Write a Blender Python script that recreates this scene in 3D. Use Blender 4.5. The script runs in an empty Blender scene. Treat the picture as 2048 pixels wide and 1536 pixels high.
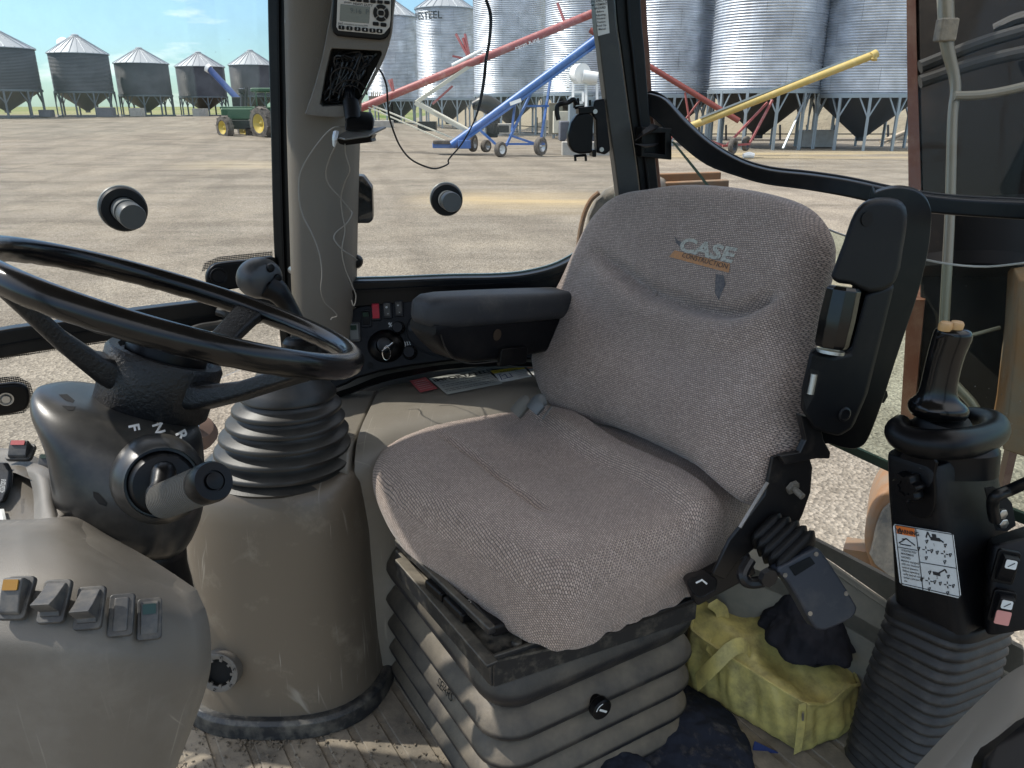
import bpy, bmesh, math, random
from mathutils import Vector as V, Matrix
from math import sin, cos, pi, radians, sqrt, atan, atan2
random.seed(7)
S = bpy.context.scene
COL = S.collection
# ------------------------------------------------------------------ camera
CAM = V((0, 0, 2.25)); FPX = 1540.0; TH = atan(555 / 1540.0)
fw = V((0, cos(TH), -sin(TH))); up_ = V((0, sin(TH), cos(TH))); rt = V((1, 0, 0))
cd = bpy.data.cameras.new('camera'); cam = bpy.data.objects.new('camera', cd); COL.objects.link(cam)
cd.sensor_fit = 'HORIZONTAL'; cd.sensor_width = 36; cd.lens = 36 * FPX / 2048
cd.clip_start = 0.02; cd.clip_end = 6000
cam.location = CAM; cam.rotation_euler = (pi / 2 - TH, 0, 0)
S.camera = cam
# ------------------------------------------------------------------ light
SUN_AZ, SUN_EL = radians(-80), radians(50)
w = bpy.data.worlds.new('World'); S.world = w; w.use_nodes = True
nt = w.node_tree; nt.nodes.clear()
N = nt.nodes.new; L = nt.links.new
wo = N('ShaderNodeOutputWorld'); bg = N('ShaderNodeBackground'); sky = N('ShaderNodeTexSky')
sky.sky_type = 'NISHITA'; sky.sun_disc = False; sky.sun_elevation = SUN_EL; sky.sun_rotation = SUN_AZ
sky.air_density = 1.1; sky.dust_density = 0.25; sky.ozone_density = 2.2
tc = N('ShaderNodeTexCoord'); mp = N('ShaderNodeMapping'); mp.inputs['Scale'].default_value = (2.2, 2.2, 9.0)
nz = N('ShaderNodeTexNoise'); nz.inputs['Scale'].default_value = 2.0; nz.inputs['Detail'].default_value = 8; nz.inputs['Roughness'].default_value = .58
rp = N('ShaderNodeValToRGB'); rp.color_ramp.elements[0].position = .53; rp.color_ramp.elements[1].position = .80
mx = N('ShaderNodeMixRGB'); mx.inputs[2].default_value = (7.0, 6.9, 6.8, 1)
L(tc.outputs['Generated'], mp.inputs[0]); L(mp.outputs[0], nz.inputs['Vector']); L(nz.outputs['Fac'], rp.inputs[0])
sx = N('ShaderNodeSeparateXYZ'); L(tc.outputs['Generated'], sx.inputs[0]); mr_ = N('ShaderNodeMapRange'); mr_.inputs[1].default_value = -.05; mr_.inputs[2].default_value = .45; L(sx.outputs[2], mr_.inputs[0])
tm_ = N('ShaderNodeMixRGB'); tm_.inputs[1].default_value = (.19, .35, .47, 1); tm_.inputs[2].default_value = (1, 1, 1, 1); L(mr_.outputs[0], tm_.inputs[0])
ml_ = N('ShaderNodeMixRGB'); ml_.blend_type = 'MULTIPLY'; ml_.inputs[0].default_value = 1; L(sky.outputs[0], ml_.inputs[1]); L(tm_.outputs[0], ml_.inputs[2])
hi = N('ShaderNodeMapRange'); hi.inputs[1].default_value = .34; hi.inputs[2].default_value = .7; hi.inputs[4].default_value = .8; L(sx.outputs[2], hi.inputs[0])  # unseen white sky overhead, added to brighten the cab interior
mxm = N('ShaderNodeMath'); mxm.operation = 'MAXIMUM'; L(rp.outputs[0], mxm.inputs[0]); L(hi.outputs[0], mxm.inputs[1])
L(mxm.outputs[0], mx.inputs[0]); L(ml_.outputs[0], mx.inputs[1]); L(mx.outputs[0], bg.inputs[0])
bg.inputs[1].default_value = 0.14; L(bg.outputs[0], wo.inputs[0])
sl = bpy.data.lights.new('sun', 'SUN'); so = bpy.data.objects.new('sun', sl); COL.objects.link(so)
sl.energy = 3.0; sl.angle = radians(.53); sl.color = (1, .95, .87)
sd = V((sin(SUN_AZ) * cos(SUN_EL), cos(SUN_AZ) * cos(SUN_EL), sin(SUN_EL)))
so.rotation_euler = sd.to_track_quat('Z', 'Y').to_euler(); so.location = sd * 30
S.view_settings.view_transform = 'Standard'; S.view_settings.look = 'None'; S.view_settings.gamma = 1
S.view_settings.use_curve_mapping = False
S.view_settings.exposure = 1.0
S.cycles.max_bounces = 10; S.cycles.transparent_max_bounces = 24; S.cycles.use_denoising = True
S.cycles.sample_clamp_indirect = 6; S.cycles.diffuse_bounces = 6

# ------------------------------------------------------------------ pixel helpers (photo pixels, 2048 wide)
def ray(px, py): return fw + rt * ((px - 1024) / FPX) + up_ * ((768 - py) / FPX)
def D(px, py, d): return CAM + ray(px, py) * d
def ZP(px, py, z):                     # z relative to camera
    r = ray(px, py); return CAM + r * (z / r.z)
def YP(px, py, y): r = ray(px, py); return CAM + r * (y / r.y)
class Plane:
    def __init__(s, p, n): s.p = V(p); s.n = V(n).normalized()
    def __call__(s, px, py, off=0.0):
        r = ray(px, py); q = s.p + s.n * off
        return CAM + r * ((q - CAM).dot(s.n) / r.dot(s.n))
def cz(x, y, z): return V((x, y, z + 2.25))   # camera-relative z
FLOOR = 1.25

# ------------------------------------------------------------------ mesh builder
def catmull(pts, n=6, closed=False):
    pts = [tuple(p) for p in pts]; out = []; m = len(pts)
    if m < 3: return [V(p) for p in pts]
    rng = range(m) if closed else range(m - 1)
    for i in rng:
        if closed: p0, p1, p2, p3 = pts[i - 1], pts[i], pts[(i + 1) % m], pts[(i + 2) % m]
        else:
            p1, p2 = pts[i], pts[i + 1]
            p0 = pts[i - 1] if i else tuple(2 * a - b for a, b in zip(p1, p2))
            p3 = pts[i + 2] if i + 2 < m else tuple(2 * a - b for a, b in zip(p2, p1))
        for k in range(n):
            t = k / n
            out.append(V([.5 * ((2 * b) + (-a + c) * t + (2 * a - 5 * b + 4 * c - d) * t * t + (-a + 3 * b - 3 * c + d) * t ** 3)
                          for a, b, c, d in zip(p0, p1, p2, p3)]))
    if not closed: out.append(V(pts[-1]))
    return out
def frame(n):
    n = V(n).normalized(); a = n.cross(V((0, 0, 1)))
    if a.length < 1e-3: a = V((1, 0, 0))
    a.normalize(); return a, n.cross(a).normalized(), n
class MB:
    def __init__(s): s.v = []; s.f = []
    def add(s, vs, fs):
        o = len(s.v); s.v += [V(v) for v in vs]; s.f += [tuple(i + o for i in f) for f in fs]; return s
    def loft(s, loops, cap=(True, True), closed=True):
        n = len(loops[0]); vs = [p for l in loops for p in l]; fs = []
        for i in range(len(loops) - 1):
            for j in range(n if closed else n - 1):
                k = (j + 1) % n; fs.append((i * n + j, i * n + k, (i + 1) * n + k, (i + 1) * n + j))
        if cap[0]: fs.append(tuple(range(n))[::-1])
        if cap[1]: fs.append(tuple((len(loops) - 1) * n + j for j in range(n)))
        return s.add(vs, fs)
    def tube(s, path, r, seg=10, n=6, closed=False, smooth=True, flat=1.0):
        pts = [V(p) for p in path]; rr = r if isinstance(r, (list, tuple)) else [r] * len(pts)
        if smooth and len(pts) > 2:
            q = catmull([(*p, a) for p, a in zip(pts, rr)], n, closed); pts = [V(x[:3]) for x in q]; rr = [x[3] for x in q]
        loops = []; m = len(pts); a = None
        for i, p in enumerate(pts):
            t = (pts[(i + 1) % m] - pts[i - 1]) if closed else (pts[min(i + 1, m - 1)] - pts[max(i - 1, 0)])
            t.normalize()
            if a is None: a, b, _ = frame(t)
            else:
                a = (a - t * a.dot(t)).normalized(); b = t.cross(a)
            loops.append([p + a * (rr[i] * cos(2 * pi * k / seg)) + b * (rr[i] * flat * sin(2 * pi * k / seg)) for k in range(seg)])
        if closed:
            # align end to start by using wheel-style frames
            loops.append(loops[0]); return s.loft(loops, (False, False))
        return s.loft(loops)
    def lathe(s, prof, o, ax, seg=32, sx=1, sy=1, a0=None, ring=False):
        if ring: prof = list(prof) + [prof[0]]
        a, b, n = frame(ax)
        if a0: a = V(a0); a = (a - n * a.dot(n)).normalized(); b = n.cross(a)
        o = V(o); loops = [[o + n * h + a * (r * sx * cos(2 * pi * k / seg)) + b * (r * sy * sin(2 * pi * k / seg)) for k in range(seg)] for r, h in prof]
        return s.loft(loops, (not ring, not ring))
    def box(s, c, h, ax=None):
        c = V(c); A = ax or (V((1, 0, 0)), V((0, 1, 0)), V((0, 0, 1)))
        A = [V(a).normalized() for a in A]
        vs = [c + A[0] * (h[0] * i) + A[1] * (h[1] * j) + A[2] * (h[2] * k) for k in (-1, 1) for j in (-1, 1) for i in (-1, 1)]
        return s.add(vs, [(0, 2, 3, 1), (4, 5, 7, 6), (0, 1, 5, 4), (2, 6, 7, 3), (0, 4, 6, 2), (1, 3, 7, 5)])
    def beam(s, a, b, w, h=None, upv=(0, 0, 1)):
        a, b = V(a), V(b); t = (b - a).normalized(); x = t.cross(V(upv))
        if x.length < 1e-3: x = V((1, 0, 0))
        x.normalize(); y = x.cross(t)
        return s.box((a + b) / 2, (w / 2, (b - a).length / 2, (h or w) / 2), (x, t, y))
    def slab(s, outline, vec, holes=()):
        vec = V(vec); bm = bmesh.new(); es = []
        for lp in (outline, *holes):
            vs = [bm.verts.new(p) for p in lp]
            es += [bm.edges.new((vs[i], vs[(i + 1) % len(vs)])) for i in range(len(vs))]
        bmesh.ops.triangle_fill(bm, use_beauty=True, use_dissolve=not holes, edges=es)
        r = bmesh.ops.extrude_face_region(bm, geom=bm.faces[:] )
        nv = [g for g in r['geom'] if isinstance(g, bmesh.types.BMVert)]
        bmesh.ops.translate(bm, verts=nv, vec=vec)
        bmesh.ops.recalc_face_normals(bm, faces=bm.faces[:])
        bm.verts.index_update()
        s.add([v.co.copy() for v in bm.verts], [tuple(v.index for v in f.verts) for f in bm.faces]); bm.free(); return s
    def patch(s, rows, n=5, thick=None):
        g = [catmull(r, n) for r in rows]; cols = [catmull([g[i][j] for i in range(len(g))], n) for j in range(len(g[0]))]
        m = len(cols); k = len(cols[0]); vs = [cols[j][i] for i in range(k) for j in range(m)]
        fs = [(i * m + j, i * m + j + 1, (i + 1) * m + j + 1, (i + 1) * m + j) for i in range(k - 1) for j in range(m - 1)]
        if thick:
            t = V(thick); o = len(vs); vs2 = vs + [v + t for v in vs]; f2 = fs + [tuple(i + o for i in f[::-1]) for f in fs]
            per = [j for j in range(m)] + [i * m + m - 1 for i in range(1, k)] + [(k - 1) * m + j for j in range(m - 2, -1, -1)] + [i * m for i in range(k - 2, 0, -1)]
            for a in range(len(per)):
                b = (a + 1) % len(per); f2.append((per[a], per[a] + o, per[b] + o, per[b]))
            return s.add(vs2, f2)
        return s.add(vs, fs)
    def band(s, A, B, vec, n=5):
        A = catmull(A, n); B = catmull(B, n); vec = V(vec)
        loops = [[a, b, b + vec, a + vec] for a, b in zip(A, B)]
        return s.loft(loops)
    def text(s, body, o, x, y, size, depth=.0004, align='LEFT', bold=0.0, shear=0):
        c = bpy.data.curves.new('t', 'FONT'); c.body = body; c.size = 1; c.align_x = align; c.align_y = 'CENTER'
        c.offset = bold; c.shear = shear; c.resolution_u = 3
        ob = bpy.data.objects.new('t', c); me = bpy.data.meshes.new_from_object(ob)
        x = V(x).normalized(); y = V(y); y = (y - x * y.dot(x)).normalized(); nn = x.cross(y)
        vs = [V(o) + x * (v.co.x * size) + y * (v.co.y * size) + nn * depth for v in me.vertices]
        s.add(vs, [tuple(p.vertices) for p in me.polygons])
        bpy.data.objects.remove(ob); bpy.data.curves.remove(c); bpy.data.meshes.remove(me); return s
    def build(s, name, mat, parent=None, bev=0, seg=2, ang=35, uv=None, flat=False, origin=None, sub=0, disp=None, fix=True):
        base = V(parent['_o']) if parent is not None and '_o' in parent else (V(origin) if origin else V((0, 0, 0)))
        me = bpy.data.meshes.new(name); me.from_pydata([v - base for v in s.v], [], s.f)
        if fix:
            bm = bmesh.new(); bm.from_mesh(me); bmesh.ops.recalc_face_normals(bm, faces=bm.faces[:]); bm.to_mesh(me); bm.free()
        me.update()
        if not flat:
            me.polygons.foreach_set('use_smooth', [True] * len(me.polygons)); me.set_sharp_from_angle(angle=radians(ang))
        if uv:
            ul = me.uv_layers.new(name='UVMap')
            for l in me.loops: ul.data[l.index].uv = uv(me.vertices[l.vertex_index].co + base)
        me.materials.append(mat)
        o = bpy.data.objects.new(name, me); COL.objects.link(o)
        if parent is not None:
            o.parent = parent; o['_o'] = list(base)
        else:
            o.location = base; o['_o'] = list(base)
        if bev:
            m = o.modifiers.new('bevel', 'BEVEL'); m.width = bev; m.segments = seg; m.limit_method = 'ANGLE'; m.angle_limit = radians(ang); m.harden_normals = True
        if sub:
            m = o.modifiers.new('sub', 'SUBSURF'); m.levels = sub; m.render_levels = sub
        if disp:
            t = bpy.data.textures.new(name, 'CLOUDS'); t.noise_scale = disp[0]; t.noise_depth = 3
            m = o.modifiers.new('disp', 'DISPLACE'); m.texture = t; m.strength = disp[1]; m.mid_level = .5; m.texture_coords = 'LOCAL'
        return o
def thing(name, label, cat, loc=(0, 0, 0), group=None):
    o = bpy.data.objects.new(name, None); COL.objects.link(o); o.location = loc; o['_o'] = list(loc); o.empty_display_size = .1
    return tag(o, label, cat, group)
def tag(o, label, cat, group=None, kind=None):
    if label: o['label'] = label
    if cat: o['category'] = cat
    if group: o['group'] = group
    if kind: o['kind'] = kind
    return o
def copy_tree(o, parent=None):
    c = o.copy(); COL.objects.link(c)
    if parent is not None: c.parent = parent
    for ch in list(o.children): copy_tree(ch, c)
    return c
def rrect(c, x, y, hx, hy, r, n=5):
    c, x, y = V(c), V(x).normalized(), V(y).normalized(); out = []
    for (sx, sy, a0) in ((1, 1, 0), (-1, 1, pi / 2), (-1, -1, pi), (1, -1, 1.5 * pi)):
        for k in range(n + 1):
            a = a0 + pi / 2 * k / n
            out.append(c + x * (sx * (hx - r) + r * cos(a)) + y * (sy * (hy - r) + r * sin(a)))
    return out
def resample(pts, n, closed=True):
    pts = [V(p) for p in pts]; q = pts + ([pts[0]] if closed else []); ls = [0]
    for a, b in zip(q, q[1:]): ls.append(ls[-1] + (b - a).length)
    out = []; j = 0
    for i in range(n):
        t = ls[-1] * i / (n if closed else n - 1)
        while j < len(ls) - 2 and ls[j + 1] < t: j += 1
        out.append(q[j].lerp(q[j + 1], (t - ls[j]) / max(1e-9, ls[j + 1] - ls[j])))
    return out

# ------------------------------------------------------------------ materials
MATS = {}
def M(name, col, rough=.5, metal=0, bump=None, dust=None, var=None, spec=.5, coat=0, updust=None, coord='Object', scr=0):
    if name in MATS: return MATS[name]
    m = bpy.data.materials.new(name); m.use_nodes = True; t = m.node_tree; n = t.nodes; l = t.links
    b = n['Principled BSDF']; b.inputs['Base Color'].default_value = (*col, 1); b.inputs['Roughness'].default_value = rough
    b.inputs['Metallic'].default_value = metal; b.inputs['Specular IOR Level'].default_value = spec; b.inputs['Coat Weight'].default_value = coat
    tcn = n.new('ShaderNodeTexCoord'); src = tcn.outputs[coord]; colout = None
    def noise(sc, det=4, ro=.6, vec=None):
        k = n.new('ShaderNodeTexNoise'); k.inputs['Scale'].default_value = sc; k.inputs['Detail'].default_value = det; k.inputs['Roughness'].default_value = ro
        l.new(vec or src, k.inputs['Vector']); return k.outputs['Fac']
    def ramp(inp, a, c):
        k = n.new('ShaderNodeMapRange'); k.inputs[1].default_value = a; k.inputs[2].default_value = c; l.new(inp, k.inputs[0]); return k.outputs[0]
    def mix(fac, a, c):
        k = n.new('ShaderNodeMixRGB')
        if isinstance(fac, float): k.inputs[0].default_value = fac
        else: l.new(fac, k.inputs[0])
        for i, q in ((1, a), (2, c)):
            if isinstance(q, tuple): k.inputs[i].default_value = (*q, 1)
            else: l.new(q, k.inputs[i])
        return k.outputs[0]
    def mul(a, f):
        k = n.new('ShaderNodeMath'); k.operation = 'MULTIPLY'; l.new(a, k.inputs[0])
        if isinstance(f, float): k.inputs[1].default_value = f
        else: l.new(f, k.inputs[1])
        return k.outputs[0]
    cur = tuple(col)
    if var: cur = mix(ramp(noise(var[1], 5), .3, .7), cur, tuple(var[0]))
    if dust:
        f = mul(ramp(noise(dust[2], 6, .7), dust[3] if len(dust) > 3 else .45, dust[4] if len(dust) > 4 else .75), float(dust[1])); cur = mix(f, cur, tuple(dust[0]))
        r = n.new('ShaderNodeMapRange'); r.inputs[3].default_value = rough; r.inputs[4].default_value = min(1, rough + .4); l.new(f, r.inputs[0]); l.new(r.outputs[0], b.inputs['Roughness'])
    if scr:
        for ro_, sc2_ in ((.6, (1.5, 90, 3)), (-.9, (110, 2.5, 3))):
            mpp = n.new('ShaderNodeMapping'); mpp.inputs['Scale'].default_value = sc2_; mpp.inputs['Rotation'].default_value = (.4, .3, ro_); l.new(src, mpp.inputs[0])
            f = mul(mul(ramp(noise(3, 2, .5, mpp.outputs[0]), .66, .74), ramp(noise(6, 3), .48, .62)), float(scr)); cur = mix(f, cur, (.42, .39, .33))
    if updust:
        g = n.new('ShaderNodeNewGeometry'); sp = n.new('ShaderNodeSeparateXYZ'); l.new(g.outputs['Normal'], sp.inputs[0])
        f = mul(mul(ramp(sp.outputs[2], .05, .8), ramp(noise(updust[2], 5, .7), .25, .65)), float(updust[1])); cur = mix(f, cur, tuple(updust[0]))
        r = n.new('ShaderNodeMapRange'); r.inputs[3].default_value = rough; r.inputs[4].default_value = .9; l.new(f, r.inputs[0]); l.new(r.outputs[0], b.inputs['Roughness'])
    if not isinstance(cur, tuple): l.new(cur, b.inputs['Base Color'])
    if bump:
        k = n.new('ShaderNodeBump'); k.inputs['Strength'].default_value = bump[1]; k.inputs['Distance'].default_value = bump[2]
        l.new(noise(bump[0], 3, .6), k.inputs['Height']); l.new(k.outputs[0], b.inputs['Normal'])
    MATS[name] = m; m['b'] = 1
    return m
DUSTC = (.30, .265, .21)
black = M('black_plastic', (.0022, .0024, .0032), .36, bump=(900, .2, .0004), dust=(DUSTC, .035, 18, .5, .85), spec=.2)
black2 = M('black_textured_plastic', (.0032, .0035, .0048), .44, bump=(1300, .5, .0006), dust=(DUSTC, .04, 22, .5, .9), spec=.22)
gloss = M('black_polished_grip', (.003, .003, .0035), .20, bump=(60, .05, .002), dust=(DUSTC, .03, 30, .5, .9), spec=.4)
rubber = M('black_rubber', (.005, .005, .0055), .5, bump=(500, .3, .0005), dust=(DUSTC, .06, 14, .45, .85), spec=.25)
rubberdust = M('dusty_bellows_rubber', (.009, .0095, .012), .5, bump=(300, .4, .0008), dust=((.24, .20, .15), .22, 12, .5, .75), updust=((.40, .325, .22), .42, 5))
boot_m = M('boot_rubber', (.010, .010, .0098), .42, bump=(400, .3, .0005), updust=((.2, .18, .15), .18, 12))
greige = M('grey_brown_plastic', (.13, .110, .086), .48, bump=(1500, .5, .0005), dust=((.42, .38, .32), .3, 7, .5, .85), var=((.10, .093, .083), 5))
greige2 = M('console_plastic', (.185, .165, .135), .42, scr=.35, bump=(1500, .4, .0005), dust=((.42, .39, .34), .25, 9, .5, .85))
dashm = M('dash_plastic', (.115, .104, .088), .5, scr=.3, bump=(1600, .6, .0005), dust=((.38, .36, .32), .35, 6, .5, .9))
shroudm = M('column_plastic', (.009, .0095, .0105), .28, scr=.06, bump=(1400, .2, .0003), dust=(DUSTC, .2, 7, .45, .8), spec=.4, updust=((.2, .19, .165), .15, 9))
trimm = M('pillar_trim', (.155, .134, .106), .6, bump=(1100, .9, .0009))
steel = M('worn_steel', (.45, .45, .44), .35, 1, bump=(300, .2, .0005))
chrome = M('bright_steel', (.7, .7, .7), .2, 1)
darkmetal = M('black_painted_steel', (.007, .007, .008), .38, dust=((.25, .2, .15), .12, 25, .55, .85), spec=.4, bump=(200, .2, .0005))
framem = M('window_frame_black', (.0035, .004, .0048), .36, bump=(80, .1, .001), dust=(DUSTC, .06, 9, .5, .9), spec=.25)
panelm = M('pillar_panel_dark', (.022, .023, .022), .4, dust=(DUSTC, .12, 9, .5, .9))
white = M('white_paint', (.8, .8, .78), .5)
labelw = M('label_white', (.62, .64, .63), .45, dust=((.3, .28, .25), .3, 40))
labelg = M('label_silver', (.42, .43, .39), .4)
ink = M('label_ink', (.02, .02, .022), .6)
red = M('red_plastic', (.42, .02, .04), .35)
redlab = M('red_label', (.42, .09, .09), .5)
yellowlab = M('yellow_label', (.72, .55, .04), .5)
orangelab = M('orange_label', (.62, .16, .03), .5)
amber = M('amber_lens', (.26, .13, .01), .3)
green_i = M('green_lens', (.008, .03, .02), .3)
pink_i = M('faded_red_lens', (.55, .25, .22), .5)
ochre = M('rusty_ochre', (.20, .10, .04), .6, dust=((.16, .14, .11), .8, 7, .4, .65), bump=(40, .4, .003))
tan = M('tan_button', (.46, .27, .11), .4)
orangep = M('orange_paint', (.50, .21, .06), .45, dust=((.25, .15, .08), .6, 12, .4, .7), bump=(60, .3, .002))
brownp = M('brown_rusted_paint', (.13, .045, .022), .5, dust=((.3, .2, .14), .5, 14, .45, .75))
boomk = M('boom_dark_steel', (.0045, .0035, .003), .55, spec=.15, dust=((.2, .14, .1), .12, 5, .5, .8))
hosep = M('beige_steel_pipe', (.19, .17, .125), .35, .2)
redp = M('auger_red', (.30, .065, .062), .45, dust=((.6, .5, .45), .4, 3, .5, .8))
darkred = M('auger_dark_red', (.22, .05, .04), .5)
bluep = M('auger_blue', (.03, .11, .34), .4, dust=((.4, .45, .5), .3, 3, .5, .8))
yellowp = M('auger_yellow', (.45, .33, .10), .45, dust=((.7, .6, .4), .4, 2, .5, .8))
beigep = M('auger_beige', (.55, .52, .42), .5, dust=((.35, .3, .25), .4, 2, .5, .8))
greenp = M('tractor_green', (.03, .085, .04), .35)
yrim = M('tractor_yellow', (.45, .33, .05), .4)
tyre = M('tyre_rubber', (.03, .028, .027), .75, dust=((.25, .21, .17), .6, 4, .35, .7), bump=(20, .5, .02))
concrete = M('concrete', (.42, .40, .36), .85, bump=(8, .4, .02), var=((.32, .3, .27), 3))
wood = M('weathered_wood', (.38, .31, .23), .8, var=((.28, .23, .17), 4))
mud = M('mud_covered_steel', (.09, .085, .075), .7, dust=((.34, .29, .22), .8, 9, .35, .6), bump=(35, .8, .006))
galv_leg = M('galvanised_leg', (.30, .34, .37), .45, .6)
binroof = M('bin_roof_steel', (.36, .38, .40), .45, .7)
bindark = M('weathered_bin_steel', (.085, .088, .105), .5, .0, dust=((.14, .145, .165), .6, .5, .45, .6))
leg_dark = M('weathered_leg', (.12, .135, .15), .5, .4)
bincone = M('hopper_steel', (.20, .175, .14), .5, .5)
bincone_d = M('hopper_dark', (.03, .03, .03), .6, .3)

def custom(name):
    m = bpy.data.materials.new(name); m.use_nodes = True; t = m.node_tree; b = t.nodes['Principled BSDF']
    tcn = t.nodes.new('ShaderNodeTexCoord'); return m, t, t.nodes, t.links, b, tcn
# corrugated galvanised steel: sheet-to-sheet variation
def galv_mat():
    m, t, n, l, b, tcn = custom('corrugated_galvanised'); b.inputs['Metallic'].default_value = .85; b.inputs['Roughness'].default_value = .46
    br = n.new('ShaderNodeTexBrick'); br.inputs['Scale'].default_value = 1; br.inputs['Brick Width'].default_value = 2.6; br.inputs['Row Height'].default_value = 1.12
    br.inputs['Mortar Size'].default_value = .012; br.inputs['Color1'].default_value = (.62, .66, .71, 1); br.inputs['Color2'].default_value = (.52, .56, .62, 1); br.inputs['Mortar'].default_value = (.33, .36, .4, 1)
    l.new(tcn.outputs['UV'], br.inputs['Vector'])
    nz = n.new('ShaderNodeTexNoise'); nz.inputs['Scale'].default_value = 1.2; nz.inputs['Detail'].default_value = 6; l.new(tcn.outputs['Object'], nz.inputs['Vector'])
    mxx = n.new('ShaderNodeMixRGB'); mxx.blend_type = 'MULTIPLY'; mxx.inputs[0].default_value = .5; l.new(br.outputs['Color'], mxx.inputs[1]); l.new(nz.outputs['Color'], mxx.inputs[2])
    mr = n.new('ShaderNodeMapRange'); mr.inputs[3].default_value = .55; mr.inputs[4].default_value = 1.4; l.new(nz.outputs['Fac'], mr.inputs[0])
    m2 = n.new('ShaderNodeMixRGB'); m2.blend_type = 'MULTIPLY'; m2.inputs[0].default_value = 1; l.new(br.outputs['Color'], m2.inputs[1]); l.new(mr.outputs[0], m2.inputs[2])
    l.new(m2.outputs[0], b.inputs['Base Color']); return m
galv = galv_mat()
def fabric_mat():
    m, t, n, l, b, tcn = custom('seat_fabric'); b.inputs['Roughness'].default_value = .95; b.inputs['Specular IOR Level'].default_value = .15
    b.inputs['Sheen Weight'].default_value = .25
    uvn = tcn.outputs['UV']
    dn = n.new('ShaderNodeTexNoise'); dn.inputs['Scale'].default_value = 25; l.new(uvn, dn.inputs['Vector'])
    ad = n.new('ShaderNodeMixRGB'); ad.blend_type = 'LINEAR_LIGHT'; ad.inputs[0].default_value = .003; l.new(uvn, ad.inputs[1]); l.new(dn.outputs['Color'], ad.inputs[2])
    br = n.new('ShaderNodeTexBrick'); br.inputs['Scale'].default_value = 1; br.inputs['Brick Width'].default_value = .0045; br.inputs['Row Height'].default_value = .0029
    br.inputs['Mortar Size'].default_value = .0006; br.inputs['Mortar Smooth'].default_value = .6; br.inputs['Bias'].default_value = 0
    br.inputs['Color1'].default_value = (.53, .42, .355, 1); br.inputs['Color2'].default_value = (.37, .288, .24, 1); br.inputs['Mortar'].default_value = (.145, .118, .105, 1)
    l.new(ad.outputs[0], br.inputs['Vector'])
    nz = n.new('ShaderNodeTexNoise'); nz.inputs['Scale'].default_value = 6; nz.inputs['Detail'].default_value = 5; l.new(uvn, nz.inputs['Vector'])
    mr = n.new('ShaderNodeMapRange'); mr.inputs[1].default_value = .3; mr.inputs[2].default_value = .7; mr.inputs[3].default_value = .85; mr.inputs[4].default_value = 1.12; l.new(nz.outputs['Fac'], mr.inputs[0])
    m2 = n.new('ShaderNodeMixRGB'); m2.blend_type = 'MULTIPLY'; m2.inputs[0].default_value = 1; l.new(br.outputs['Color'], m2.inputs[1]); l.new(mr.outputs[0], m2.inputs[2])
    n3 = n.new('ShaderNodeTexNoise'); n3.inputs['Scale'].default_value = 420; n3.inputs['Detail'].default_value = 3; l.new(uvn, n3.inputs['Vector'])
    mr3 = n.new('ShaderNodeMapRange'); mr3.inputs[1].default_value = .3; mr3.inputs[2].default_value = .7; mr3.inputs[3].default_value = .75; mr3.inputs[4].default_value = 1.25; l.new(n3.outputs['Fac'], mr3.inputs[0])
    m3 = n.new('ShaderNodeMixRGB'); m3.blend_type = 'MULTIPLY'; m3.inputs[0].default_value = 1; l.new(m2.outputs[0], m3.inputs[1]); l.new(mr3.outputs[0], m3.inputs[2])
    l.new(m3.outputs[0], b.inputs['Base Color'])
    bp = n.new('ShaderNodeBump'); bp.inputs['Strength'].default_value = .8; bp.inputs['Distance'].default_value = .0012; bp.invert = True
    l.new(br.outputs['Fac'], bp.inputs['Height']); l.new(bp.outputs[0], b.inputs['Normal']); return m
fabric = fabric_mat()
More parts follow.
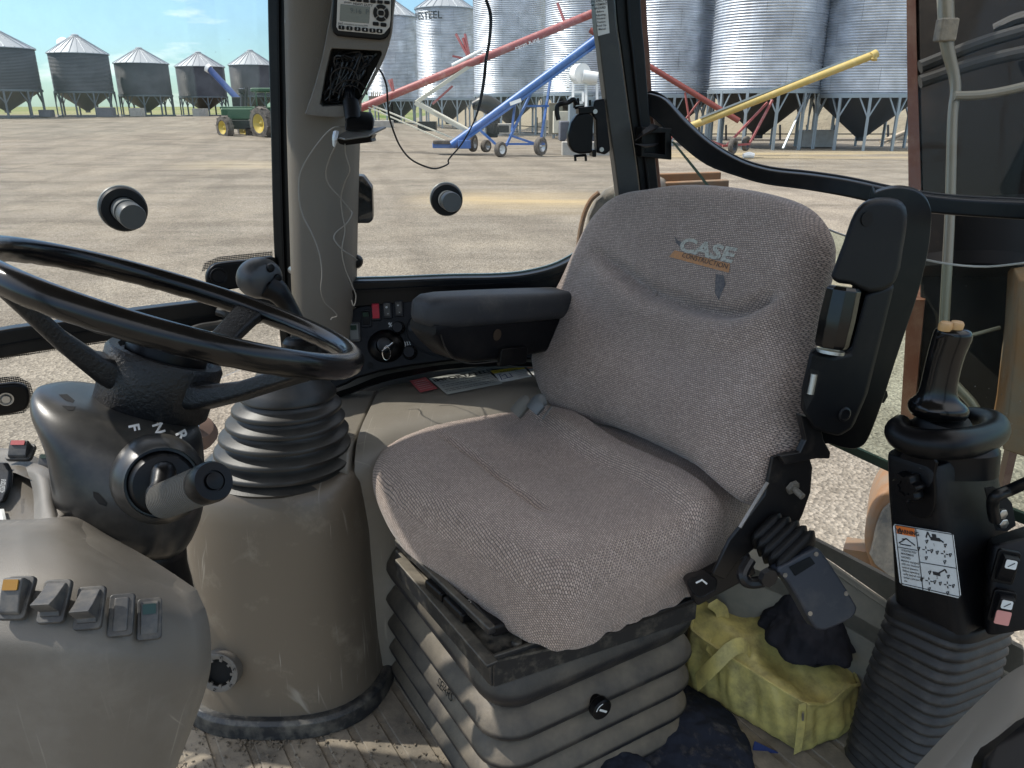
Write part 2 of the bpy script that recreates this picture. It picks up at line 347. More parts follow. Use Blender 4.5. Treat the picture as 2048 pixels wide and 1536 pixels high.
def glass_mat(name, tint=(.95, .957, .955), dirt=.10, speck=.35, scale=60, gloss_=.5, g0=.025):
    m = bpy.data.materials.new(name); m.use_nodes = True; t = m.node_tree; n = t.nodes; l = t.links; n.clear()
    out = n.new('ShaderNodeOutputMaterial'); tr = n.new('ShaderNodeBsdfTransparent'); tr.inputs[0].default_value = (*tint, 1)
    gl = n.new('ShaderNodeBsdfGlossy'); gl.inputs['Roughness'].default_value = .02
    lf = n.new('ShaderNodeLayerWeight'); lf.inputs[0].default_value = .5; pw_ = n.new('ShaderNodeMath'); pw_.operation = 'POWER'; pw_.inputs[1].default_value = 4.0; l.new(lf.outputs['Facing'], pw_.inputs[0])
    lw = n.new('ShaderNodeMapRange'); lw.inputs[3].default_value = g0; lw.inputs[4].default_value = gloss_; l.new(pw_.outputs[0], lw.inputs[0])
    m1 = n.new('ShaderNodeMixShader'); l.new(lw.outputs[0], m1.inputs[0]); l.new(tr.outputs[0], m1.inputs[1]); l.new(gl.outputs[0], m1.inputs[2])
    df = n.new('ShaderNodeBsdfDiffuse'); df.inputs[0].default_value = (.6, .6, .57, 1)
    tcn = n.new('ShaderNodeTexCoord')
    nz = n.new('ShaderNodeTexNoise'); nz.inputs['Scale'].default_value = 5; nz.inputs['Detail'].default_value = 8; nz.inputs['Roughness'].default_value = .7; l.new(tcn.outputs['Object'], nz.inputs['Vector'])
    mr = n.new('ShaderNodeMapRange'); mr.inputs[1].default_value = .4; mr.inputs[2].default_value = .75; mr.inputs[4].default_value = dirt; l.new(nz.outputs['Fac'], mr.inputs[0])
    vo = n.new('ShaderNodeTexVoronoi'); vo.inputs['Scale'].default_value = scale; l.new(tcn.outputs['Object'], vo.inputs['Vector'])
    sp = n.new('ShaderNodeMapRange'); sp.inputs[1].default_value = .075; sp.inputs[2].default_value = .03; sp.inputs[4].default_value = speck; l.new(vo.outputs['Distance'], sp.inputs[0])
    n2 = n.new('ShaderNodeTexNoise'); n2.inputs['Scale'].default_value = 9; l.new(tcn.outputs['Object'], n2.inputs['Vector'])
    s2 = n.new('ShaderNodeMapRange'); s2.inputs[1].default_value = .5; s2.inputs[2].default_value = .65; l.new(n2.outputs['Fac'], s2.inputs[0])
    mu = n.new('ShaderNodeMath'); mu.operation = 'MULTIPLY'; l.new(sp.outputs[0], mu.inputs[0]); l.new(s2.outputs[0], mu.inputs[1])
    mm = n.new('ShaderNodeMath'); mm.operation = 'MAXIMUM'; l.new(mr.outputs[0], mm.inputs[0]); l.new(mu.outputs[0], mm.inputs[1])
    m2 = n.new('ShaderNodeMixShader'); l.new(mm.outputs[0], m2.inputs[0]); l.new(m1.outputs[0], m2.inputs[1]); l.new(df.outputs[0], m2.inputs[2])
    l.new(m2.outputs[0], out.inputs[0]); return m
glass = glass_mat('window_glass', dirt=.085, speck=.4)
glassdirty = glass_mat('dirty_rear_glass', dirt=.012, speck=.7, scale=60, gloss_=.04, g0=.006)
glassgreen = glass_mat('green_rear_glass', tint=(.88, .93, .89), dirt=.03, speck=.6, scale=60, gloss_=.06, g0=.008)
def frit_mat():
    m = bpy.data.materials.new('frit_dots'); m.use_nodes = True; t = m.node_tree; n = t.nodes; l = t.links; b = n['Principled BSDF']
    b.inputs['Base Color'].default_value = (.01, .01, .01, 1); tr = n.new('ShaderNodeBsdfTransparent'); mxs = n.new('ShaderNodeMixShader')
    tcn = n.new('ShaderNodeTexCoord'); vo = n.new('ShaderNodeTexVoronoi'); vo.voronoi_dimensions = '2D'; vo.inputs['Scale'].default_value = 330; vo.inputs['Randomness'].default_value = 0; l.new(tcn.outputs['UV'], vo.inputs['Vector'])
    gt = n.new('ShaderNodeMath'); gt.operation = 'LESS_THAN'; gt.inputs[1].default_value = .42; l.new(vo.outputs['Distance'], gt.inputs[0])
    l.new(gt.outputs[0], mxs.inputs[0]); l.new(tr.outputs[0], mxs.inputs[1]); l.new(b.outputs[0], mxs.inputs[2]); l.new(mxs.outputs[0], n['Material Output'].inputs[0]); return m
frit = frit_mat()
def ground_mat():
    m, t, n, l, b, tcn = custom('gravel_yard'); b.inputs['Roughness'].default_value = .95; b.inputs['Specular IOR Level'].default_value = .1
    P = tcn.outputs['Object']
    def noise(sc, det, vec=P, ro=.65):
        k = n.new('ShaderNodeTexNoise'); k.inputs['Scale'].default_value = sc; k.inputs['Detail'].default_value = det; k.inputs['Roughness'].default_value = ro; l.new(vec, k.inputs['Vector']); return k
    def ramp(inp, a, c):
        k = n.new('ShaderNodeMapRange'); k.inputs[1].default_value = a; k.inputs[2].default_value = c; l.new(inp, k.inputs[0]); return k.outputs[0]
    def mix(f, a, c, mode='MIX'):
        k = n.new('ShaderNodeMixRGB'); k.blend_type = mode
        if isinstance(f, (int, float)): k.inputs[0].default_value = f
        else: l.new(f, k.inputs[0])
        for i, q in ((1, a), (2, c)):
            if isinstance(q, tuple): k.inputs[i].default_value = (*q, 1)
            else: l.new(q, k.inputs[i])
        return k.outputs[0]
    def mul_(a, f):
        k = n.new('ShaderNodeMath'); k.operation = 'MULTIPLY'; l.new(a, k.inputs[0]); k.inputs[1].default_value = f; return k.outputs[0]
    mpn = n.new('ShaderNodeMapping'); mpn.inputs['Scale'].default_value = (.10, .55, 1); mpn.inputs['Rotation'].default_value = (0, 0, .12); l.new(P, mpn.inputs[0])
    tracks = ramp(noise(1.3, 8, mpn.outputs[0], .7).outputs['Fac'], .38, .62)
    c = mix(tracks, (.262, .236, .203), (.165, .146, .123))
    c = mix(ramp(noise(.35, 6).outputs['Fac'], .45, .62), c, (.27, .24, .20))
    mp2 = n.new('ShaderNodeMapping'); mp2.inputs['Scale'].default_value = (.5, .12, 1); mp2.inputs['Rotation'].default_value = (0, 0, .9); l.new(P, mp2.inputs[0])
    wv = n.new('ShaderNodeTexWave'); wv.wave_type = 'RINGS'; wv.inputs['Scale'].default_value = .35; wv.inputs['Distortion'].default_value = 9; wv.inputs['Detail'].default_value = 5; wv.inputs['Detail Scale'].default_value = .8; l.new(mp2.outputs[0], wv.inputs['Vector'])
    c = mix(mul_(ramp(wv.outputs['Fac'], .72, .95), .25), c, (.14, .12, .10)); c = mix(mul_(ramp(noise(1.1, 9).outputs['Fac'], .50, .66), .45), c, (.15, .13, .108))
    # pebbles
    vo = n.new('ShaderNodeTexVoronoi'); vo.inputs['Scale'].default_value = 42; l.new(P, vo.inputs['Vector'])
    peb = ramp(vo.outputs['Color'], .1, .9)
    c = mix(.72, c, mix(peb, (.5, .48, .44), (1.4, 1.38, 1.32)), 'MULTIPLY')
    v2 = noise(70, 4); c = mix(.45, c, mix(ramp(v2.outputs['Fac'], .3, .7), (.55, .53, .5), (1.4, 1.38, 1.35)), 'MULTIPLY')
    # spilled grain streaks, then one reddish band
    sp = n.new('ShaderNodeSeparateXYZ'); l.new(P, sp.inputs[0])
    def bandmask(y0, y1, x0, x1, sl):
        my = n.new('ShaderNodeMath'); my.operation = 'MULTIPLY_ADD'; l.new(sp.outputs[0], my.inputs[0]); my.inputs[1].default_value = sl; l.new(sp.outputs[1], my.inputs[2])
        a = ramp(my.outputs[0], y0, (y0 + y1) / 2); c2 = ramp(my.outputs[0], y1, (y0 + y1) / 2)
        mn = n.new('ShaderNodeMath'); mn.operation = 'MINIMUM'; l.new(a, mn.inputs[0]); l.new(c2, mn.inputs[1])
        xa = ramp(sp.outputs[0], x0, x0 + 2); xb = ramp(sp.outputs[0], x1, x1 - 2)
        m3 = n.new('ShaderNodeMath'); m3.operation = 'MINIMUM'; l.new(xa, m3.inputs[0]); l.new(xb, m3.inputs[1])
        m4 = n.new('ShaderNodeMath'); m4.operation = 'MULTIPLY'; l.new(mn.outputs[0], m4.inputs[0]); l.new(m3.outputs[0], m4.inputs[1])
        m5 = n.new('ShaderNodeMath'); m5.operation = 'MULTIPLY'; l.new(m4.outputs[0], m5.inputs[0]); l.new(ramp(noise(.9, 6, mpn.outputs[0]).outputs['Fac'], .35, .6), m5.inputs[1])
        return m5.outputs[0]
    c = mix(bandmask(17, 23, -3, 4.5, .15), c, (.40, .31, .18)); c = mix(bandmask(34, 46, 5, 30, 0), c, (.40, .32, .19))
    c = mix(bandmask(28, 34, -14, -6, .1), c, (.38, .32, .22))
    c = mix(bandmask(8, 12, 3.2, 9.0, .0), c, (.42, .29, .22))
    # far farmland turns green
    far = ramp(sp.outputs[1], 92, 104); gcol = mix(ramp(noise(.02, 4, P).outputs['Fac'], .4, .6), (.10, .15, .04), (.25, .23, .12))
    c = mix(far, c, gcol)
    l.new(c, b.inputs['Base Color'])
    bp = n.new('ShaderNodeBump'); bp.inputs['Strength'].default_value = .9; bp.inputs['Distance'].default_value = .018
    ad = n.new('ShaderNodeMath'); ad.operation = 'ADD'; l.new(vo.outputs['Distance'], ad.inputs[0]); l.new(noise(9, 8).outputs['Fac'], ad.inputs[1]); l.new(ad.outputs[0], bp.inputs['Height']); l.new(bp.outputs[0], b.inputs['Normal']); return m
groundm = ground_mat()
hillm = M('dry_earth_bank', (.18, .148, .105), .95, bump=(2, .8, .2), var=((.27, .235, .165), .5), dust=((.11, .095, .07), .6, .25))
bagm = M('yellow_vinyl', (.55, .46, .15), .42, dust=((.13, .11, .06), .7, 26, .42, .7), bump=(30, .35, .004))
clothm = M('black_cloth', (.020, .020, .025), .9, bump=(700, .5, .0006), spec=.2)
navym = M('navy_cloth', (.014, .017, .027), .9, bump=(600, .5, .0008), dust=(DUSTC, .3, 30, .55, .8), spec=.2)
floorm = M('dirty_rubber_floor', (.05, .045, .038), .8, bump=(260, .6, .001), dust=((.36, .30, .22), .9, 6, .3, .7), var=((.10, .09, .075), 30))

# ------------------------------------------------------------------ ground, fields, bank
def sst(t): t = max(0, min(1, t)); return t * t * (3 - 2 * t)
def gz(x, y): return 1.35 * sst((y - 25) / 52) * sst(-x / 28)
def ground():
    xs = [-2600, -900, -300, -150] + [-110 + 5 * i for i in range(45)] + [150, 300, 900, 2600]
    ys = [-60, -20, -5, 0, 5, 10, 15, 20] + [25 + 3 * i for i in range(26)] + [110, 130, 180, 400, 1200, 3500]
    m = MB(); vs = [V((x, y, gz(x, y))) for y in ys for x in xs]; k = len(xs)
    m.add(vs, [(j * k + i, j * k + i + 1, (j + 1) * k + i + 1, (j + 1) * k + i) for j in range(len(ys) - 1) for i in range(k - 1)])
    return m.build('ground', groundm)
g = ground(); tag(g, 'pale gravel yard with tyre tracks running out to green farmland', 'ground', kind='structure')
def bank():
    m = MB(); rows = []
    for j in range(14):
        row = []
        for i in range(40):
            x = -14 + i * 2.6; y0 = 86 - 1.15 * x if x < 20 else 63 - .2 * (x - 20)
            y0 = max(y0, 58); t = j / 13
            h = 4.6 * sin(min(1, t * 1.6) * pi / 2) * sst((i + 1) / 6) * (1 if t < .7 else 1 - .3 * (t - .7))
            h += .35 * sin(x * 1.7 + j) * sin(j * .8) + .25 * sin(x * .6 + 2 * j)
            row.append(V((x, y0 + t * 26, (max(0, h) if 0 < j < 13 else 0) - .05)))
        rows.append(row)
    m.patch(rows, 2); return m.build('hill', hillm)
tag(bank(), 'dry brown earth bank rising behind the tall bins', 'hill', kind='structure')

def G(px, py):
    r = ray(px, py); a, b = 3.0, 400.0
    for _ in range(60):
        c = (a + b) / 2; p = CAM + r * c
        if p.z > gz(p.x, p.y): a = c
        else: b = c
    return CAM + r * a, a

# ------------------------------------------------------------------ grain bins
def bin_wall(R, H, pitch, seg, z0):
    m = MB(); n = int(H / pitch); loops = []
    for i in range(n * 4 + 1):
        z = z0 + H * i / (n * 4); rr = R + pitch * .22 * sin(2 * pi * i / 4)
        loops.append([V((rr * cos(2 * pi * k / seg), rr * sin(2 * pi * k / seg), z)) for k in range(seg)])
    m.loft(loops, (False, False)); return m
def make_bin(label, R, H, roof, legh, hop, apexz, wallm, conem, pitch, nleg=12, text=None, legw=.09, legm=galv_leg, textang=-1.9, name='grain_bin'):
    t = thing(name, label, 'grain bin', (0, 0, 0), None)
    uvf = lambda p: (atan2(p.y, p.x) * R, p.z)
    bin_wall(R, H, pitch, 56, legh).build('wall', wallm, t, uv=uvf, ang=80, fix=False)
    seg = 24; z1 = legh + H; mr = MB()
    prof = [(R + .12, z1 - .03), (R + .12, z1 + .03), (.34, z1 + roof), (.34, z1 + roof + .15), (.2, z1 + roof + .22), (.01, z1 + roof + .24)]
    mr.lathe([(r, z) for r, z in prof], (0, 0, 0), (0, 0, 1), 48)
    for k in range(seg):
        a = 2 * pi * k / seg; d = V((cos(a), sin(a), 0))
        mr.beam(d * (R + .1) + V((0, 0, z1 + .06)), d * .35 + V((0, 0, z1 + roof + .03)), .05, .07)
    mr.build('roof', binroof, t, ang=50)
    mc = MB(); mc.lathe([(R * .985, legh + .06), (R * .99, legh - .02), (.22, apexz), (.22, apexz - .18), (.01, apexz - .18)], (0, 0, 0), (0, 0, 1), 40); mc.build('hopper', conem, t)
    rg = MB(); rg.lathe([(R + .02, legh - .12), (R + .07, legh - .12), (R + .07, legh + .08), (R + .02, legh + .08)], (0, 0, 0), (0, 0, 1), 48, ring=True); rg.build('ring_beam', legm, t)
    for k in range(nleg):
        a = 2 * pi * (k + .37) / nleg; d = V((cos(a), sin(a), 0)) * (R + .02); ml = MB()
        ml.beam(d + V((0, 0, -.5)), d + V((0, 0, legh)), legw * 1.6, legw * 1.2, upv=d)
        tn = V((-sin(a), cos(a), 0)) * (R * pi / nleg * .8)
        for sg in (-1, 1): ml.beam(d + V((0, 0, legh - 1.15)), d + tn * sg * .85 - d.normalized() * .12 + V((0, 0, legh - .1)), legw * .8, legw * .8)
        ml.build('leg', legm, t)
    bs = MB()
    bs.lathe([(R - .05, .0), (R + .1, .0), (R + .1, .12), (R - .05, .12)], (0, 0, 0), (0, 0, 1), 48, ring=True); bs.build('base_ring', legm, t)
    if text:
        tm = MB(); q = MB().text(text, (0, 0, 0), (1, 0, 0), (0, 1, 0), .95, 0, 'CENTER', .012)
        q.v = [V(((R + .05) * cos(textang + v.x / R), (R + .05) * sin(textang + v.x / R), z1 - .75 + v.y)) for v in q.v]
        tm.add(q.v, q.f); tm.build('maker_name', ink, t, flat=True)
    return t
def place_bin(t, px, py, d, wpx, R, label, group, rot=0):
    s = (wpx / FPX * d) / (2 * R); t.location = D(px, py, d); t.scale = (s, s, s); t.rotation_euler = (0, 0, rot); t['label'] = label; t['group'] = group
    return t
tall = make_bin('x', 2.9, 8.25, 1.75, 3.1, 2, .85, galv, bincone_d, .135, 12, 'WESTEEL', textang=-1.95)
short_t = None
TALL = [(1716, 306, 44, 200, 'tall silver corrugated grain bin farthest right, dark hopper beside the machine boom', 0),
        (1514, 302, 45, 208, 'tall silver corrugated grain bin behind the raised end of the yellow auger', .3),
        (1330, 294, 49, 178, 'tall silver corrugated grain bin just right of the rear cab pillar above the clip holder', -.25),
        (1165, 278, 60, 156, 'tall silver corrugated grain bin behind the top of the blue auger beside the pillar decal', -.55),
        (1019, 270, 66, 138, 'tall silver corrugated grain bin with black lettering crossed by the hanging cord', -.42),
        (896, 262, 79, 112, 'tall silver corrugated grain bin with black lettering behind the beige auger arm', -.3),
        (793, 260, 86, 104, 'tall silver corrugated grain bin farthest from the camera, beside the radio pod', -.9)]
for i, (px, py, d, wp, lab, ro) in enumerate(TALL):
    place_bin(tall if i == 0 else copy_tree(tall), px, py, d, wp, 2.9, lab, 'tall silver hopper bins', ro)
lowb = make_bin('x', 2.6, 3.5, 1.6, 2.3, 2, .55, bindark, bincone, .12, 10, None, .09, name='squat_grain_bin', legm=leg_dark)
LOW = [(18, 234, 68, 134, .84, 'squat dark grain bin cut by the left edge of the picture'),
       (178, 233, 72, 106, .97, 'squat dark grain bin with a pale vent on its roof'),
       (298, 232, 76, 98, .88, 'squat dark grain bin with light brown hopper, third from the left'),
       (412, 232, 80, 90, .90, 'squat dark grain bin behind the tip of the tractor auger'),
       (514, 232, 84, 86, .97, 'squat dark grain bin partly hidden by the green tractor and the cab pillar')]
for i, (px, py, d, wp, hs, lab) in enumerate(LOW):
    t = lowb if i == 0 else copy_tree(lowb)
    place_bin(t, px, py, d, wp, 2.6, lab, 'squat dark hopper bins', .2 * i)
    s = t.scale.x; t.scale = (s, s, s * hs)
vt = MB(); P0 = D(127, 88, 70); vt.lathe([(.05, 0), (.45, .05), (.5, .3), (.3, .5), (.02, .55)], P0, (-.3, -.4, .8), 16)
tag(vt.build('roof_vent', white), 'white round vent cap on the roof of the second squat bin', 'vent')
# concrete feet and blocks under the bins
def block(name, px, py, d, w_, h_, lab, mat=concrete, dp=.8, grp=None):
    p = D(px, py, d); m = MB(); m.box(p + V((0, 0, h_ / 2)), (w_ / 2, dp / 2, h_ / 2)); o = m.build(name, mat, None, bev=.03, origin=p)
    return tag(o, lab, 'block', grp)
block('concrete_block', 1630, 294, 45, 1.9, .95, 'grey concrete block standing between bin legs behind the yellow auger')
block('concrete_block', 276, 233, 72, 1.1, .75, 'pale block on the gravel under the third squat bin', grp='blocks under the squat bins')
block('concrete_block', 402, 233, 76, 1.3, .75, 'pale block on the gravel under the fourth squat bin', grp='blocks under the squat bins')
block('storage_crate', 215, 234, 68, 1.3, .8, 'grey crate standing right of the second squat bin', bindark)
block('storage_crate', 95, 234, 68, 1.0, .6, 'blue grey crate standing between the first and second squat bins', bindark)
block('concrete_block', 1170, 311, 38, 2.3, .65, 'low pale concrete block in front of the white blower machine')
lit = MB(); p = G(1497, 317)[0]; lit.tube([p + V((-.25, 0, .12)), p + V((0, .05, .15)), p + V((.25, 0, .12))], [.1, .14, .11], 8)
tag(lit.build('plastic_pail', white), 'small white pail lying on the ground below the red auger wheels', 'pail')
for q, (a, b) in enumerate([((1770, 288), (1812, 268)), ((1762, 284), (1806, 276)), ((1780, 292), (1815, 282)), ((1775, 278), (1812, 262))]):
    m = MB(); m.beam(D(*a, 50), D(*b, 51), .28, .12)
    tag(m.build('plank', wood), ('longest', 'steepest', 'lowest', 'topmost')[q] + ' weathered plank in the loose pile behind the farthest right tall bin', 'plank', 'planks piled on the bank')
m = MB(); m.beam(D(1566, 297, 41), D(1642, 130, 42), .10, .08); tag(m.build('steel_ladder_rail', galv_leg), 'pale leaning steel pole propped between the two right hand bins', 'pole')
# horizontal rail fence at the foot of the bank
fn = MB()
for py in (268, 280): fn.beam(D(1010, py - 18, 68), D(1320, py, 55), .07); fn.beam(D(1320, py, 55), D(1850, py, 52), .07)
for k in range(16):
    px = 1020 + k * 54; d = 68 - 13 * min(1, (px - 1020) / 300); fn.beam(D(px, 283 - 18 * max(0, 1 - (px - 1020) / 300), d), D(px, 250 - 18 * max(0, 1 - (px - 1020) / 300), d), .12)
tag(fn.build('steel_rail_fence', darkmetal), 'thin dark rail fence along the foot of the brown bank', 'fence')
# row of things among the legs in the middle distance
rnd = random.Random(4)
for k, (px, py, d, w_, h_, mt, lab) in enumerate([
    (1128, 266, 56, 1.6, 1.5, beigep, 'beige shed box behind the blue auger legs'), (1110, 268, 58, 1.0, 2.2, hosep, 'tall tan cabinet standing left of the beige shed box'),
    (1010, 268, 62, 1.5, .8, concrete, 'low grey tank behind the blue auger hopper'), (760, 262, 70, 2.4, .9, concrete, 'pale low box on the ground below the red auger inlet'),
    (855, 262, 68, 1.6, .8, darkmetal, 'low dark box between the legs of the bin behind the beige arm')]):
    block('equipment_box', px, py, d, w_, h_, lab, mt, 1.2)
# ------------------------------------------------------------------ augers
def wheel(parent, c, r, wd, ax, rimm, tm=tyre, name='wheel'):
    c = V(c); a = V(ax).normalized(); m = MB()
    m.lathe([(r * .55, -wd * .42), (r * .62, -wd * .5), (r * .93, -wd * .46), (r, -wd * .25), (r, wd * .25), (r * .93, wd * .46), (r * .62, wd * .5), (r * .55, wd * .42)], c, a, 28, ring=True)
    o = m.build(name, tm, parent); k = MB(); k.lathe([(.01, -wd * .3), (r * .2, -wd * .32), (r * .22, -wd * .1), (r * .5, -wd * .05), (r * .56, -wd * .45), (r * .57, -wd * .45), (r * .57, wd * .45), (r * .2, wd * .1), (.01, wd * .3)], c, a, 24)
    q = k.build('rim', rimm, o); return o
def wheel_lugs(m, c, r, wd, ax, n=20):
    a = V(ax).normalized(); u, v, _ = frame(a)
    for k in range(n):
        t = 2 * pi * k / n; d = u * cos(t) + v * sin(t); e = -u * sin(t) + v * cos(t)
        sg = 1 if k % 2 else -1
        m.beam(V(c) + d * r * .98 + a * sg * wd * .05, V(c) + d * r * .97 + a * sg * wd * .48 + e * r * .16, r * .07, r * .10, upv=d)
# red auger
ra = thing('grain_auger', 'long red grain auger with beige undercarriage arms, rising behind the hanging black cord', 'auger', G(700, 300)[0])
dA, dB = 40, 36
def tubeobj(par, name, a, b, r, mat, seg=14):
    m = MB(); m.tube([a, b], r, seg, smooth=False); return m.build(name, mat, par)
A0, B0 = D(560, 282, dA), D(1330, -32, dB)
tubeobj(ra, 'tube', A0, B0, .19, redp)
m = MB(); u = (B0 - A0).normalized(); m.text('Farm King', D(1030, 98, 37.6) + V((0, -.25, 0)), u, V((0, 0, 1)), .3, 0, 'LEFT', .004); m.build('lettering', white, ra, flat=True)
for (a, b, w_) in (((945, 128, 38), (832, 205, 38), .34), ((832, 205, 38), (948, 268, 38), .42), ((728, 204, 39), (920, 282, 38), .12), ((728, 210, 39), (900, 286, 38), .10), ((850, 212, 38), (940, 260, 37), .1)):
    m = MB(); m.beam(D(*a), D(*b), w_, w_ * .5); m.build('undercarriage_arm', beigep, ra)
m = MB()
for (a, b) in (((940, 120), (912, 68)), ((940, 120), (926, 76)), ((940, 120), (930, 68)), ((1130, 46), (1115, 6)), ((865, 208), (905, 172)), ((787, 182), (778, 160)), ((787, 182), (783, 158)), ((940, 120), (905, 112))):
    m.beam(D(*a, 38), D(*b, 38), .1)
m.build('truss_strut', redp, ra)
m = MB(); m.tube([D(905, 134, 37.6) + V((0, -.25, .06)), D(965, 106, 37.6) + V((0, -.2, .12))], .08, 8, smooth=False); m.build('white_hydraulic_pipe', white, ra)
wheel(ra, D(946, 286, 38), .42, .25, (.9, -.3, 0), steel)
m = MB()
for k in range(5): m.beam(D(742 + k * 4, 203 - k, 40), D(744 + k * 4, 184 - (k % 2) * 3, 40), .05)
m.box(D(752, 196, 40), (.35, .15, .1)); m.build('inlet_cage', hosep, ra)
# blue auger
ba = thing('grain_auger', 'blue grain auger with dark engine guard and swing hopper lying on the gravel', 'auger', G(1000, 311)[0])
tubeobj(ba, 'tube', D(905, 290, 37.5), D(1290, 8, 34), .2, bluep)
m = MB(); m.beam(D(930, 281, 37.2), D(1290, 22, 34), .16, .1); m.beam(D(1030, 205, 36.8), D(1290, 5, 34) + V((0, -.1, .4)), .07); m.build('truss', bluep, ba)
m = MB(); m.box(D(897, 290, 38), (.75, .45, .13)); m.box(D(930, 288, 37.6), (.3, .5, .2)); m.build('intake_hopper', bluep, ba, bev=.04)
m = MB(); m.box(D(888, 284, 37.9), (.5, .5, .08)); m.build('hopper_flap', tyre, ba, bev=.03)
m = MB(); c = D(975, 222, 37); m.tube([c + V((-.7, 0, .25)), c + V((-.1, 0, .32)), c + V((.65, 0, -.05))], [.2, .42, .4], 12); m.build('engine_guard', darkmetal, ba)
m = MB()
for k in range(12): m.box(D(985 + rnd.uniform(-12, 25), 240 + rnd.uniform(-18, 25), 37.1 + rnd.uniform(-.2, .3)), (rnd.uniform(.1, .3), .2, rnd.uniform(.12, .35)))
m.build('engine', darkmetal, ba, bev=.03)
for (a, b) in (((1064, 182), (1012, 292)), ((1102, 152), (1080, 292)), ((1050, 212), (1098, 212)), ((1010, 288), (1090, 288)), ((960, 260), (1000, 296)), ((1018, 270), (1078, 290)), ((1030, 205), (1024, 262))):
    m = MB(); m.beam(D(*a, 36.6), D(*b, 36.6), .1); m.build('leg', bluep, ba)
for (px, py, r, d) in ((1001, 299, .36, 36.3), (1081, 293, .42, 36.6), (972, 292, .30, 38), (1082, 288, .36, 38.5)):
    wheel(ba, D(px, py, d), r, .26, (.75, -.6, 0), labelw if px == 1001 else steel)
for (a, b) in (((1050, 185), (1065, 176)), ((1020, 208), (1042, 200)), ((1088, 148), (1110, 134))):
    m = MB(); m.beam(D(*a, 36.3) + V((0, -.15, 0)), D(*b, 36.1) + V((0, -.15, 0)), .02, .16); m.build('white_decal', white, ba)
# yellow auger
ya = thing('grain_auger', 'yellow grain auger propped on thin red legs in front of the right hand bins', 'auger', G(1470, 306)[0])
tubeobj(ya, 'tube', D(1375, 255, 36), D(1752, 108, 33), .17, yellowp)
m = MB(); m.beam(D(1400, 236, 35.6), D(1748, 98, 33) , .10, .08); m.build('top_rail', steel, ya)
m = MB(); m.tube([D(1742, 113, 33), D(1753, 107, 33)], .18, 14, smooth=False); m.beam(D(1750, 110, 33), D(1748, 120, 33), .22); m.build('discharge_spout', yellowp, ya)
for (a, b) in (((1535, 205), (1452, 292)), ((1545, 200), (1500, 285)), ((1330, 250), (1450, 292)), ((1445, 292), (1500, 288))):
    m = MB(); m.beam(D(*a, 35), D(*b, 35.2), .09); m.build('leg', redp, ya)
for (px, py, r, d) in ((1466, 292, .36, 34.6), (1492, 287, .34, 36)):
    wheel(ya, D(px, py, d), r, .2, (.75, -.6, 0), darkmetal)
# dark red auger
da = thing('grain_auger', 'faded dark red auger slanting down to the right of the cab pillar', 'auger', G(1400, 290)[0])
tubeobj(da, 'tube', D(1180, 60, 41), D(1478, 242, 41), .15, darkred)
m = MB(); m.beam(D(1370, 185, 41), D(1385, 280, 41), .08); m.beam(D(1400, 200, 41), D(1340, 280, 41), .08); m.build('leg', darkred, da)
wheel(da, D(1386, 281, 41), .35, .2, (.8, -.5, 0), darkmetal)
# white blower machine
bm_ = thing('grain_blower', 'white machine with round fan housing seen left of the pillar beyond the blue auger', 'machine', G(1170, 300)[0])
m = MB(); c = D(1160, 148, 39); m.lathe([(.25, -.25), (.48, -.25), (.5, .25), (.25, .25)], c, (.5, -.85, 0), 24); m.build('fan_housing', white, bm_)
m = MB(); m.tube([D(1166, 152, 38.6), D(1195, 156, 38.6)], .28, 16, smooth=False); m.build('duct', white, bm_)
m = MB()
for (a, b) in (((1146, 168), (1146, 205)), ((1146, 205), (1166, 205)), ((1166, 205), (1166, 184)), ((1172, 168), (1172, 215)), ((1172, 168), (1194, 168)), ((1194, 168), (1194, 215)), ((1136, 148), (1136, 175)), ((1149, 184), (1166, 184))):
    m.beam(D(*a, 39), D(*b, 39), .12)
m.build('frame', white, bm_)
m = MB(); m.box(D(1172, 230, 40), (.9, .6, .9)); m.build('cabinet', galv_leg, bm_, bev=.05)
m = MB(); m.box(D(1160, 262, 40.5), (1.1, .6, .5)); m.build('tank', bindark, bm_, bev=.08)
wheel(bm_, D(1142, 290, 40), .4, .25, (.5, -.85, 0), white)

# ------------------------------------------------------------------ green tractor
tr = thing('farm_tractor', 'green farm tractor with yellow wheels and pale green cab, cut by the cab pillar', 'tractor', G(480, 282)[0])
TD = 50.0
def TB(px0, py0, px1, py1, d, th, mat, name, bev=.05):
    a, b = D(px0, py0, d), D(px1, py1, d); c = (a + b) / 2
    m = MB(); m.box(c, (abs(a.x - b.x) / 2, th / 2, abs(a.z - b.z) / 2)); return m.build(name, mat, tr, bev=bev)
TB(446, 216, 512, 240, TD, .9, greenp, 'bonnet', .12)
TB(440, 240, 530, 258, TD, .7, darkmetal, 'chassis')
TB(444, 213, 518, 218, TD, .95, greenp, 'bonnet_top')
TB(512, 184, 548, 214, TD + .1, 1.4, glassgreen, 'cab_glass')
TB(508, 176, 552, 185, TD + .1, 1.7, greenp, 'cab_roof', .1)
for px in (513, 532, 547): TB(px - 1, 184, px + 1, 216, TD - .7, .08, greenp, 'cab_post', 0)
TB(512, 214, 552, 240, TD, 1.3, greenp, 'cab_body')
m = MB(); m.tube([D(492, 216, TD), D(492, 175, TD)], [.09, .13], 10, smooth=False); m.build('exhaust', darkmetal, tr)
m = MB(); m.tube([D(484, 216, TD), D(484, 188, TD)], .12, 10, smooth=False); m.lathe([(.1, 0), (.22, .05), (.22, .3), (.05, .35)], D(484, 188, TD), (0, 0, 1), 12); m.build('air_intake', darkmetal, tr)
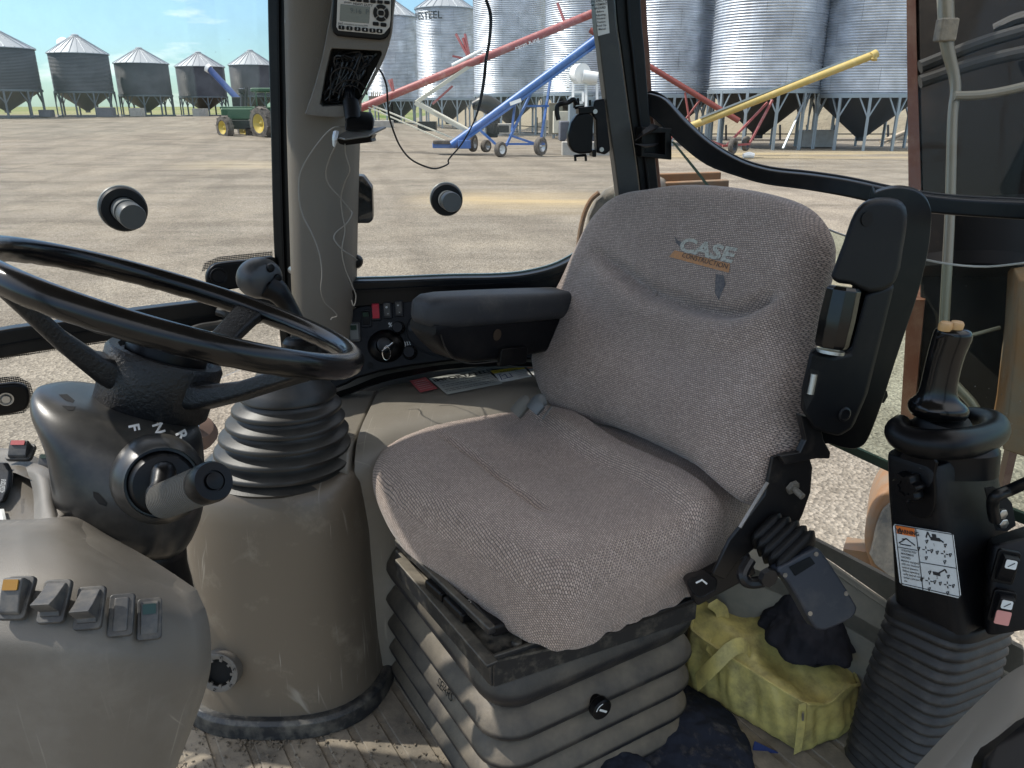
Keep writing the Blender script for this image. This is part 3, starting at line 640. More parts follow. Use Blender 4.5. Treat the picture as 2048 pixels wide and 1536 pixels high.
for (px, py, r, wd, d) in ((450, 255, .72, .45, TD - .9), (490, 262, .62, .42, TD + 1.0), (524, 247, 1.02, .6, TD - .9)):
    wo_ = wheel(tr, D(px, py, d), r, wd, (-.62, -.78, 0), yrim)
    m = MB(); wheel_lugs(m, D(px, py, d), r, wd, (-.62, -.78, 0)); m.build('tread', tyre, wo_)
sa = thing('swing_auger', 'dark blue unloading auger spout sticking up behind the green tractor', 'auger', D(480, 215, 55))
tubeobj(sa, 'tube', D(418, 137, 55), D(477, 200, 55), .22, M('dark_blue_paint', (.03, .07, .22), .4))
m = MB(); m.tube([D(414, 135, 55), D(420, 139, 55)], .3, 12, smooth=False); m.build('spout', white, sa)
m = MB(); m.box(D(478, 206, 55), (.35, .4, .4)); m.build('base_housing', darkmetal, sa, bev=.05)
# ================================================================== CAB
W1 = Plane(cz(-.36, 1.46, 0), (.5145, -.8575, 0)); W2 = Plane(cz(-.36, 1.457, 0), (.119, -.993, 0))
cab = thing('machine_cab', 'black framed loader cab around the seat, with large side and rear windows', 'cab', (0, 1.0, FLOOR))
out1, out2 = -W1.n * .03, -W2.n * .03
def wpts(pl, pts, off=0): return [pl(*p, off) for p in pts]
# glass panes
m = MB(); m.slab(wpts(W1, [(-420, -700), (552, -700), (556, 705), (-420, 1150)], -.012), -W1.n * .005); m.build('window_glass', glass, cab)
m = MB(); m.slab(wpts(W2, [(600, -700), (1240, -700), (1290, 700), (600, 700)], -.012), -W2.n * .005); m.build('window_glass', glass, cab)
# rail of the front side window
m = MB(); a = [(-420, 700), (-150, 690), (0, 653), (120, 637), (240, 617), (400, 597), (470, 590), (560, 580)]; b = [(-420, 775), (-150, 740), (0, 709), (110, 690), (240, 671), (380, 655), (480, 642), (560, 632)]
m.band(wpts(W1, a, .004), wpts(W1, b, .004), W1.n * .028, 4); m.build('window_rail', framem, cab, bev=.004)
m = MB(); b1 = [(x, y - 18) for x, y in b]; b2 = [(x, y - 14) for x, y in b]
m.band(wpts(W1, b1, .0325), wpts(W1, b2, .0325), W1.n * .002, 4); m.build('rail_seal', black, cab)
m = MB(); b2 = [(x, y + 11) for x, y in b]; m.band(wpts(W1, b, -.008), wpts(W1, b2, -.008), -W1.n * .001, 4); m.build('frit_strip', frit, cab, uv=lambda p: (p.x * 1.12, p.z))
# grab tube below the rail
m = MB(); m.tube([W1(436, 622, .05), W1(452, 628, .06), W1(457, 640, .06), W1(440, 650, .06), W1(400, 657, .06), W1(360, 672, .06), W1(300, 690, .05)], .0085, 10); m.build('grab_tube', boot_m, cab)
# rear side window frame (curved)
inn = [(690, 557), (800, 554), (900, 550), (1000, 548), (1060, 541), (1115, 525), (1165, 495), (1200, 460), (1222, 425), (1232, 380)]
outr = [(690, 610), (800, 601), (900, 594), (1000, 588), (1075, 583), (1140, 570), (1205, 538), (1250, 500), (1280, 455), (1300, 400)]
m = MB(); m.band(wpts(W2, inn, .004), wpts(W2, outr, .004), W2.n * .03); m.build('window_frame', framem, cab, bev=.004)
mid = [((x * .55 + X * .45), (y * .55 + Y_ * .45)) for (x, y), (X, Y_) in zip(inn, outr)]
mid2 = [(x + .5, y + 6) for x, y in mid]
m = MB(); m.band(wpts(W2, mid, .035), wpts(W2, mid2, .035), W2.n * .004); m.build('frame_rib', black, cab)
in2 = [(x - 1, y - 3) for x, y in inn]; m = MB(); m.band(wpts(W2, in2, .002), wpts(W2, inn, .002), W2.n * .006); m.build('glass_edge', M('glass_edge_green', (.10, .14, .12), .2), cab)
ou2 = [(x + 2, y + 7) for x, y in outr]; m = MB(); m.band(wpts(W2, outr, -.008), wpts(W2, ou2, -.008), -W2.n * .001); m.build('frit_strip', frit, cab, uv=lambda p: (p.x * 1.12, p.z))
# centre pillar: black outer strip + brown grey trim
def strip(A, B, bulge, n=10, pw=.5, back=(0, .05, 0)):
    A, B = catmull(A, 5), catmull(B, 5); bulge = V(bulge); back = V(back); loops = []
    for a, b in zip(A, B):
        lp = [a.lerp(b, k / n) + bulge * (max(0, 1 - abs(2 * k / n - 1) ** 2.4)) ** pw for k in range(n + 1)]
        loops.append(lp + [b + back, a + back])
    return MB().loft(loops)
m = MB(); m.band([YP(x, y, 1.405) for x, y in ((531, -400), (534, 0), (540, 250), (546, 480), (556, 640), (562, 705))], [YP(x, y, 1.40) for x, y in ((572, -400), (573, 0), (577, 250), (582, 480), (588, 640), (592, 705))], V((0, .05, 0)))
m.build('pillar', framem, cab, bev=.004)
m = MB(); m.band([YP(x, y, 1.395) for x, y in ((552, -400), (553, 0), (557, 250), (563, 480), (570, 640), (574, 705))], [YP(x, y, 1.395) for x, y in ((556, -400), (557, 0), (561, 250), (567, 480), (574, 640), (578, 705))], V((0, .02, 0)))
m.build('pillar_seal', black, cab)
La = [(566, -400), (568, 0), (573, 250), (578, 430), (582, 560), (588, 700)]; Ra = [(730, -400), (722, 0), (711, 250), (706, 430), (704, 560), (702, 700)]
m = strip([YP(x, y, 1.39) for x, y in La], [YP(x, y, 1.42) for x, y in Ra], (0, -.05, 0), 14, .55); m.build('pillar_trim', trimm, cab, ang=50)
sc_ = MB(); sc_.lathe([(.001, .004), (.006, .003), (.007, 0)], YP(578, 44, 1.375), (-.3, -.9, 0), 14); sc_.lathe([(.001, .004), (.006, .003), (.007, 0)], YP(583, 540, 1.375), (-.3, -.9, 0), 14); sc_.build('trim_screw', steel, cab)
# rear side pillar
def pl_band(A, B, off, th, mat, name, bev=.003):
    m = MB(); m.band(wpts(W2, A, off), wpts(W2, B, off), W2.n * th); return m.build(name, mat, cab, bev=bev)
pl_band([(1165, -400), (1181, 0), (1192, 110), (1206, 220), (1224, 350), (1244, 520), (1255, 640)], [(1200, -400), (1219, 0), (1232, 110), (1247, 220), (1266, 350), (1285, 520), (1295, 640)], .01, .035, panelm, 'pillar_panel')
pl_band([(1196, -400), (1217, 0), (1230, 110), (1245, 220), (1264, 350), (1283, 520), (1293, 640)], [(1250, -400), (1266, 0), (1275, 110), (1284, 220), (1300, 350), (1316, 520), (1325, 640)], -.02, .05, framem, 'pillar')
pl_band([(1232, -400), (1247, 0), (1258, 110), (1270, 220), (1287, 350), (1303, 520), (1312, 640)], [(1238, -400), (1253, 0), (1263, 110), (1275, 220), (1292, 350), (1308, 520), (1317, 640)], .02, .02, black, 'pillar_rib')
pl_band([(1250, -400), (1264, 0), (1273, 110), (1282, 220), (1298, 350), (1312, 520)], [(1270, -400), (1284, 0), (1291, 110), (1298, 220), (1312, 350), (1326, 520)], -.05, .03, brownp, 'outer_post')
m = MB()
for (x, y) in ((1267, 115), (1278, 205), (1296, 370)): m.box(W2(x, y, .02), (.006, .006, .022))
m.build('hinge_pin', steel, cab, bev=.002)
# curved gasket bar of the rear window (d gives the distance of every point)
top = [(1280, 186, 1.42), (1300, 187, 1.42), (1330, 200, 1.41), (1370, 243, 1.40), (1420, 287, 1.39), (1480, 322, 1.37), (1540, 340, 1.34), (1620, 349, 1.29), (1700, 361, 1.23), (1800, 382, 1.14), (1900, 396, 1.06), (2048, 404, .95), (2250, 412, .84)]
bot = [(1280, 222, 1.42), (1300, 233, 1.42), (1325, 255, 1.41), (1362, 292, 1.40), (1412, 330, 1.39), (1470, 352, 1.37), (1530, 369, 1.34), (1610, 380, 1.29), (1700, 396, 1.23), (1800, 419, 1.14), (1900, 431, 1.06), (2048, 441, .95), (2250, 452, .84)]
m = MB(); m.band([D(*p) for p in top], [D(*p) for p in bot], V((.012, .028, 0)), 4); m.build('rear_window_bar', framem, cab, bev=.004)
m = MB(); m.band([D(x, y - 7, d + .03) for x, y, d in top], [D(x, y + 2, d + .03) for x, y, d in top], V((.004, .012, 0)), 4); m.build('rubber_gasket', rubber, cab, bev=.003)
# upper rear glass behind the bar
vs = []; 
gp = [(1312, 1.455), (1370, 1.435), (1480, 1.40), (1620, 1.325), (1800, 1.18), (2048, .985), (2350, .82)]
def curved_pane(name, tops, bots, mat):
    m = MB(); loops = []
    for (a, b) in zip(tops, bots):
        th = V((.0018, .0045, 0)); loops.append([a, b, b + th, a + th])
    m.loft(loops); return m.build(name, mat, cab)
tp = catmull([D(x, -260, d) for x, d in gp], 4); bt = catmull([D(x, y, d) for (x, d), y in zip(gp, (225, 280, 338, 365, 402, 425, 440))], 4)
curved_pane('rear_window_glass', tp, bt, glassdirty)
# lower rear glass pane stowed inside, with thick green edges
gl = [(1610, 440, 852, 1.30), (1700, 475, 893, 1.225), (1840, 517, 955, 1.125), (1950, 533, 990, 1.05), (2048, 526, 1030, .98), (2250, 500, 1090, .87)]
tp = catmull([D(x, t, d) for x, t, b, d in gl], 4); bt = catmull([D(x + 6, b, d) for x, t, b, d in gl], 4)
curved_pane('lower_rear_glass', tp, bt, glassgreen)
edge = M('thick_glass_edge', (.055, .085, .062), .25)
m = MB(); m.band(bt, [p + V((0, 0, -.014)) for p in bt], V((.003, .008, 0)), 1); m.build('glass_bottom_edge', edge, cab)
m = MB(); m.tube(tp, .0016, 6, smooth=False); m.build('glass_top_edge', M('glass_edge_pale', (.5, .5, .45), .2), cab)
# stay pane edge near the clip
m = MB(); m.band([D(1343, 283, 1.40), D(1385, 335, 1.39), D(1418, 378, 1.38)], [D(1348, 283, 1.40), D(1391, 335, 1.39), D(1424, 378, 1.38)], V((0, .006, 0)), 3); m.build('glass_stay', edge, cab)
# lower edge strip of the rear opening and sill ledge
sa_ = [(1470, 1005, 1.42), (1560, 1045, 1.37), (1640, 1085, 1.32), (1790, 1163, 1.22), (1900, 1225, 1.13), (2048, 1300, 1.04)]; sb_ = [(1470, 1030, 1.42), (1560, 1068, 1.37), (1640, 1108, 1.32), (1790, 1212, 1.22), (1900, 1280, 1.13), (2048, 1365, 1.04)]
m = MB(); m.band([D(*p) for p in sa_], [D(*p) for p in sb_], V((.004, .01, 0))); m.build('rear_sill_glass', edge, cab)
sillm = M('sill_grey', (.20, .19, .16), .6, dust=((.36, .32, .25), .6, 12, .4, .7))
sc2 = [sb_[0], sb_[0], sb_[1], sb_[2], sb_[3], sb_[5]]
inn_ = [(1380, 1065, 1.39), (1470, 1120, 1.365), (1560, 1158, 1.34), (1640, 1192, 1.31), (1790, 1276, 1.22), (2048, 1425, 1.04)]
m.band([D(x, y + 1, d - .002) for x, y, d in sc2], [D(*p) for p in inn_], V((0, 0, -.03))); m.build('rear_sill', sillm, cab)
for o_, th_ in ((.12, 0), (.22, 0)):
    m = MB(); A = [D(x, y + 1, d - .002) for x, y, d in sc2]; B = [D(*p) for p in inn_]
    m.tube([a.lerp(b, o_) + V((0, 0, .003)) for a, b in zip(A, B)], .004, 6); m.build('sill_rib', sillm, cab)
m = MB(); A = [D(x, y, d) for x, y, d in inn_]; m.band(A, [V((a.x, a.y, FLOOR)) for a in A], V((.02, .03, 0))); m.build('rear_bulkhead', sillm, cab)
# front window, roof, lower wall
roofm = M('headliner', (.30, .29, .26), .8)
m = MB(); zr = 2.88; m.slab([V((-1.08, .02, zr)), V((-1.08, .80, zr)), V((-1.19, .95, zr)), V((-1.19, 1.34, zr)), V((-1.0, 1.44, zr)), V((-.8, 1.56, zr)), V((.5, 1.85, zr)), V((.8, 1.0, zr)), V((.75, .02, zr))], (0, 0, .07)); m.build('roof', roofm, cab, bev=.02)  # unseen roof, outline shaped to shade the seat but let sun reach dash
wallm = M('cab_lower_wall', (.10, .095, .085), .6)
m = MB(); m.slab([V((-.36, 1.462, FLOOR)), V((.42, 1.556, FLOOR)), V((.42, 1.556, 2.25 - .375)), V((-.36, 1.462, 2.25 - .40))], (0, .03, 0)); m.build('lower_side_panel', wallm, cab)
m = MB(); m.slab([V((-1.25, .0, FLOOR - .02)), V((-1.1, .98, FLOOR - .02)), V((-.4, 1.46, FLOOR - .02)), V((.45, 1.55, FLOOR - .02)), V((.74, .9, FLOOR - .02)), V((.8, -.02, FLOOR - .02))], (0, 0, -.06)); m.build('floor_pan', darkmetal, cab)
m = MB(); m.beam(V((-1.12, .0, FLOOR)), V((-1.12, .0, 2.88)), .07); m.build('front_post', framem, cab, bev=.01)
m = MB(); m.beam(V((-1.02, 1.10, FLOOR)), V((-1.0, 1.10, 2.88)), .05); m.build('front_post', framem, cab, bev=.01)
m = MB(); m.beam(V((.78, -.05, FLOOR)), V((.78, -.05, 2.88)), .08); m.build('rear_post', framem, cab, bev=.01)
# latch tongue on the front side glass
def oval(pl, pts, off, th, mat, name, par, bev=.006):
    q = catmull([(x, y, 0) for x, y in pts], 5, True)
    m = MB(); m.slab([pl(v.x, v.y, off) for v in q], pl.n * th); return m.build(name, mat, par, bev=bev)
lt = oval(W1, [(418, 532), (440, 523), (500, 517), (545, 512), (548, 540), (545, 570), (500, 571), (440, 578), (416, 572), (409, 552)], .002, .016, black, 'window_hinge', cab)
m = MB(); m.lathe([(.0, .002), (.011, .002), (.013, .005), (.015, .005), (.015, 0)], W1(437, 552, .018), W1.n, 20); m.build('hinge_bolt', black2, lt)
m = MB(); fo = [(403, 545), (409, 526), (436, 514), (500, 507), (545, 502), (545, 516), (440, 527), (418, 536)]; m.slab(wpts(W1, fo, -.006), -W1.n * .001); m.build('frit_dots', frit, lt, uv=lambda p: (p.x * 1.17, p.z))
lt = oval(W1, [(-60, 768), (-10, 765), (30, 762), (52, 768), (60, 785), (58, 805), (45, 818), (0, 828), (-60, 832)], .002, .014, black, 'window_hinge', cab)
m = MB(); m.lathe([(.0, .004), (.006, .004), (.008, .0)], W1(12, 798, .016), W1.n, 16); m.lathe([(.0095, .0), (.0095, .002), (.011, .002), (.011, 0)], W1(12, 798, .016), W1.n, 20); m.build('hinge_bolt', steel, lt)
m = MB(); fo = [(-60, 756), (36, 753), (60, 766), (68, 788), (64, 810), (48, 826), (-60, 840)]; m.slab(wpts(W1, fo, -.006), -W1.n * .001); m.build('frit_dots', frit, lt, uv=lambda p: (p.x * 1.17, p.z))
# window knobs
def knob(pl, c, tip, r0, r1, lab):
    C0 = pl(*c, .0)
    d = (pl(*tip, .055) - C0).normalized(); r0 = r0 / FPX * (C0 - CAM).dot(fw); r1 = r1 / FPX * (C0 - CAM).dot(fw)
    m = MB(); m.lathe([(.001, .0), (r0, .0), (r0, .006), (r0 * .93, .010), (r0 * .6, .010), (r0 * .55, .004), (.001, .004)], C0, pl.n, 40); k = m.build('window_knob', rubber, cab)
    m = MB(); m.lathe([(.001, -.02), (r0 * 1.02, -.02), (r0 * 1.04, -.014), (r0, -.012)], C0, pl.n, 40); m.build('outer_washer', M('pale_washer', (.25, .27, .26), .35), k)
    m = MB(); m.lathe([(r1, .004), (r1, .022), (r1 * .97, .022)], C0, d, 28); m.build('collar', M('grey_collar', (.16, .17, .17), .4), k)
    m = MB(); m.lathe([(r1 * .9, .022), (r1 * .9, .028), (r1 * .97, .028)], C0, d, 28); m.build('groove', black, k)
    m = MB(); m.lathe([(r1 * .97, .028), (r1, .03), (r1, .050), (r1 * .96, .052), (.001, .052)], C0, d, 28); m.build('cap', M('grey_cap', (.07, .075, .075), .45), k)
    return k
knob(W1, (247, 418), (268, 436), 44, 25, 'black round window knob with grey barrel on the large front side glass')
knob(W2, (893, 399), (905, 405), 32, 19, 'black round window knob with grey barrel on the side glass below the hanging cord')
# black box outside the glass and small disc
m = MB(); m.slab(wpts(W2, [(690, 350), (726, 352), (744, 376), (746, 440), (739, 447), (690, 447)], -.03), -W2.n * .05); tag(m.build('work_lamp_housing', black, None, bev=.004), 'black chamfered box mounted outside the glass beside the centre pillar', 'housing')
m = MB(); m.lathe([(.001, .006), (.010, .005), (.013, 0), (.013, -.01)], W2(712, 524, .0), W2.n, 24); m.build('rubber_stop', black, cab)
# decal on the rear pillar panel
m = MB(); m.slab(wpts(W2, [(1181, -90), (1207, -90), (1219, 66), (1196, 72)], .046), W2.n * .0006); dc = m.build('warning_decal', labelw, cab)
m = MB(); e1 = (W2(1219, 30, .047) - W2(1186, 34, .047)).normalized()
for k, s_ in enumerate(('UNEXPECTED', 'MOVEMENT', 'HAZARD', 'Before', 'Adjusting', 'Window', 'Position', 'Read Op.', 'Manual')):
    m.text(s_, W2(1198 + k * .8, 2 + k * 7, .0475), e1, V((0, 0, 1)), .0052 if k < 3 else .0046, 0, 'CENTER', .01)
m.build('decal_text', ink, dc, flat=True)
# ------------------------------------------------------------------ window latch
la = thing('window_latch', 'black metal window latch with bent handle on the side glass by the rear pillar', 'latch', W2(1180, 260))
m = MB(); m.slab(wpts(W2, [(1183, 232), (1170, 224), (1150, 228), (1138, 245), (1132, 270), (1134, 290), (1142, 303), (1156, 307), (1180, 305)], .03), W2.n * .02); m.build('body', black, la, bev=.004)
m = MB(); m.slab(wpts(W2, [(1183, 201), (1203, 197), (1215, 300), (1204, 308), (1188, 304), (1186, 240), (1178, 228)], .02), W2.n * .025); m.build('mount_plate', black2, la, bev=.003)
m = MB(); m.slab(wpts(W2, [(1150, 215), (1182, 212), (1184, 226), (1152, 229)], .02), W2.n * .03); m.slab(wpts(W2, [(1178, 298), (1186, 298), (1186, 312), (1178, 312)], .02), W2.n * .03); m.build('bracket', black, la, bev=.002)
m = MB(); m.tube([W2(1117, 240, .055), W2(1114, 226, .055), W2(1115, 212, .055), W2(1124, 207, .055), W2(1136, 205, .05), W2(1147, 199, .05), W2(1152, 208, .045)], .0042, 10); m.build('handle', framem, la)
m = MB()
for a, b in (((1150, 310), (1151, 322)), ((1150, 312), (1172, 310)), ((1171, 310), (1172, 322)), ((1156, 196), (1157, 210)), ((1149, 203), (1149, 216)), ((1149, 216), (1168, 213)), ((1180, 200), (1180, 212))): m.tube([W2(*a, .04), W2(*b, .04)], .0024, 8, smooth=False)
m.build('pin', black, la)
m = MB(); m.lathe([(.001, .003), (.004, .003), (.0045, 0)], W2(1190, 223, .047), W2.n, 14); m.lathe([(.001, .003), (.004, .003), (.0045, 0)], W2(1203, 299, .047), W2.n, 14); m.build('screw', steel, la)
# clip holder right of the pillar
cl = thing('belt_clip_holder', 'black clip holder with two leaf shaped flaps right of the rear pillar', 'holder', W2(1310, 290))
hp = Plane(W2(1310, 290, .06), (.25, -.96, 0))
m = MB(); m.slab([hp(*p) for p in ((1284, 254), (1344, 256), (1344, 320), (1283, 314))], -hp.n * .03, ([hp(*p) for p in ((1291, 268), (1330, 266), (1330, 308), (1290, 305))],)); m.slab([hp(*p, -.024) for p in ((1288, 262), (1336, 262), (1336, 312), (1287, 308))], -hp.n * .004); m.build('box', black, cl, bev=.0025)
def leaf(pts, wds, mat, par):
    m = MB(); loops = []
    for p, w_ in zip(pts, wds): p = V(p); loops.append([p + V((0, 0, w_)), p + V((0, -w_ * .8, 0)), p - V((0, 0, w_ * .5)), p + V((0, w_ * .8, 0))])
    m.loft(loops); return m.build('flap', mat, par, bev=.001)
leaf([hp(1268, 282, .05), hp(1285, 269, .045), hp(1303, 259, .03), hp(1318, 254, .005)], [.001, .007, .010, .002], black2, cl)
leaf([hp(1270, 288, .05), hp(1290, 293, .04), hp(1308, 291, .02), hp(1318, 287, .0)], [.001, .004, .004, .001], black2, cl)
# ================================================================== RADIO POD
PP = Plane(D(700, 120, 1.20), (.12, -.98, -.10))
pod = thing('radio_pod', 'grey brown plastic pod on the centre pillar holding the radio above a cable pocket', 'console pod', PP(690, 120))
outer = [(672, -140), (664, 0), (655, 60), (643, 120), (625, 185), (613, 220), (616, 230), (680, 235), (708, 228), (722, 205), (745, 165), (768, 118), (781, 75), (786, 30), (792, -140)]
hole = [(664, 97), (762, 102), (764, 108), (745, 150), (722, 196), (708, 210), (645, 213), (640, 208), (650, 150), (661, 102)]
outc = catmull([(x, y, 0) for x, y in outer], 3, True)
m = MB(); m.slab([PP(v.x, v.y) for v in outc], -PP.n * .075, ([PP(x, y) for x, y in hole],)); m.build('pod_shell', greige, pod, bev=.006, seg=3)
m = MB(); m.slab([PP(x, y, -.045) for x, y in ((658, 92), (770, 98), (712, 214), (636, 216))], -PP.n * .004); m.build('pocket_back', black, pod)
rd = thing('car_radio', 'silver faced marine style radio with small display and rows of black buttons', 'radio', PP(725, 20))
bez = [(672, -140), (667, 0), (664, 52), (667, 66), (676, 72), (760, 80), (773, 77), (781, 66), (784, 30), (790, -140)]
m = MB(); m.slab([PP(x, y, .001) for x, y in bez], PP.n * .012); m.build('bezel', black, rd, bev=.003)
fpm = M('radio_silver_face', (.50, .47, .43), .45)
fc = [(680, -120), (675, 0), (673, 54), (677, 61), (762, 69), (768, 67), (779, 54), (781, 40), (786, -120)]
m = MB(); m.slab([PP(x, y, .013) for x, y in fc], PP.n * .0015); m.build('faceplate', fpm, rd, bev=.0008)
m = MB(); m.slab([PP(x, y, .0145) for x, y in ((681, 8), (740, 14), (738, 46), (737, 47), (680, 42), (679, 40))], PP.n * .001); scr = m.build('screen', M('lcd_screen', (.16, .18, .165), .15), rd, bev=.0008)
ex = (PP(740, 14) - PP(681, 8)).normalized(); ey = V((0, 0, 1))
m = MB(); m.text('9:16  P', PP(700, 21, .016), ex, ey, .010, .0002); m.build('clock_digits', M('lcd_ink', (.07, .08, .075), .4), scr, flat=True)
m = MB(); m.text('HEAVY DUTY', PP(706, 7.5, .0148), ex, ey, .0048, .0002, 'LEFT', .02); m.text('JENSEN', PP(688, 4.5, .0148), ex, ey, .0034, .0002, 'LEFT', .01); m.text('ANSWERING RECEIVER', PP(687, 48, .0148), ex, ey, .0028, .0002); m.text('pad', PP(676, 46, .0148), ex, ey, .005, .0002)
m.text('J2000', PP(727, 51, .0148), ex, ey, .003, .0002); m.build('printed_text', ink, rd, flat=True)
def btn(px, py, w_, h_, txt=None, off=.0145, nm='button', par=rd, pl=PP, mat=black, th=.0025, tm=fpm):
    a = pl(px, py, off); sc = (a - CAM).dot(fw) / FPX; ax_ = (pl(px + 10, py + 1, off) - a).normalized(); ay = pl.n.cross(ax_)
    m = MB(); lp = rrect(a, ax_, ay, w_ * sc / 2, h_ * sc / 2, min(w_, h_) * sc * .3, 4); m.slab(lp, pl.n * th); b = m.build(nm, mat, par, bev=.0006)
    if txt: m = MB(); m.text(txt, pl(px, py, off + th + .0002), ax_, V((0, 0, 1)), h_ * sc * .9, .0001, 'CENTER', .02); m.build('digit', tm, b, flat=True)
    return b
for i, (x, y) in enumerate(((683, 55), (699, 56.5), (715, 58), (730, 59.5), (745, 61), (759, 62))): btn(x, y, 12, 7.5, str(i + 1))
for x, y in ((705, -1), (718, 0.5), (732, 2), (746, 3), (760, 4), (774, 5)): btn(x, y, 11, 6)
for x, y in ((751.5, 47.5), (767, 49.5)): btn(x, y, 12, 7)
btn(762, 26, 11, 9)
cpt = PP(762, 26, .0145); sc0 = (cpt - CAM).dot(fw) / FPX
for k in range(4):
    a0 = k * pi / 2 - pi / 4 + .08; lp = []; ay = PP.n.cross(ex)
    for i in range(9): a = a0 + (pi / 2 - .16) * i / 8; lp.append(cpt + ex * (15.5 * sc0 * cos(a)) + ay * (15.5 * sc0 * sin(a)))
    for i in range(9): a = a0 + (pi / 2 - .16) * (1 - i / 8); lp.append(cpt + ex * (8.2 * sc0 * cos(a)) + ay * (8.2 * sc0 * sin(a)))
    m = MB(); m.slab(lp, PP.n * .0025); m.build('direction_button', black, rd)
# tangle of cables in the pocket
cablem = M('cable_black', (.007, .007, .008), .4)
m = MB(); rr = random.Random(11)
def inpocket(): 
    y = rr.uniform(104, 205); l_ = 664 - (y - 97) * .2; r_ = 762 - max(0, y - 103) * .52; return (rr.uniform(l_ + 4, r_ - 4), y)
for k in range(46):
    p = [PP(*inpocket(), rr.uniform(-.038, -.008)) for _ in range(rr.choice((3, 4, 5)))]; m.tube(p, rr.uniform(.0009, .0022), 6, 6)
for c, r_ in (((700, 190), 34), ((700, 190), 22), ((688, 160), 28)):
    m.tube([PP(c[0] + r_ * cos(a), min(208, c[1] + r_ * .9 * sin(a)), -.006) for a in [pi + i * pi / 7 for i in range(8)]], .0013, 6, 4)
tag(m.build('cable_tangle', cablem, None, origin=PP(700, 150)), 'tangle of thin black cables stuffed in the pocket below the radio', 'cables')
# ------------------------------------------------------------------ charger and phone mount
ch = thing('charger_plug', 'black power plug and flat holder hanging from cables below the radio pod', 'charger', D(705, 240, 1.2))
m = MB(); m.tube([D(697, 170, 1.25), D(699, 190, 1.22), D(701, 205, 1.215)], [.004, .008, .0085], 12); m.tube([D(701, 203, 1.213), D(704, 222, 1.21), D(706, 243, 1.205)], [.0125, .013, .012], 4 * 4, smooth=False); m.build('plug', black2, ch, bev=.001)
for k in range(7):
    m = MB(); a = k * 2 * pi / 7; m.tube([D(698 + 5 * cos(a), 184, 1.215 + .006 * sin(a)), D(700 + 10 * cos(a), 205, 1.212 + .01 * sin(a))], .0009, 5, smooth=False); m.build('strain_rib', cablem, ch)
m = MB(); m.slab([D(688, 262, 1.17), D(690, 248, 1.20), D(712, 240, 1.22), D(742, 243, 1.22), D(747, 256, 1.18), D(746, 262, 1.165)], V((0, .0, .014)) + V((0, .02, 0))); m.build('socket_box', black, ch, bev=.003)
m = MB(); m.slab([D(671, 277, 1.15), D(700, 262, 1.18), D(773, 257, 1.21), D(738, 274, 1.15), D(690, 281, 1.13)], V((0, 0, .003))); m.build('holder_plate', M('dark_plate', (.10, .095, .085), .35), ch, bev=.001)
m = MB(); m.slab([D(678, 288, 1.16), D(672, 278, 1.16), D(738, 272, 1.16), D(746, 268, 1.17), D(742, 277, 1.17), D(745, 284, 1.17), D(690, 291, 1.16)], V((0, .04, 0))); m.build('holder_body', black, ch, bev=.002)
m = MB(); m.patch([[D(667, 262, 1.155), D(672, 261, 1.15), D(678, 263, 1.15)], [D(664, 275, 1.15), D(669, 276, 1.14), D(675, 276, 1.14)], [D(665, 291, 1.15), D(669, 294, 1.145), D(673, 286, 1.15)]], 4, (0, .001, 0)); m.build('clear_tape', M('clear_tape', (.45, .46, .47), .25), ch)
# thin wires
wirem = M('thin_grey_wire', (.22, .20, .17), .45)
def wire(pts, r, mat, lab, nm='wire'):
    m = MB(); m.tube([D(*p) for p in pts], r, 6, 7); return tag(m.build(nm, mat, None, origin=D(*pts[0])), lab, 'wire')
wire([(690, 255, 1.20), (676, 254, 1.18), (664, 257, 1.18), (645, 275, 1.20), (618, 312, 1.22), (600, 350, 1.24), (598, 395, 1.25), (606, 432, 1.26), (624, 468, 1.27), (638, 505, 1.28), (644, 545, 1.29), (642, 580, 1.30), (650, 605, 1.32), (668, 622, 1.34), (674, 632, 1.35), (664, 636, 1.35), (662, 640, 1.35)], .0011, wirem, 'pale thin wire bowing far left across the brown centre pillar')
wire([(672, 290, 1.16), (660, 315, 1.19), (652, 345, 1.22), (658, 370, 1.24), (680, 395, 1.27), (699, 418, 1.30), (704, 428, 1.30), (692, 448, 1.30), (672, 465, 1.30), (669, 480, 1.30), (686, 500, 1.31), (706, 513, 1.33), (714, 520, 1.35)], .0011, wirem, 'thin dark wire zigzagging down the right edge of the centre pillar')
wire([(690, 288, 1.16), (692, 310, 1.18), (700, 340, 1.2), (690, 365, 1.24), (682, 395, 1.27), (685, 430, 1.29), (690, 460, 1.30), (684, 500, 1.31), (690, 535, 1.33), (704, 570, 1.35), (712, 592, 1.36), (708, 612, 1.36), (703, 600, 1.36)], .0009, wirem, 'thinnest wire dropping nearly straight down the centre pillar to its foot')
m = MB(); m.tube([D(*p) for p in ((752, 131, 1.26), (764, 147, 1.24), (773, 172, 1.25), (775, 200, 1.27), (778, 232, 1.29), (787, 262, 1.31), (800, 292, 1.33), (820, 317, 1.34), (848, 332, 1.35), (872, 337, 1.35), (896, 328, 1.35), (898, 318, 1.35), (924, 287, 1.35), (948, 243, 1.35), (960, 205, 1.35), (968, 160, 1.34), (972, 120, 1.34), (979, 80, 1.33), (981, 30, 1.32), (970, -10, 1.32), (960, -80, 1.32))],
                 [.0016] * 10 + [.0014] * 4 + [.0025, .003, .0028, .0028, .003, .0028, .0028], 8, 6)
tag(m.build('hanging_cord', cablem, None, origin=D(752, 131, 1.26)), 'black cord hanging in a deep loop across the side window', 'cord')

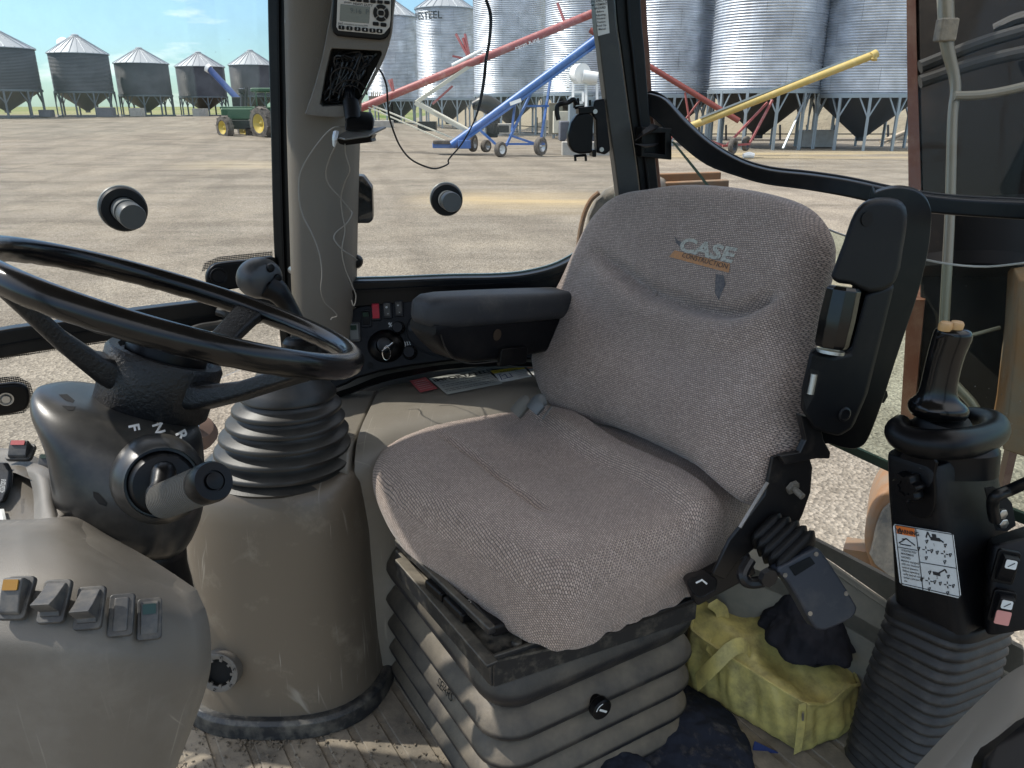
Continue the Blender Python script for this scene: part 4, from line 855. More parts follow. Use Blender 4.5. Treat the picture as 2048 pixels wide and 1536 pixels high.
# ================================================================== STEERING WHEEL
WC = V((-.3667, .8307, -.2091)) + CAM; WN = V((.3268, .2155, .9203)).normalized(); wa = WN.cross(V((0, 1, .01))).normalized(); wb = WN.cross(wa)
sw = thing('steering_wheel', 'black three spoke steering wheel with polished rim in front of the side window', 'steering wheel', WC)
m = MB(); loops = []; n = 96
for i in range(n):
    t = 2 * pi * i / n; d = wa * cos(t) + wb * sin(t); lp = []
    for k in range(16):
        a = 2 * pi * k / 16; r_ = .0132
        if sin(a) < -.3: r_ *= 1 + .035 * cos(t * 60)
        lp.append(WC + d * (.195 + r_ * cos(a)) + WN * (r_ * 1.08 * sin(a)))
    loops.append(lp)
loops.append(loops[0]); m.loft(loops, (False, False)); m.build('rim', gloss, sw, ang=80)
def rimpt(px, py):
    best = None
    for i in range(360):
        t = 2 * pi * i / 360; p = WC + (wa * cos(t) + wb * sin(t)) * .19; q = p - CAM; d = q.dot(fw); x = 1024 + FPX * q.dot(rt) / d; y = 768 - FPX * q.dot(up_) / d
        e = (x - px) ** 2 + (y - py) ** 2
        if best is None or e < best[0]: best = (e, t)
    return best[1]
ts = rimpt(500, 618)
spokem = M('textured_spoke', (.007, .0075, .0085), .42, bump=(260, .9, .0014), dust=(DUSTC, .05, 25, .5, .9), spec=.4)
for k in range(3):
    t = [rimpt(500, 618), rimpt(640, 742), rimpt(-40, 540)][k]; d = wa * cos(t) + wb * sin(t); e = WN.cross(d); loops = []
    for s_, (rr_, zz, ww, hh) in enumerate(((.035, -.088, .026, .022), (.07, -.080, .019, .014), (.11, -.058, .016, .011), (.15, -.030, .016, .0105), (.178, -.011, .018, .010), (.19, -.003, .022, .007))):
        loops.append(rrect(WC + d * rr_ + WN * zz, e, WN, ww, hh, min(ww, hh) * .55, 4))
    m = MB(); m.loft(loops); m.build('spoke', spokem, sw, ang=60)
m = MB(); m.lathe([(.03, -.122), (.055, -.122), (.060, -.116), (.0615, -.082), (.062, -.060), (.059, -.055), (.050, -.055), (.047, -.060), (.02, -.060)], WC, WN, 48); m.build('hub', spokem, sw, ang=50)
m = MB(); m.lathe([(.043, -.062), (.043, -.040), (.040, -.034), (.025, -.031), (.001, -.030)], WC, WN, 40); m.build('horn_cap', black, sw)
m = MB(); t = rimpt(716, 716); dd = wa * cos(t) + wb * sin(t)
m.tube([WC + (dd * .195) + (dd * cos(a) + WN * sin(a)) * .0134 for a in [i * 2 * pi / 16 for i in range(16)]], .0006, 5, 3, closed=True); m.build('rim_seam', black, sw)

# ================================================================== STEERING COLUMN
co = thing('steering_column', 'dark grey moulded steering column shroud with printed gear letters below the wheel', 'steering column', D(250, 1000, .81))
def ell(c, a, b, n=40, pw=2.4, ax_=None, ay_=None):
    ax_ = ax_ or V((1, 0, 0)); ay_ = ay_ or WN.cross(ax_).normalized(); out = []
    for k in range(n):
        t = 2 * pi * k / n; ct, st = cos(t), sin(t); rr_ = (abs(ct) ** pw + abs(st) ** pw) ** (-1 / pw); out.append(V(c) + ax_ * (a * rr_ * ct) + ay_ * (b * rr_ * st))
    return out
cax = (V((1, 0, 0)) - WN * WN.x).normalized()
lv = [(236, 806, .835, 40, .03), (238, 806, .835, 130, .055), (239, 812, .832, 146, .064), (240, 830, .826, 154, .070), (241, 858, .820, 156, .071), (248, 885, .815, 151, .070), (258, 925, .812, 141, .068), (262, 970, .81, 138, .066), (260, 1015, .812, 134, .062), (254, 1052, .815, 122, .056), (250, 1085, .822, 116, .050), (262, 1120, .83, 112, .048), (285, 1160, .84, 100, .048), (300, 1230, .86, 86, .046), (310, 1330, .88, 80, .045)]
loops = [ell(D(x, y, d), a / FPX * d, b, 44, 2.6, cax) for x, y, d, a, b in lv]
m = MB(); m.loft(loops[:11]); m.build('shroud', shroudm, co, ang=60, sub=1)
m = MB(); m.loft([[p.lerp(sum(l, V()) / len(l), .02) for p in l] for l in loops[9:]]); m.build('lower_shroud', black, co, ang=60, sub=1)
shr = [c for c in co.children if c.name.startswith('shroud')][0]
from mathutils.bvhtree import BVHTree
def surf(ob):
    bpy.context.view_layer.update(); dg = bpy.context.evaluated_depsgraph_get(); e = ob.evaluated_get(dg); me = e.to_mesh(); mw = ob.matrix_world
    t = BVHTree.FromPolygons([mw @ v.co for v in me.vertices], [tuple(p.vertices) for p in me.polygons]); e.to_mesh_clear(); return t
def drape(tree, body, px, py, ang, size_px, mat, nm, par, off=.0006, bold=.03):
    q = MB().text(body, (0, 0, 0), (1, 0, 0), (0, 1, 0), 1, 0, 'CENTER', bold); ca, sa = cos(ang), sin(ang); vs = []
    for v in q.v:
        x, y = v.x * size_px, -v.y * size_px; X, Y = px + x * ca - y * sa, py + x * sa + y * ca
        d = ray(X, Y).normalized(); h = tree.ray_cast(CAM, d); 
        if h[0] is None: return None
        vs.append(h[0] - d * off + (h[1] if h[1].dot(d) < 0 else -h[1]) * off)
    m = MB(); m.add(vs, q.f); return m.build(nm, mat, par, flat=True)
tr_ = surf(shr)
for s_, px, py, an in (('F', 267, 856, radians(78)), ('N', 316, 858, radians(72)), ('R', 362, 871, radians(62))): drape(tr_, s_, px, py, an, 30, white, 'gear_letter', co)
def dpoly(tree, pts, mat, nm, par, off=.0008):
    q = []; P2 = [V((x, y, 0)) for x, y in pts]; vs = []
    for i in range(len(P2)):
        for k in range(4): q.append(P2[i].lerp(P2[(i + 1) % len(P2)], k / 4))
    c_ = sum(q, V()) / len(q); rings_ = []
    for s_ in (1, .66, .33, .03):
        for p in q:
            r_ = c_ + (p - c_) * s_; d = ray(r_.x, r_.y).normalized(); h = tree.ray_cast(CAM, d)
            if h[0] is None: return None
            vs.append(h[0] - d * off)
    n_ = len(q); m = MB(); m.add(vs, [(i * n_ + j, i * n_ + (j + 1) % n_, (i + 1) * n_ + (j + 1) % n_, (i + 1) * n_ + j) for i in range(3) for j in range(n_)] + [tuple(3 * n_ + j for j in range(n_))]); return m.build(nm, mat, par, flat=True)
void_ = MATS['void_black'] if 'void_black' in MATS else M('void_black', (.002, .002, .002), .9)
dpoly(tr_, [(117, 789), (134, 788), (150, 801), (146, 806), (130, 800)], void_, 'vent_slot', co)
dpoly(tr_, [(123, 811), (152, 813), (146, 821), (136, 821)], void_, 'vent_slot', co)
dpoly(tr_, [(186, 983), (196, 986), (214, 1006), (212, 1013), (198, 1008), (187, 994)], void_, 'screw_recess', co)
dpoly(tr_, [(311, 835), (313, 835), (322, 862), (333, 890), (334, 905), (331, 905), (327, 888), (318, 864)], M('dusty_seam', (.3, .26, .19), .8), 'shroud_seam', co)
dpoly(tr_, [(330, 886), (333, 888), (335, 906), (331, 906)], void_, 'shroud_seam', co, .0012)
# printed letters on the plateau
def coltext(s_, px, py, d, ang, size, mat=labelw):
    o = D(px, py, d); x = (cax * cos(ang) + WN.cross(cax) * sin(ang)); y = WN.cross(x); m = MB(); m.text(s_, o, x, y, size, 0, 'CENTER', .02); 
    return m
FR = Plane(D(300, 862, .747), (.10, -.45, .88))
def ptext(pl, s_, px, py, px2, py2, size, mat, par, nm, off=.001, bold=.02, align='CENTER'):
    a, b = pl(px, py, off), pl(px2, py2, off); x = (b - a).normalized(); y = pl.n.cross(x); m = MB(); m.text(s_, a, x, y, size, 0, align, bold); return m.build(nm, mat, par, flat=True)
# direction stalk
st = thing('direction_stalk', 'ribbed grey shuttle lever with round black end cap sticking out of the steering column', 'lever', D(325, 975, .74))
tn_ = (D(430, 962, .62) - D(325, 1005, .74)).normalized()
turn = (D(345, 985, .66) - D(310, 955, .76)).normalized()
m = MB(); m.lathe([(.045, -.045), (.0415, -.006), (.036, .0), (.034, .004), (.0335, -.004), (.028, -.004)], D(325, 965, .742), turn, 40); m.build('turret_collar', shroudm, st, ang=60)
m = MB(); m.lathe([(.031, -.02), (.031, .004), (.027, .010), (.015, .013), (.001, .014)], D(325, 966, .742), turn, 40); m.build('turret', black, st)
m = MB(); m.tube([D(318, 972, .735), D(328, 945, .715), D(322, 975, .70), D(312, 990, .69), D(335, 1000, .675)], [.009, .011, .010, .009, .012], 12); m.build('crank', black, st)
A_, B_ = D(322, 1003, .685), D(428, 962, .600); ga = (B_ - A_).normalized(); Lg = (B_ - A_).length; pr = [(.001, 0), (.011, 0), (.0135, .004)]
for i in range(24):
    z = .008 + i * (Lg - .03) / 24; pr += [(.0153, z), (.0153, z + .0012), (.0136, z + .0018), (.0136, z + .0026)]
pr += [(.0150, Lg - .020)]
m = MB(); m.lathe(pr, A_, ga, 36, sy=1.05); m.build('grip', M('ribbed_grip', (.075, .07, .06), .5), st, ang=30)
m = MB(); m.lathe([(.0146, Lg - .024), (.0165, Lg - .018), (.0165, Lg - .004), (.015, Lg), (.0085, Lg + .0005), (.0085, Lg - .0015), (.007, Lg - .0015), (.0066, Lg + .002), (.001, Lg + .003)], A_, ga, 40); m.build('end_cap', black, st)

# ================================================================== DASH
ds = thing('dash_console', 'grey domed dash console with a row of rocker switches, nearest the camera', 'dashboard', D(150, 1300, .62))
rows = [
    [(-160, 1040, .72), (0, 1042, .72), (60, 1040, .725), (128, 1038, .73), (200, 1078, .735), (290, 1130, .73), (374, 1186, .71)],
    [(-160, 1066, .69), (0, 1066, .69), (60, 1064, .69), (132, 1066, .70), (208, 1096, .705), (300, 1150, .705), (382, 1206, .70)],
    [(-160, 1100, .655), (0, 1100, .655), (60, 1098, .655), (138, 1100, .66), (220, 1130, .67), (312, 1182, .68), (393, 1232, .69)],
    [(-160, 1175, .62), (0, 1165, .62), (80, 1160, .622), (160, 1165, .628), (240, 1190, .64), (325, 1230, .66), (401, 1275, .685)],
    [(-160, 1250, .600), (0, 1250, .600), (80, 1253, .602), (160, 1260, .607), (240, 1275, .622), (325, 1295, .65), (403, 1320, .685)],
    [(-160, 1310, .597), (0, 1310, .597), (80, 1315, .598), (160, 1325, .603), (240, 1330, .618), (325, 1345, .65), (399, 1365, .69)],
    [(-160, 1420, .615), (0, 1420, .615), (80, 1425, .616), (160, 1425, .62), (240, 1425, .635), (315, 1430, .665), (376, 1440, .71)],
    [(-160, 1620, .66), (0, 1620, .66), (80, 1620, .66), (160, 1620, .665), (230, 1610, .68), (280, 1600, .70), (318, 1590, .73)]]
m = MB(); m.patch([[D(*p) for p in r_] for r_ in rows], 6, (0, .02, -.01)); m.build('dash_body', dashm, ds, ang=70)
# side skirt that closes the console toward the column
m = MB(); m.patch([[D(*r_[-1]), D(*r_[-1]) + V((-.04, .05, -.01)), D(*r_[-1]) + V((-.12, .08, -.03))] for r_ in rows], 5); m.build('side_skirt', dashm, ds, ang=70)
# instrument hood with upright
hoodm = dashm
m = MB(); m.patch([[D(-160, 900, .93), D(0, 896, .92), D(45, 908, .90), (D(112, 952, .88)), D(150, 975, .88)],
                   [D(-160, 925, .90), D(0, 920, .89), D(45, 930, .87), D(108, 965, .85), D(140, 985, .86)],
                   [D(-160, 945, .86), D(0, 943, .85), D(45, 952, .82), D(108, 985, .80), D(128, 1000, .84)]], 5, (0, .02, -.012)); m.build('hood', hoodm, ds, ang=70)
m = MB(); m.patch([[D(52, 935, .835), D(78, 945, .81), D(104, 965, .80), D(118, 985, .83)],
                   [D(66, 985, .80), D(84, 990, .775), D(108, 1005, .77), D(122, 1020, .80)],
                   [D(68, 1048, .745), D(88, 1046, .735), D(112, 1042, .735), D(132, 1046, .76)]], 5, (-.004, .02, -.004)); m.build('hood_upright', hoodm, ds, ang=70)
m = MB(); m.slab([D(-160, 935, .87), D(5, 935, .865), D(70, 962, .85), D(74, 1052, .76), D(-160, 1056, .755)], V((0, .01, -.005))); m.build('instrument_recess', hoodm, ds)
m = MB(); m.slab([D(-60, 925, .845), D(8, 925, .84), D(18, 945, .835), D(14, 975, .80), D(2, 1005, .78), D(-60, 1008, .78)], V((0, .008, -.004))); ip = m.build('instrument_panel', black2, ds, bev=.002)
m = MB(); a = D(4, 985, .776); m.text('423267320 B', a, (D(11, 940, .822) - a), V((-.8, 0, .3)), .006, 0, 'LEFT'); m.build('part_number', labelw, ip, flat=True)
m = MB(); m.slab([D(-60, 1020, .775), D(2, 1018, .775), D(8, 1046, .75), D(-60, 1050, .75)], V((0, .004, -.002))); m.build('paper_label', labelw, ds)
# rocker switches
def rocker(par, c, xv, nv, w_, h_, mats, style=0, nm='rocker_switch', lens=None, lab=None, tip=.3):
    c, x, n_ = V(c), V(xv).normalized(), V(nv).normalized(); x = (x - n_ * x.dot(n_)).normalized(); y = n_.cross(x)
    fr = MB(); fr.slab(rrect(c - n_ * .003, x, y, w_ / 2, h_ / 2, w_ * .16, 4), n_ * .0055); f = fr.build(nm, mats[0], par, bev=.0012)
    if lab: f['label'] = lab
    W, H = w_ * .36, h_ * .40; m = MB()
    if style == 0:      # flat rocker, tipped
        loops = []
        for k, (t, z) in enumerate(((-1, .006), (-.85, .0085), (-.1, .0045), (.85, .0035), (1, .002))):
            loops.append([c + y * (H * -t) + x * -W - n_ * .001, c + y * (H * -t) + x * -W + n_ * z, c + y * (H * -t) + x * W + n_ * z, c + y * (H * -t) + x * W - n_ * .001])
        m.loft(loops)
    elif style == 1:    # paddle that stands proud
        loops = []
        for t, z in ((-1, .004), (-.6, .008), (.05, .015), (.55, .022), (.62, .020), (.66, .006), (.9, .004)):
            loops.append([c + y * (H * -t) + x * -W * 1.05 - n_ * .001, c + y * (H * -t) + x * -W * .95 + n_ * z, c + y * (H * -t) + x * W * .95 + n_ * z, c + y * (H * -t) + x * W * 1.05 - n_ * .001])
        m.loft(loops)
    elif style == 2:    # blank plate
        m.slab(rrect(c, x, y, W * .8, H, W * .2, 3), n_ * .004)
    else:               # block rocker
        loops = []
        for t, z in ((-1, .009), (-.9, .013), (0, .0105), (.9, .006), (1, .004)):
            loops.append([c + y * (H * -t) + x * -W - n_ * .001, c + y * (H * -t) + x * -W * .95 + n_ * z, c + y * (H * -t) + x * W * .95 + n_ * z, c + y * (H * -t) + x * W - n_ * .001])
        m.loft(loops)
    rk = m.build('rocker', mats[1], f, bev=.0012)
    if lens is not None:
        z = .0088 if style == 0 else .0136; m = MB(); q = c + y * (H * .52) + n_ * (z - .0012)
        sl = -(.004 if style == 0 else .0025) / (H * .8); yy = (y - n_ * sl).normalized()
        m.slab(rrect(q, x, yy, W * .72, H * .30, W * .1, 3), x.cross(yy) * .0014); m.build('lens', lens, rk)
    return f
swm = M('switch_grey', (.045, .046, .048), .5, dust=(DUSTC, .3, 60)); swf = M('switch_frame_grey', (.03, .031, .032), .5, dust=(DUSTC, .3, 60))
def dnorm(px, py, e=8):
    # local normal of the dash patch, from its control surface near the switches
    return V((.10, -.62, .78))
dn_ = [V((.02, -.66, .75)), V((.05, -.66, .75)), V((.12, -.66, .74)), V((.24, -.66, .71)), V((.36, -.64, .68))]
for (px, py, d, w_, h_, sty, ln, k, lab) in ((34, 1196, .603, .022, .034, 3, amber, 0, 'rocker switch with amber lens'), (110, 1203, .603, .021, .034, 1, None, 1, None), (180, 1216, .610, .021, .034, 1, None, 2, None), (243, 1230, .625, .019, .034, 2, None, 3, 'blank switch plate'), (299, 1238, .640, .019, .034, 0, green_i, 4, 'rocker switch with dark green lens')):
    rocker(ds, D(px, py, d), (1, .02 + .12 * k, -.06 * k), dn_[k], w_, h_, (swf, swm), sty, lens=ln, lab=lab)
rocker(ds, D(42, 905, .875), (1, .2, -.2), (.1, -.5, .86), .028, .022, (swf, swm), 3, lens=redlab, lab='hazard switch with red triangle lens')
rocker(ds, D(100, 932, .855), (1, .2, -.2), (.1, -.5, .86), .026, .020, (swf, swm), 3, lens=green_i, lab='small rocker switch with green lens')

# ================================================================== PEDESTAL + BOOT + LOADER LEVER
pd = thing('lever_pedestal', 'scuffed grey brown plastic pedestal on the cab floor below the ribbed boot', 'pedestal', cz(-.40, 1.2, -1))
pc = [(-1.005, -.41, 1.205, .179, .180), (-.97, -.41, 1.205, .176, .176), (-.90, -.41, 1.205, .171, .170), (-.78, -.405, 1.203, .164, .160), (-.68, -.40, 1.20, .158, .150), (-.62, -.398, 1.198, .151, .142), (-.59, -.396, 1.196, .145, .134), (-.572, -.394, 1.192, .134, .122), (-.565, -.392, 1.188, .118, .108), (-.563, -.39, 1.185, .05, .04)]
loops = []
for z, x, y, a, b in pc: loops.append(ell(cz(x, y, z), a, b, 64, 2.7, V((1, 0, 0)), V((0, 1, 0))))
m = MB(); m.loft(loops); m.build('pedestal_body', M('scuffed_pedestal', (.122, .100, .075), .36, scr=.5, bump=(1200, .3, .0004), dust=((.30, .26, .20), .45, 13, .56, .74)), pd, ang=60)
# black kick strip round the foot
ks = [(350, 1408), (372, 1418), (430, 1440), (478, 1462), (492, 1466), (505, 1457), (560, 1460), (640, 1440), (715, 1402), (760, 1362), (800, 1320)]
def kring(z, e): l_ = ell(cz(-.41, 1.205, z), .181 + e, .182 + e, 64, 2.7, V((1, 0, 0)), V((0, 1, 0))); return l_
nib = ZP(492, 1462, -1)
def kr2(z, e): return [p + (nib - p) * max(0, 1 - ((p - V((nib.x, nib.y, p.z))).length / .05)) * .6 * V((1, 1, 0)).x if False else p for p in kring(z, e)]
m = MB(); m.loft([kr2(-1.0, .012), kr2(-.972, .010), kr2(-.966, .004), kr2(-.966, -.02)]); m.build('kick_strip', M('dusty_black_strip', (.018, .019, .021), .45, dust=((.36, .32, .25), .4, 30, .45, .8)), pd, bev=.002)
# round port
pt = D(440, 1342, 1.262); pn = V((-.05, -.97, .24)).normalized()
m = MB(); m.lathe([(.0335, -.03), (.0335, .004), (.0325, .008), (.030, .0085), (.0235, .007), (.0235, -.02)], pt, pn, 40); prt = m.build('port_ring', M('port_ring_plastic', (.11, .10, .088), .45), pd, ang=50)
m = MB(); m.lathe([(.001, -.006), (.0238, -.006), (.0238, .004), (.0232, .004), (.0232, -.004), (.001, -.004)], pt, pn, 40); m.build('port_opening', M('void_black', (.002, .002, .002), .9), prt)
m = MB()
for k in range(9):
    a = 2 * pi * k / 9 + .3; u_, v_, _ = frame(pn); m.box(pt + (u_ * cos(a) + v_ * sin(a)) * .0235 + pn * .006, (.0035, .0022, .002), (u_ * cos(a) + v_ * sin(a), -u_ * sin(a) + v_ * cos(a), pn)); 
for k in range(6):
    a = 2 * pi * k / 6 + .3; u_, v_, _ = frame(pn); m.lathe([(.0024, .007), (.0024, .0105), (.0016, .0105), (.0016, .008)], pt + (u_ * cos(a) + v_ * sin(a)) * .0285, pn, 10)
m.build('clip_tab', prt.data.materials[0], prt)
# boot
bt_ = thing('gear_boot', 'black ribbed rubber boot of stacked rings on top of the pedestal', 'boot', cz(-.39, 1.15, -.56))
top_c = D(578, 775, 1.235); bot_c = cz(-.388, 1.168, -.570)
rings = [(.0, .117), (.0, .117), (.14, .112), (.30, .105), (.46, .098), (.62, .092)]
m = MB(); loops = []
def bl(t, r_): c = bot_c.lerp(top_c, t); return ell(c, r_ * 1.0, r_ * .86, 48, 2.1, V((1, 0, 0)), V((0, 1, 0)))
loops += [bl(-.03, .118), bl(.0, .120), bl(.02, .114)]
for t, r_ in ((.10, .114), (.27, .110), (.44, .104), (.60, .095), (.76, .087)):
    loops += [bl(t - .03, r_ * .86), bl(t - .018, r_ * .96), bl(t - .005, r_ * 1.0), bl(t + .03, r_ * 1.0), bl(t + .046, r_ * .975), bl(t + .075, r_ * .86), bl(t + .10, r_ * .81), bl(t + .125, r_ * .80)]
loops += [bl(.90, .066), bl(.915, .076), bl(.94, .076), bl(1.02, .066), bl(1.14, .056), bl(1.22, .050), bl(1.24, .03)]
m.loft(loops); m.build('boot_rings', boot_m, bt_, ang=50)
# lever with ball knob
lv_ = thing('loader_lever', 'black ball headed lever with three thumb buttons rising behind the steering wheel', 'lever', top_c)
m = MB(); m.tube([D(600, 760, 1.235), D(612, 730, 1.23), D(618, 690, 1.22), D(616, 664, 1.215)], [.03, .028, .03, .026], 20); m.build('collar', black, lv_)
m = MB(); m.lathe([(.02, 0), (.041, .004), (.041, .018), (.036, .024), (.001, .026)], D(620, 705, 1.215), (0, .1, 1), 28)
for k in range(6): a = k * pi / 3; 
m.build('flange', black, lv_)
m = MB()
for px in (577, 614, 640): m.lathe([(.0035, 0), (.0035, .001), (.001, .001)], D(px, 697 + (px - 577) * .06, 1.172), (0, -.95, .2), 12)
m.build('flange_hole', M('void_black', (.002, .002, .002), .9), lv_)
m = MB(); m.tube([D(610, 690, 1.215), D(596, 650, 1.205), D(576, 612, 1.195), D(556, 585, 1.185), D(538, 572, 1.18)], [.017, .015, .016, .021, .026], 18, flat=.8); m.build('stem', black, lv_)
kc = D(519, 556, 1.178); m = MB(); prf = [(.001, -.031)] + [(.0315 * sin(a), -.0315 * cos(a)) for a in [pi * k / 16 for k in range(1, 13)]] + [(.021, .0225), (.019, .024), (.001, .0245)]
fdir = V((.72, -.66, .05)).normalized(); m.lathe(prf, kc, fdir, 36, sx=1.0, sy=1.12, a0=(0, 0, 1)); kb = m.build('ball_knob', M('knob_plastic', (.035, .037, .039), .38, bump=(900, .2, .0004)), lv_, ang=40)
for (px, py) in ((541, 536), (555, 556), (541, 572)):
    p = Plane(kc + fdir * .0245, fdir)(px, py); m = MB(); m.lathe([(.0065, -.002), (.0065, .001), (.0055, .003), (.001, .0035)], p, fdir, 18); m.build('button', black, kb)
# wire keychain and round brown tag behind the column
kt = MB(); kt.tube([D(392, 822, 1.0), D(396, 840, 1.0), D(388, 855, 1.0)], .002, 6); kt.tube([D(390 + 8 * cos(a), 848 + 14 * sin(a), 1.0) for a in [i * pi / 4 for i in range(8)]], .0012, 6, 3, closed=True)
tag(kt.build('wire_ring', chrome, None, origin=D(392, 840, 1.0)), 'twisted wire ring hanging behind the steering column', 'ring')
kt = MB(); kt.lathe([(.001, -.02), (.018, -.016), (.024, 0), (.018, .016), (.001, .02)], D(398, 866, 1.02), (.3, -.5, .8), 20)
tag(kt.build('brown_knob', M('brown_knob', (.17, .11, .085), .6), None, origin=D(398, 866, 1.02)), 'dull brown round knob between the steering column and the ribbed boot', 'knob')
# ================================================================== SIDE CONSOLE
sc = thing('side_console', 'grey plastic side console with warning stickers between pedestal and seat', 'side console', cz(.0, 1.35, -1))
loops = []
for X, yn, zt in ((-.262, 1.150, -.523), (-.24, 1.156, -.515), (-.20, 1.172, -.512), (-.10, 1.215, -.510), (.0, 1.262, -.508), (.12, 1.31, -.508), (.25, 1.36, -.508), (.36, 1.40, -.51)):
    yf = 1.457 + .12 * (X + .36) - .03
    q = [(yf, -1.0), (yf, zt - .05), (yf - .004, zt - .012), (yf - .02, zt), (yn + .10, zt), (yn + .055, zt - .004), (yn + .03, zt - .014), (yn + .012, zt - .032), (yn + .003, zt - .055), (yn, zt - .09), (yn - .004, -1.0)]
    loops.append([cz(X, y, z) for y, z in q])
m = MB(); m.loft(loops); m.build('console_body', greige2, sc, ang=55, bev=.004)
m = MB(); loops = []
for X in (-.40, -.33, -.28, -.268):
    yf = 1.457 + .12 * (X + .36) - .03; loops.append([cz(X, yf, -1), cz(X, yf, -.53), cz(X, 1.16, -.535), cz(X, 1.14, -.56), cz(X, 1.14, -1)])
m.loft(loops); m.build('front_section', greige2, sc, bev=.006)
TP = Plane(cz(0, 1.35, -.5085), (0, 0, 1))
def decal(pl, pts, mat, nm, par, off=.0006, th=.0005):
    m = MB(); m.slab([pl(x, y, off) for x, y in pts], pl.n * th); return m.build(nm, mat, par)
d1 = decal(TP, [(858, 757), (968, 737), (1005, 767), (894, 789)], labelg, 'important_label', sc)
def lines(pl, p00, p10, p01, p11, rows, mat, nm, par, seed=0, off=.0014, hgt=.0011, bul=True):
    # rows of small print as short word dashes inside the quad of pixels
    rn = random.Random(seed); m = MB()
    for r_ in rows:
        v = r_; a = V((*p00, 0)).lerp(V((*p01, 0)), v); b = V((*p10, 0)).lerp(V((*p11, 0)), v); u = .0
        while u < .96:
            w_ = rn.uniform(.03, .09); e = min(.97, u + w_); P_, Q_ = pl(*a.lerp(b, u).to_2d(), off), pl(*a.lerp(b, e).to_2d(), off)
            d_ = (Q_ - P_).normalized(); n_ = pl.n.cross(d_) * hgt; m.add([P_ - n_, Q_ - n_, Q_ + n_, P_ + n_], [(0, 1, 2, 3)]); u = e + .015
    return m.build(nm, mat, par, flat=True, fix=False)
ptext(TP, 'IMPORTANT', 921, 752, 966, 744, .021, ink, d1, 'heading', .0016, .04)
lines(TP, (876, 761), (978, 741), (893, 784), (998, 764), (.12, .25, .45, .58, .80, .93), ink, 'small_print', d1, 3, .0016, .0010)
d2 = decal(TP, [(819, 762), (851, 755), (875, 777), (841, 785)], redlab, 'red_label', sc)
lines(TP, (826, 763), (850, 758), (842, 781), (868, 775), (.1, .3, .5, .7, .9), labelw, 'small_print', d2, 4, .0016, .0008)
d3 = decal(TP, [(972, 734), (1016, 727), (1028, 734), (985, 740)], black, 'brand_label', sc)
ptext(TP, 'LoadLeader', 1000, 733.5, 1018, 731, .0065, orangelab, d3, 'brand_text', .0016, .02)
d4 = decal(TP, [(981, 742), (1046, 733), (1050, 737), (987, 747)], yellowlab, 'caution_strip', sc)
ptext(TP, 'CAUTION', 1018, 740.8, 1040, 737.6, .0085, ink, d4, 'heading', .0016, .02)
d5 = decal(TP, [(988, 748), (1051, 738), (1064, 753), (1001, 765)], labelw, 'pictogram_label', sc)
lines(TP, (1028, 743), (1050, 739.5), (1040, 755), (1062, 751), (.05, .3, .55, .8), ink, 'small_print', d5, 6, .0016, .0006)
m = MB(); 
for a, b in (((994, 750), (1003, 748)), ((999, 750), (1004, 760)), ((1003, 752), (1010, 748)), ((1010, 748), (1016, 756)), ((1012, 756), (1026, 753)), ((1018, 746), (1024, 752)), ((1006, 758), (1012, 757))):
    m.beam(TP(*a, .0016), TP(*b, .0016), .0018, .0004)
m.build('pictogram', M('picto_blue', (.03, .05, .15), .5), d5, flat=True)
d6 = decal(TP, [(1051, 733), (1085, 730), (1088, 734), (1056, 737)], orangelab, 'warning_strip', sc); d7 = decal(TP, [(1057, 738.5), (1090, 735), (1100, 750), (1068, 753)], labelw, 'warning_label', sc)
lines(TP, (1062, 741), (1090, 738), (1070, 751), (1098, 747), (.1, .4, .7), ink, 'small_print', d7, 9, .0016, .0006)
# ------------------------------------------------------------------ black control panel
CP = Plane(D(850, 680, 1.475), (.02, -.93, .37)); u_ = V((0, .37, .93))
cp = thing('control_panel', 'black angled switch panel with ignition key and heater knobs under the side window', 'control panel', D(850, 730, 1.47))
pol = [(650, 672), (668, 650), (690, 628), (715, 612), (745, 602), (790, 596), (860, 590), (960, 585), (1060, 588), (1090, 640), (1095, 722), (1060, 718), (1000, 716), (900, 721), (820, 731), (760, 742), (712, 756), (690, 768), (660, 780)]
m = MB(); m.slab([CP(x, y) for x, y in pol], -CP.n * .02); m.build('panel', black2, cp, bev=.004)
m = MB(); m.band([CP(x, y, .0) for x, y in ((652, 790), (700, 775), (760, 752), (830, 738), (900, 728), (1000, 722), (1095, 727))], [CP(x, y, -.01) for x, y in ((655, 800), (700, 786), (760, 764), (830, 748), (900, 738), (1000, 731), (1095, 735))], -CP.n * .03); m.build('base_lip', black, cp)
xv = (CP(860, 680) - CP(800, 683)).normalized()
for (px, py, w_, h_, sty, mm, ln, lab) in ((709, 664, .022, .038, 0, (swf, M('switch_worn_grey', (.16, .165, .16), .4)), green_i, 'worn grey rocker switch with green lens'), (733, 637, .020, .034, 0, (black, black2), green_i, 'dark rocker switch with green lens'), (752, 623, .019, .036, 0, (black, red), red, 'red rocker switch'), (775, 620, .018, .034, 0, (black, swf), None, None), (798, 617, .017, .032, 0, (black, swf), None, None)):
    rocker(cp, CP(px, py, .001), xv, CP.n, w_, h_, mm, sty, lens=ln, lab=lab)
for (px, py, t_) in ((773, 614, 'o'), (776, 627, '-'), (796, 611, '+'), (799, 624, '-')):
    ptext(CP, t_, px, py, px + 10, py - .5, .007, labelw, cp, 'switch_mark', .0105, .02)
m = MB(); m.lathe([(.035, -.01), (.033, .004), (.024, .014), (.016, .018), (.014, .012), (.001, .012)], CP(772, 692, .0), CP.n, 32, a0=xv, sx=1.05, sy=.95); ib = m.build('ignition_bezel', black, cp)
m = MB(); m.lathe([(.013, .012), (.013, .020), (.010, .021), (.001, .021)], CP(771, 690, 0), CP.n, 24); m.build('ignition_barrel', darkmetal, ib)
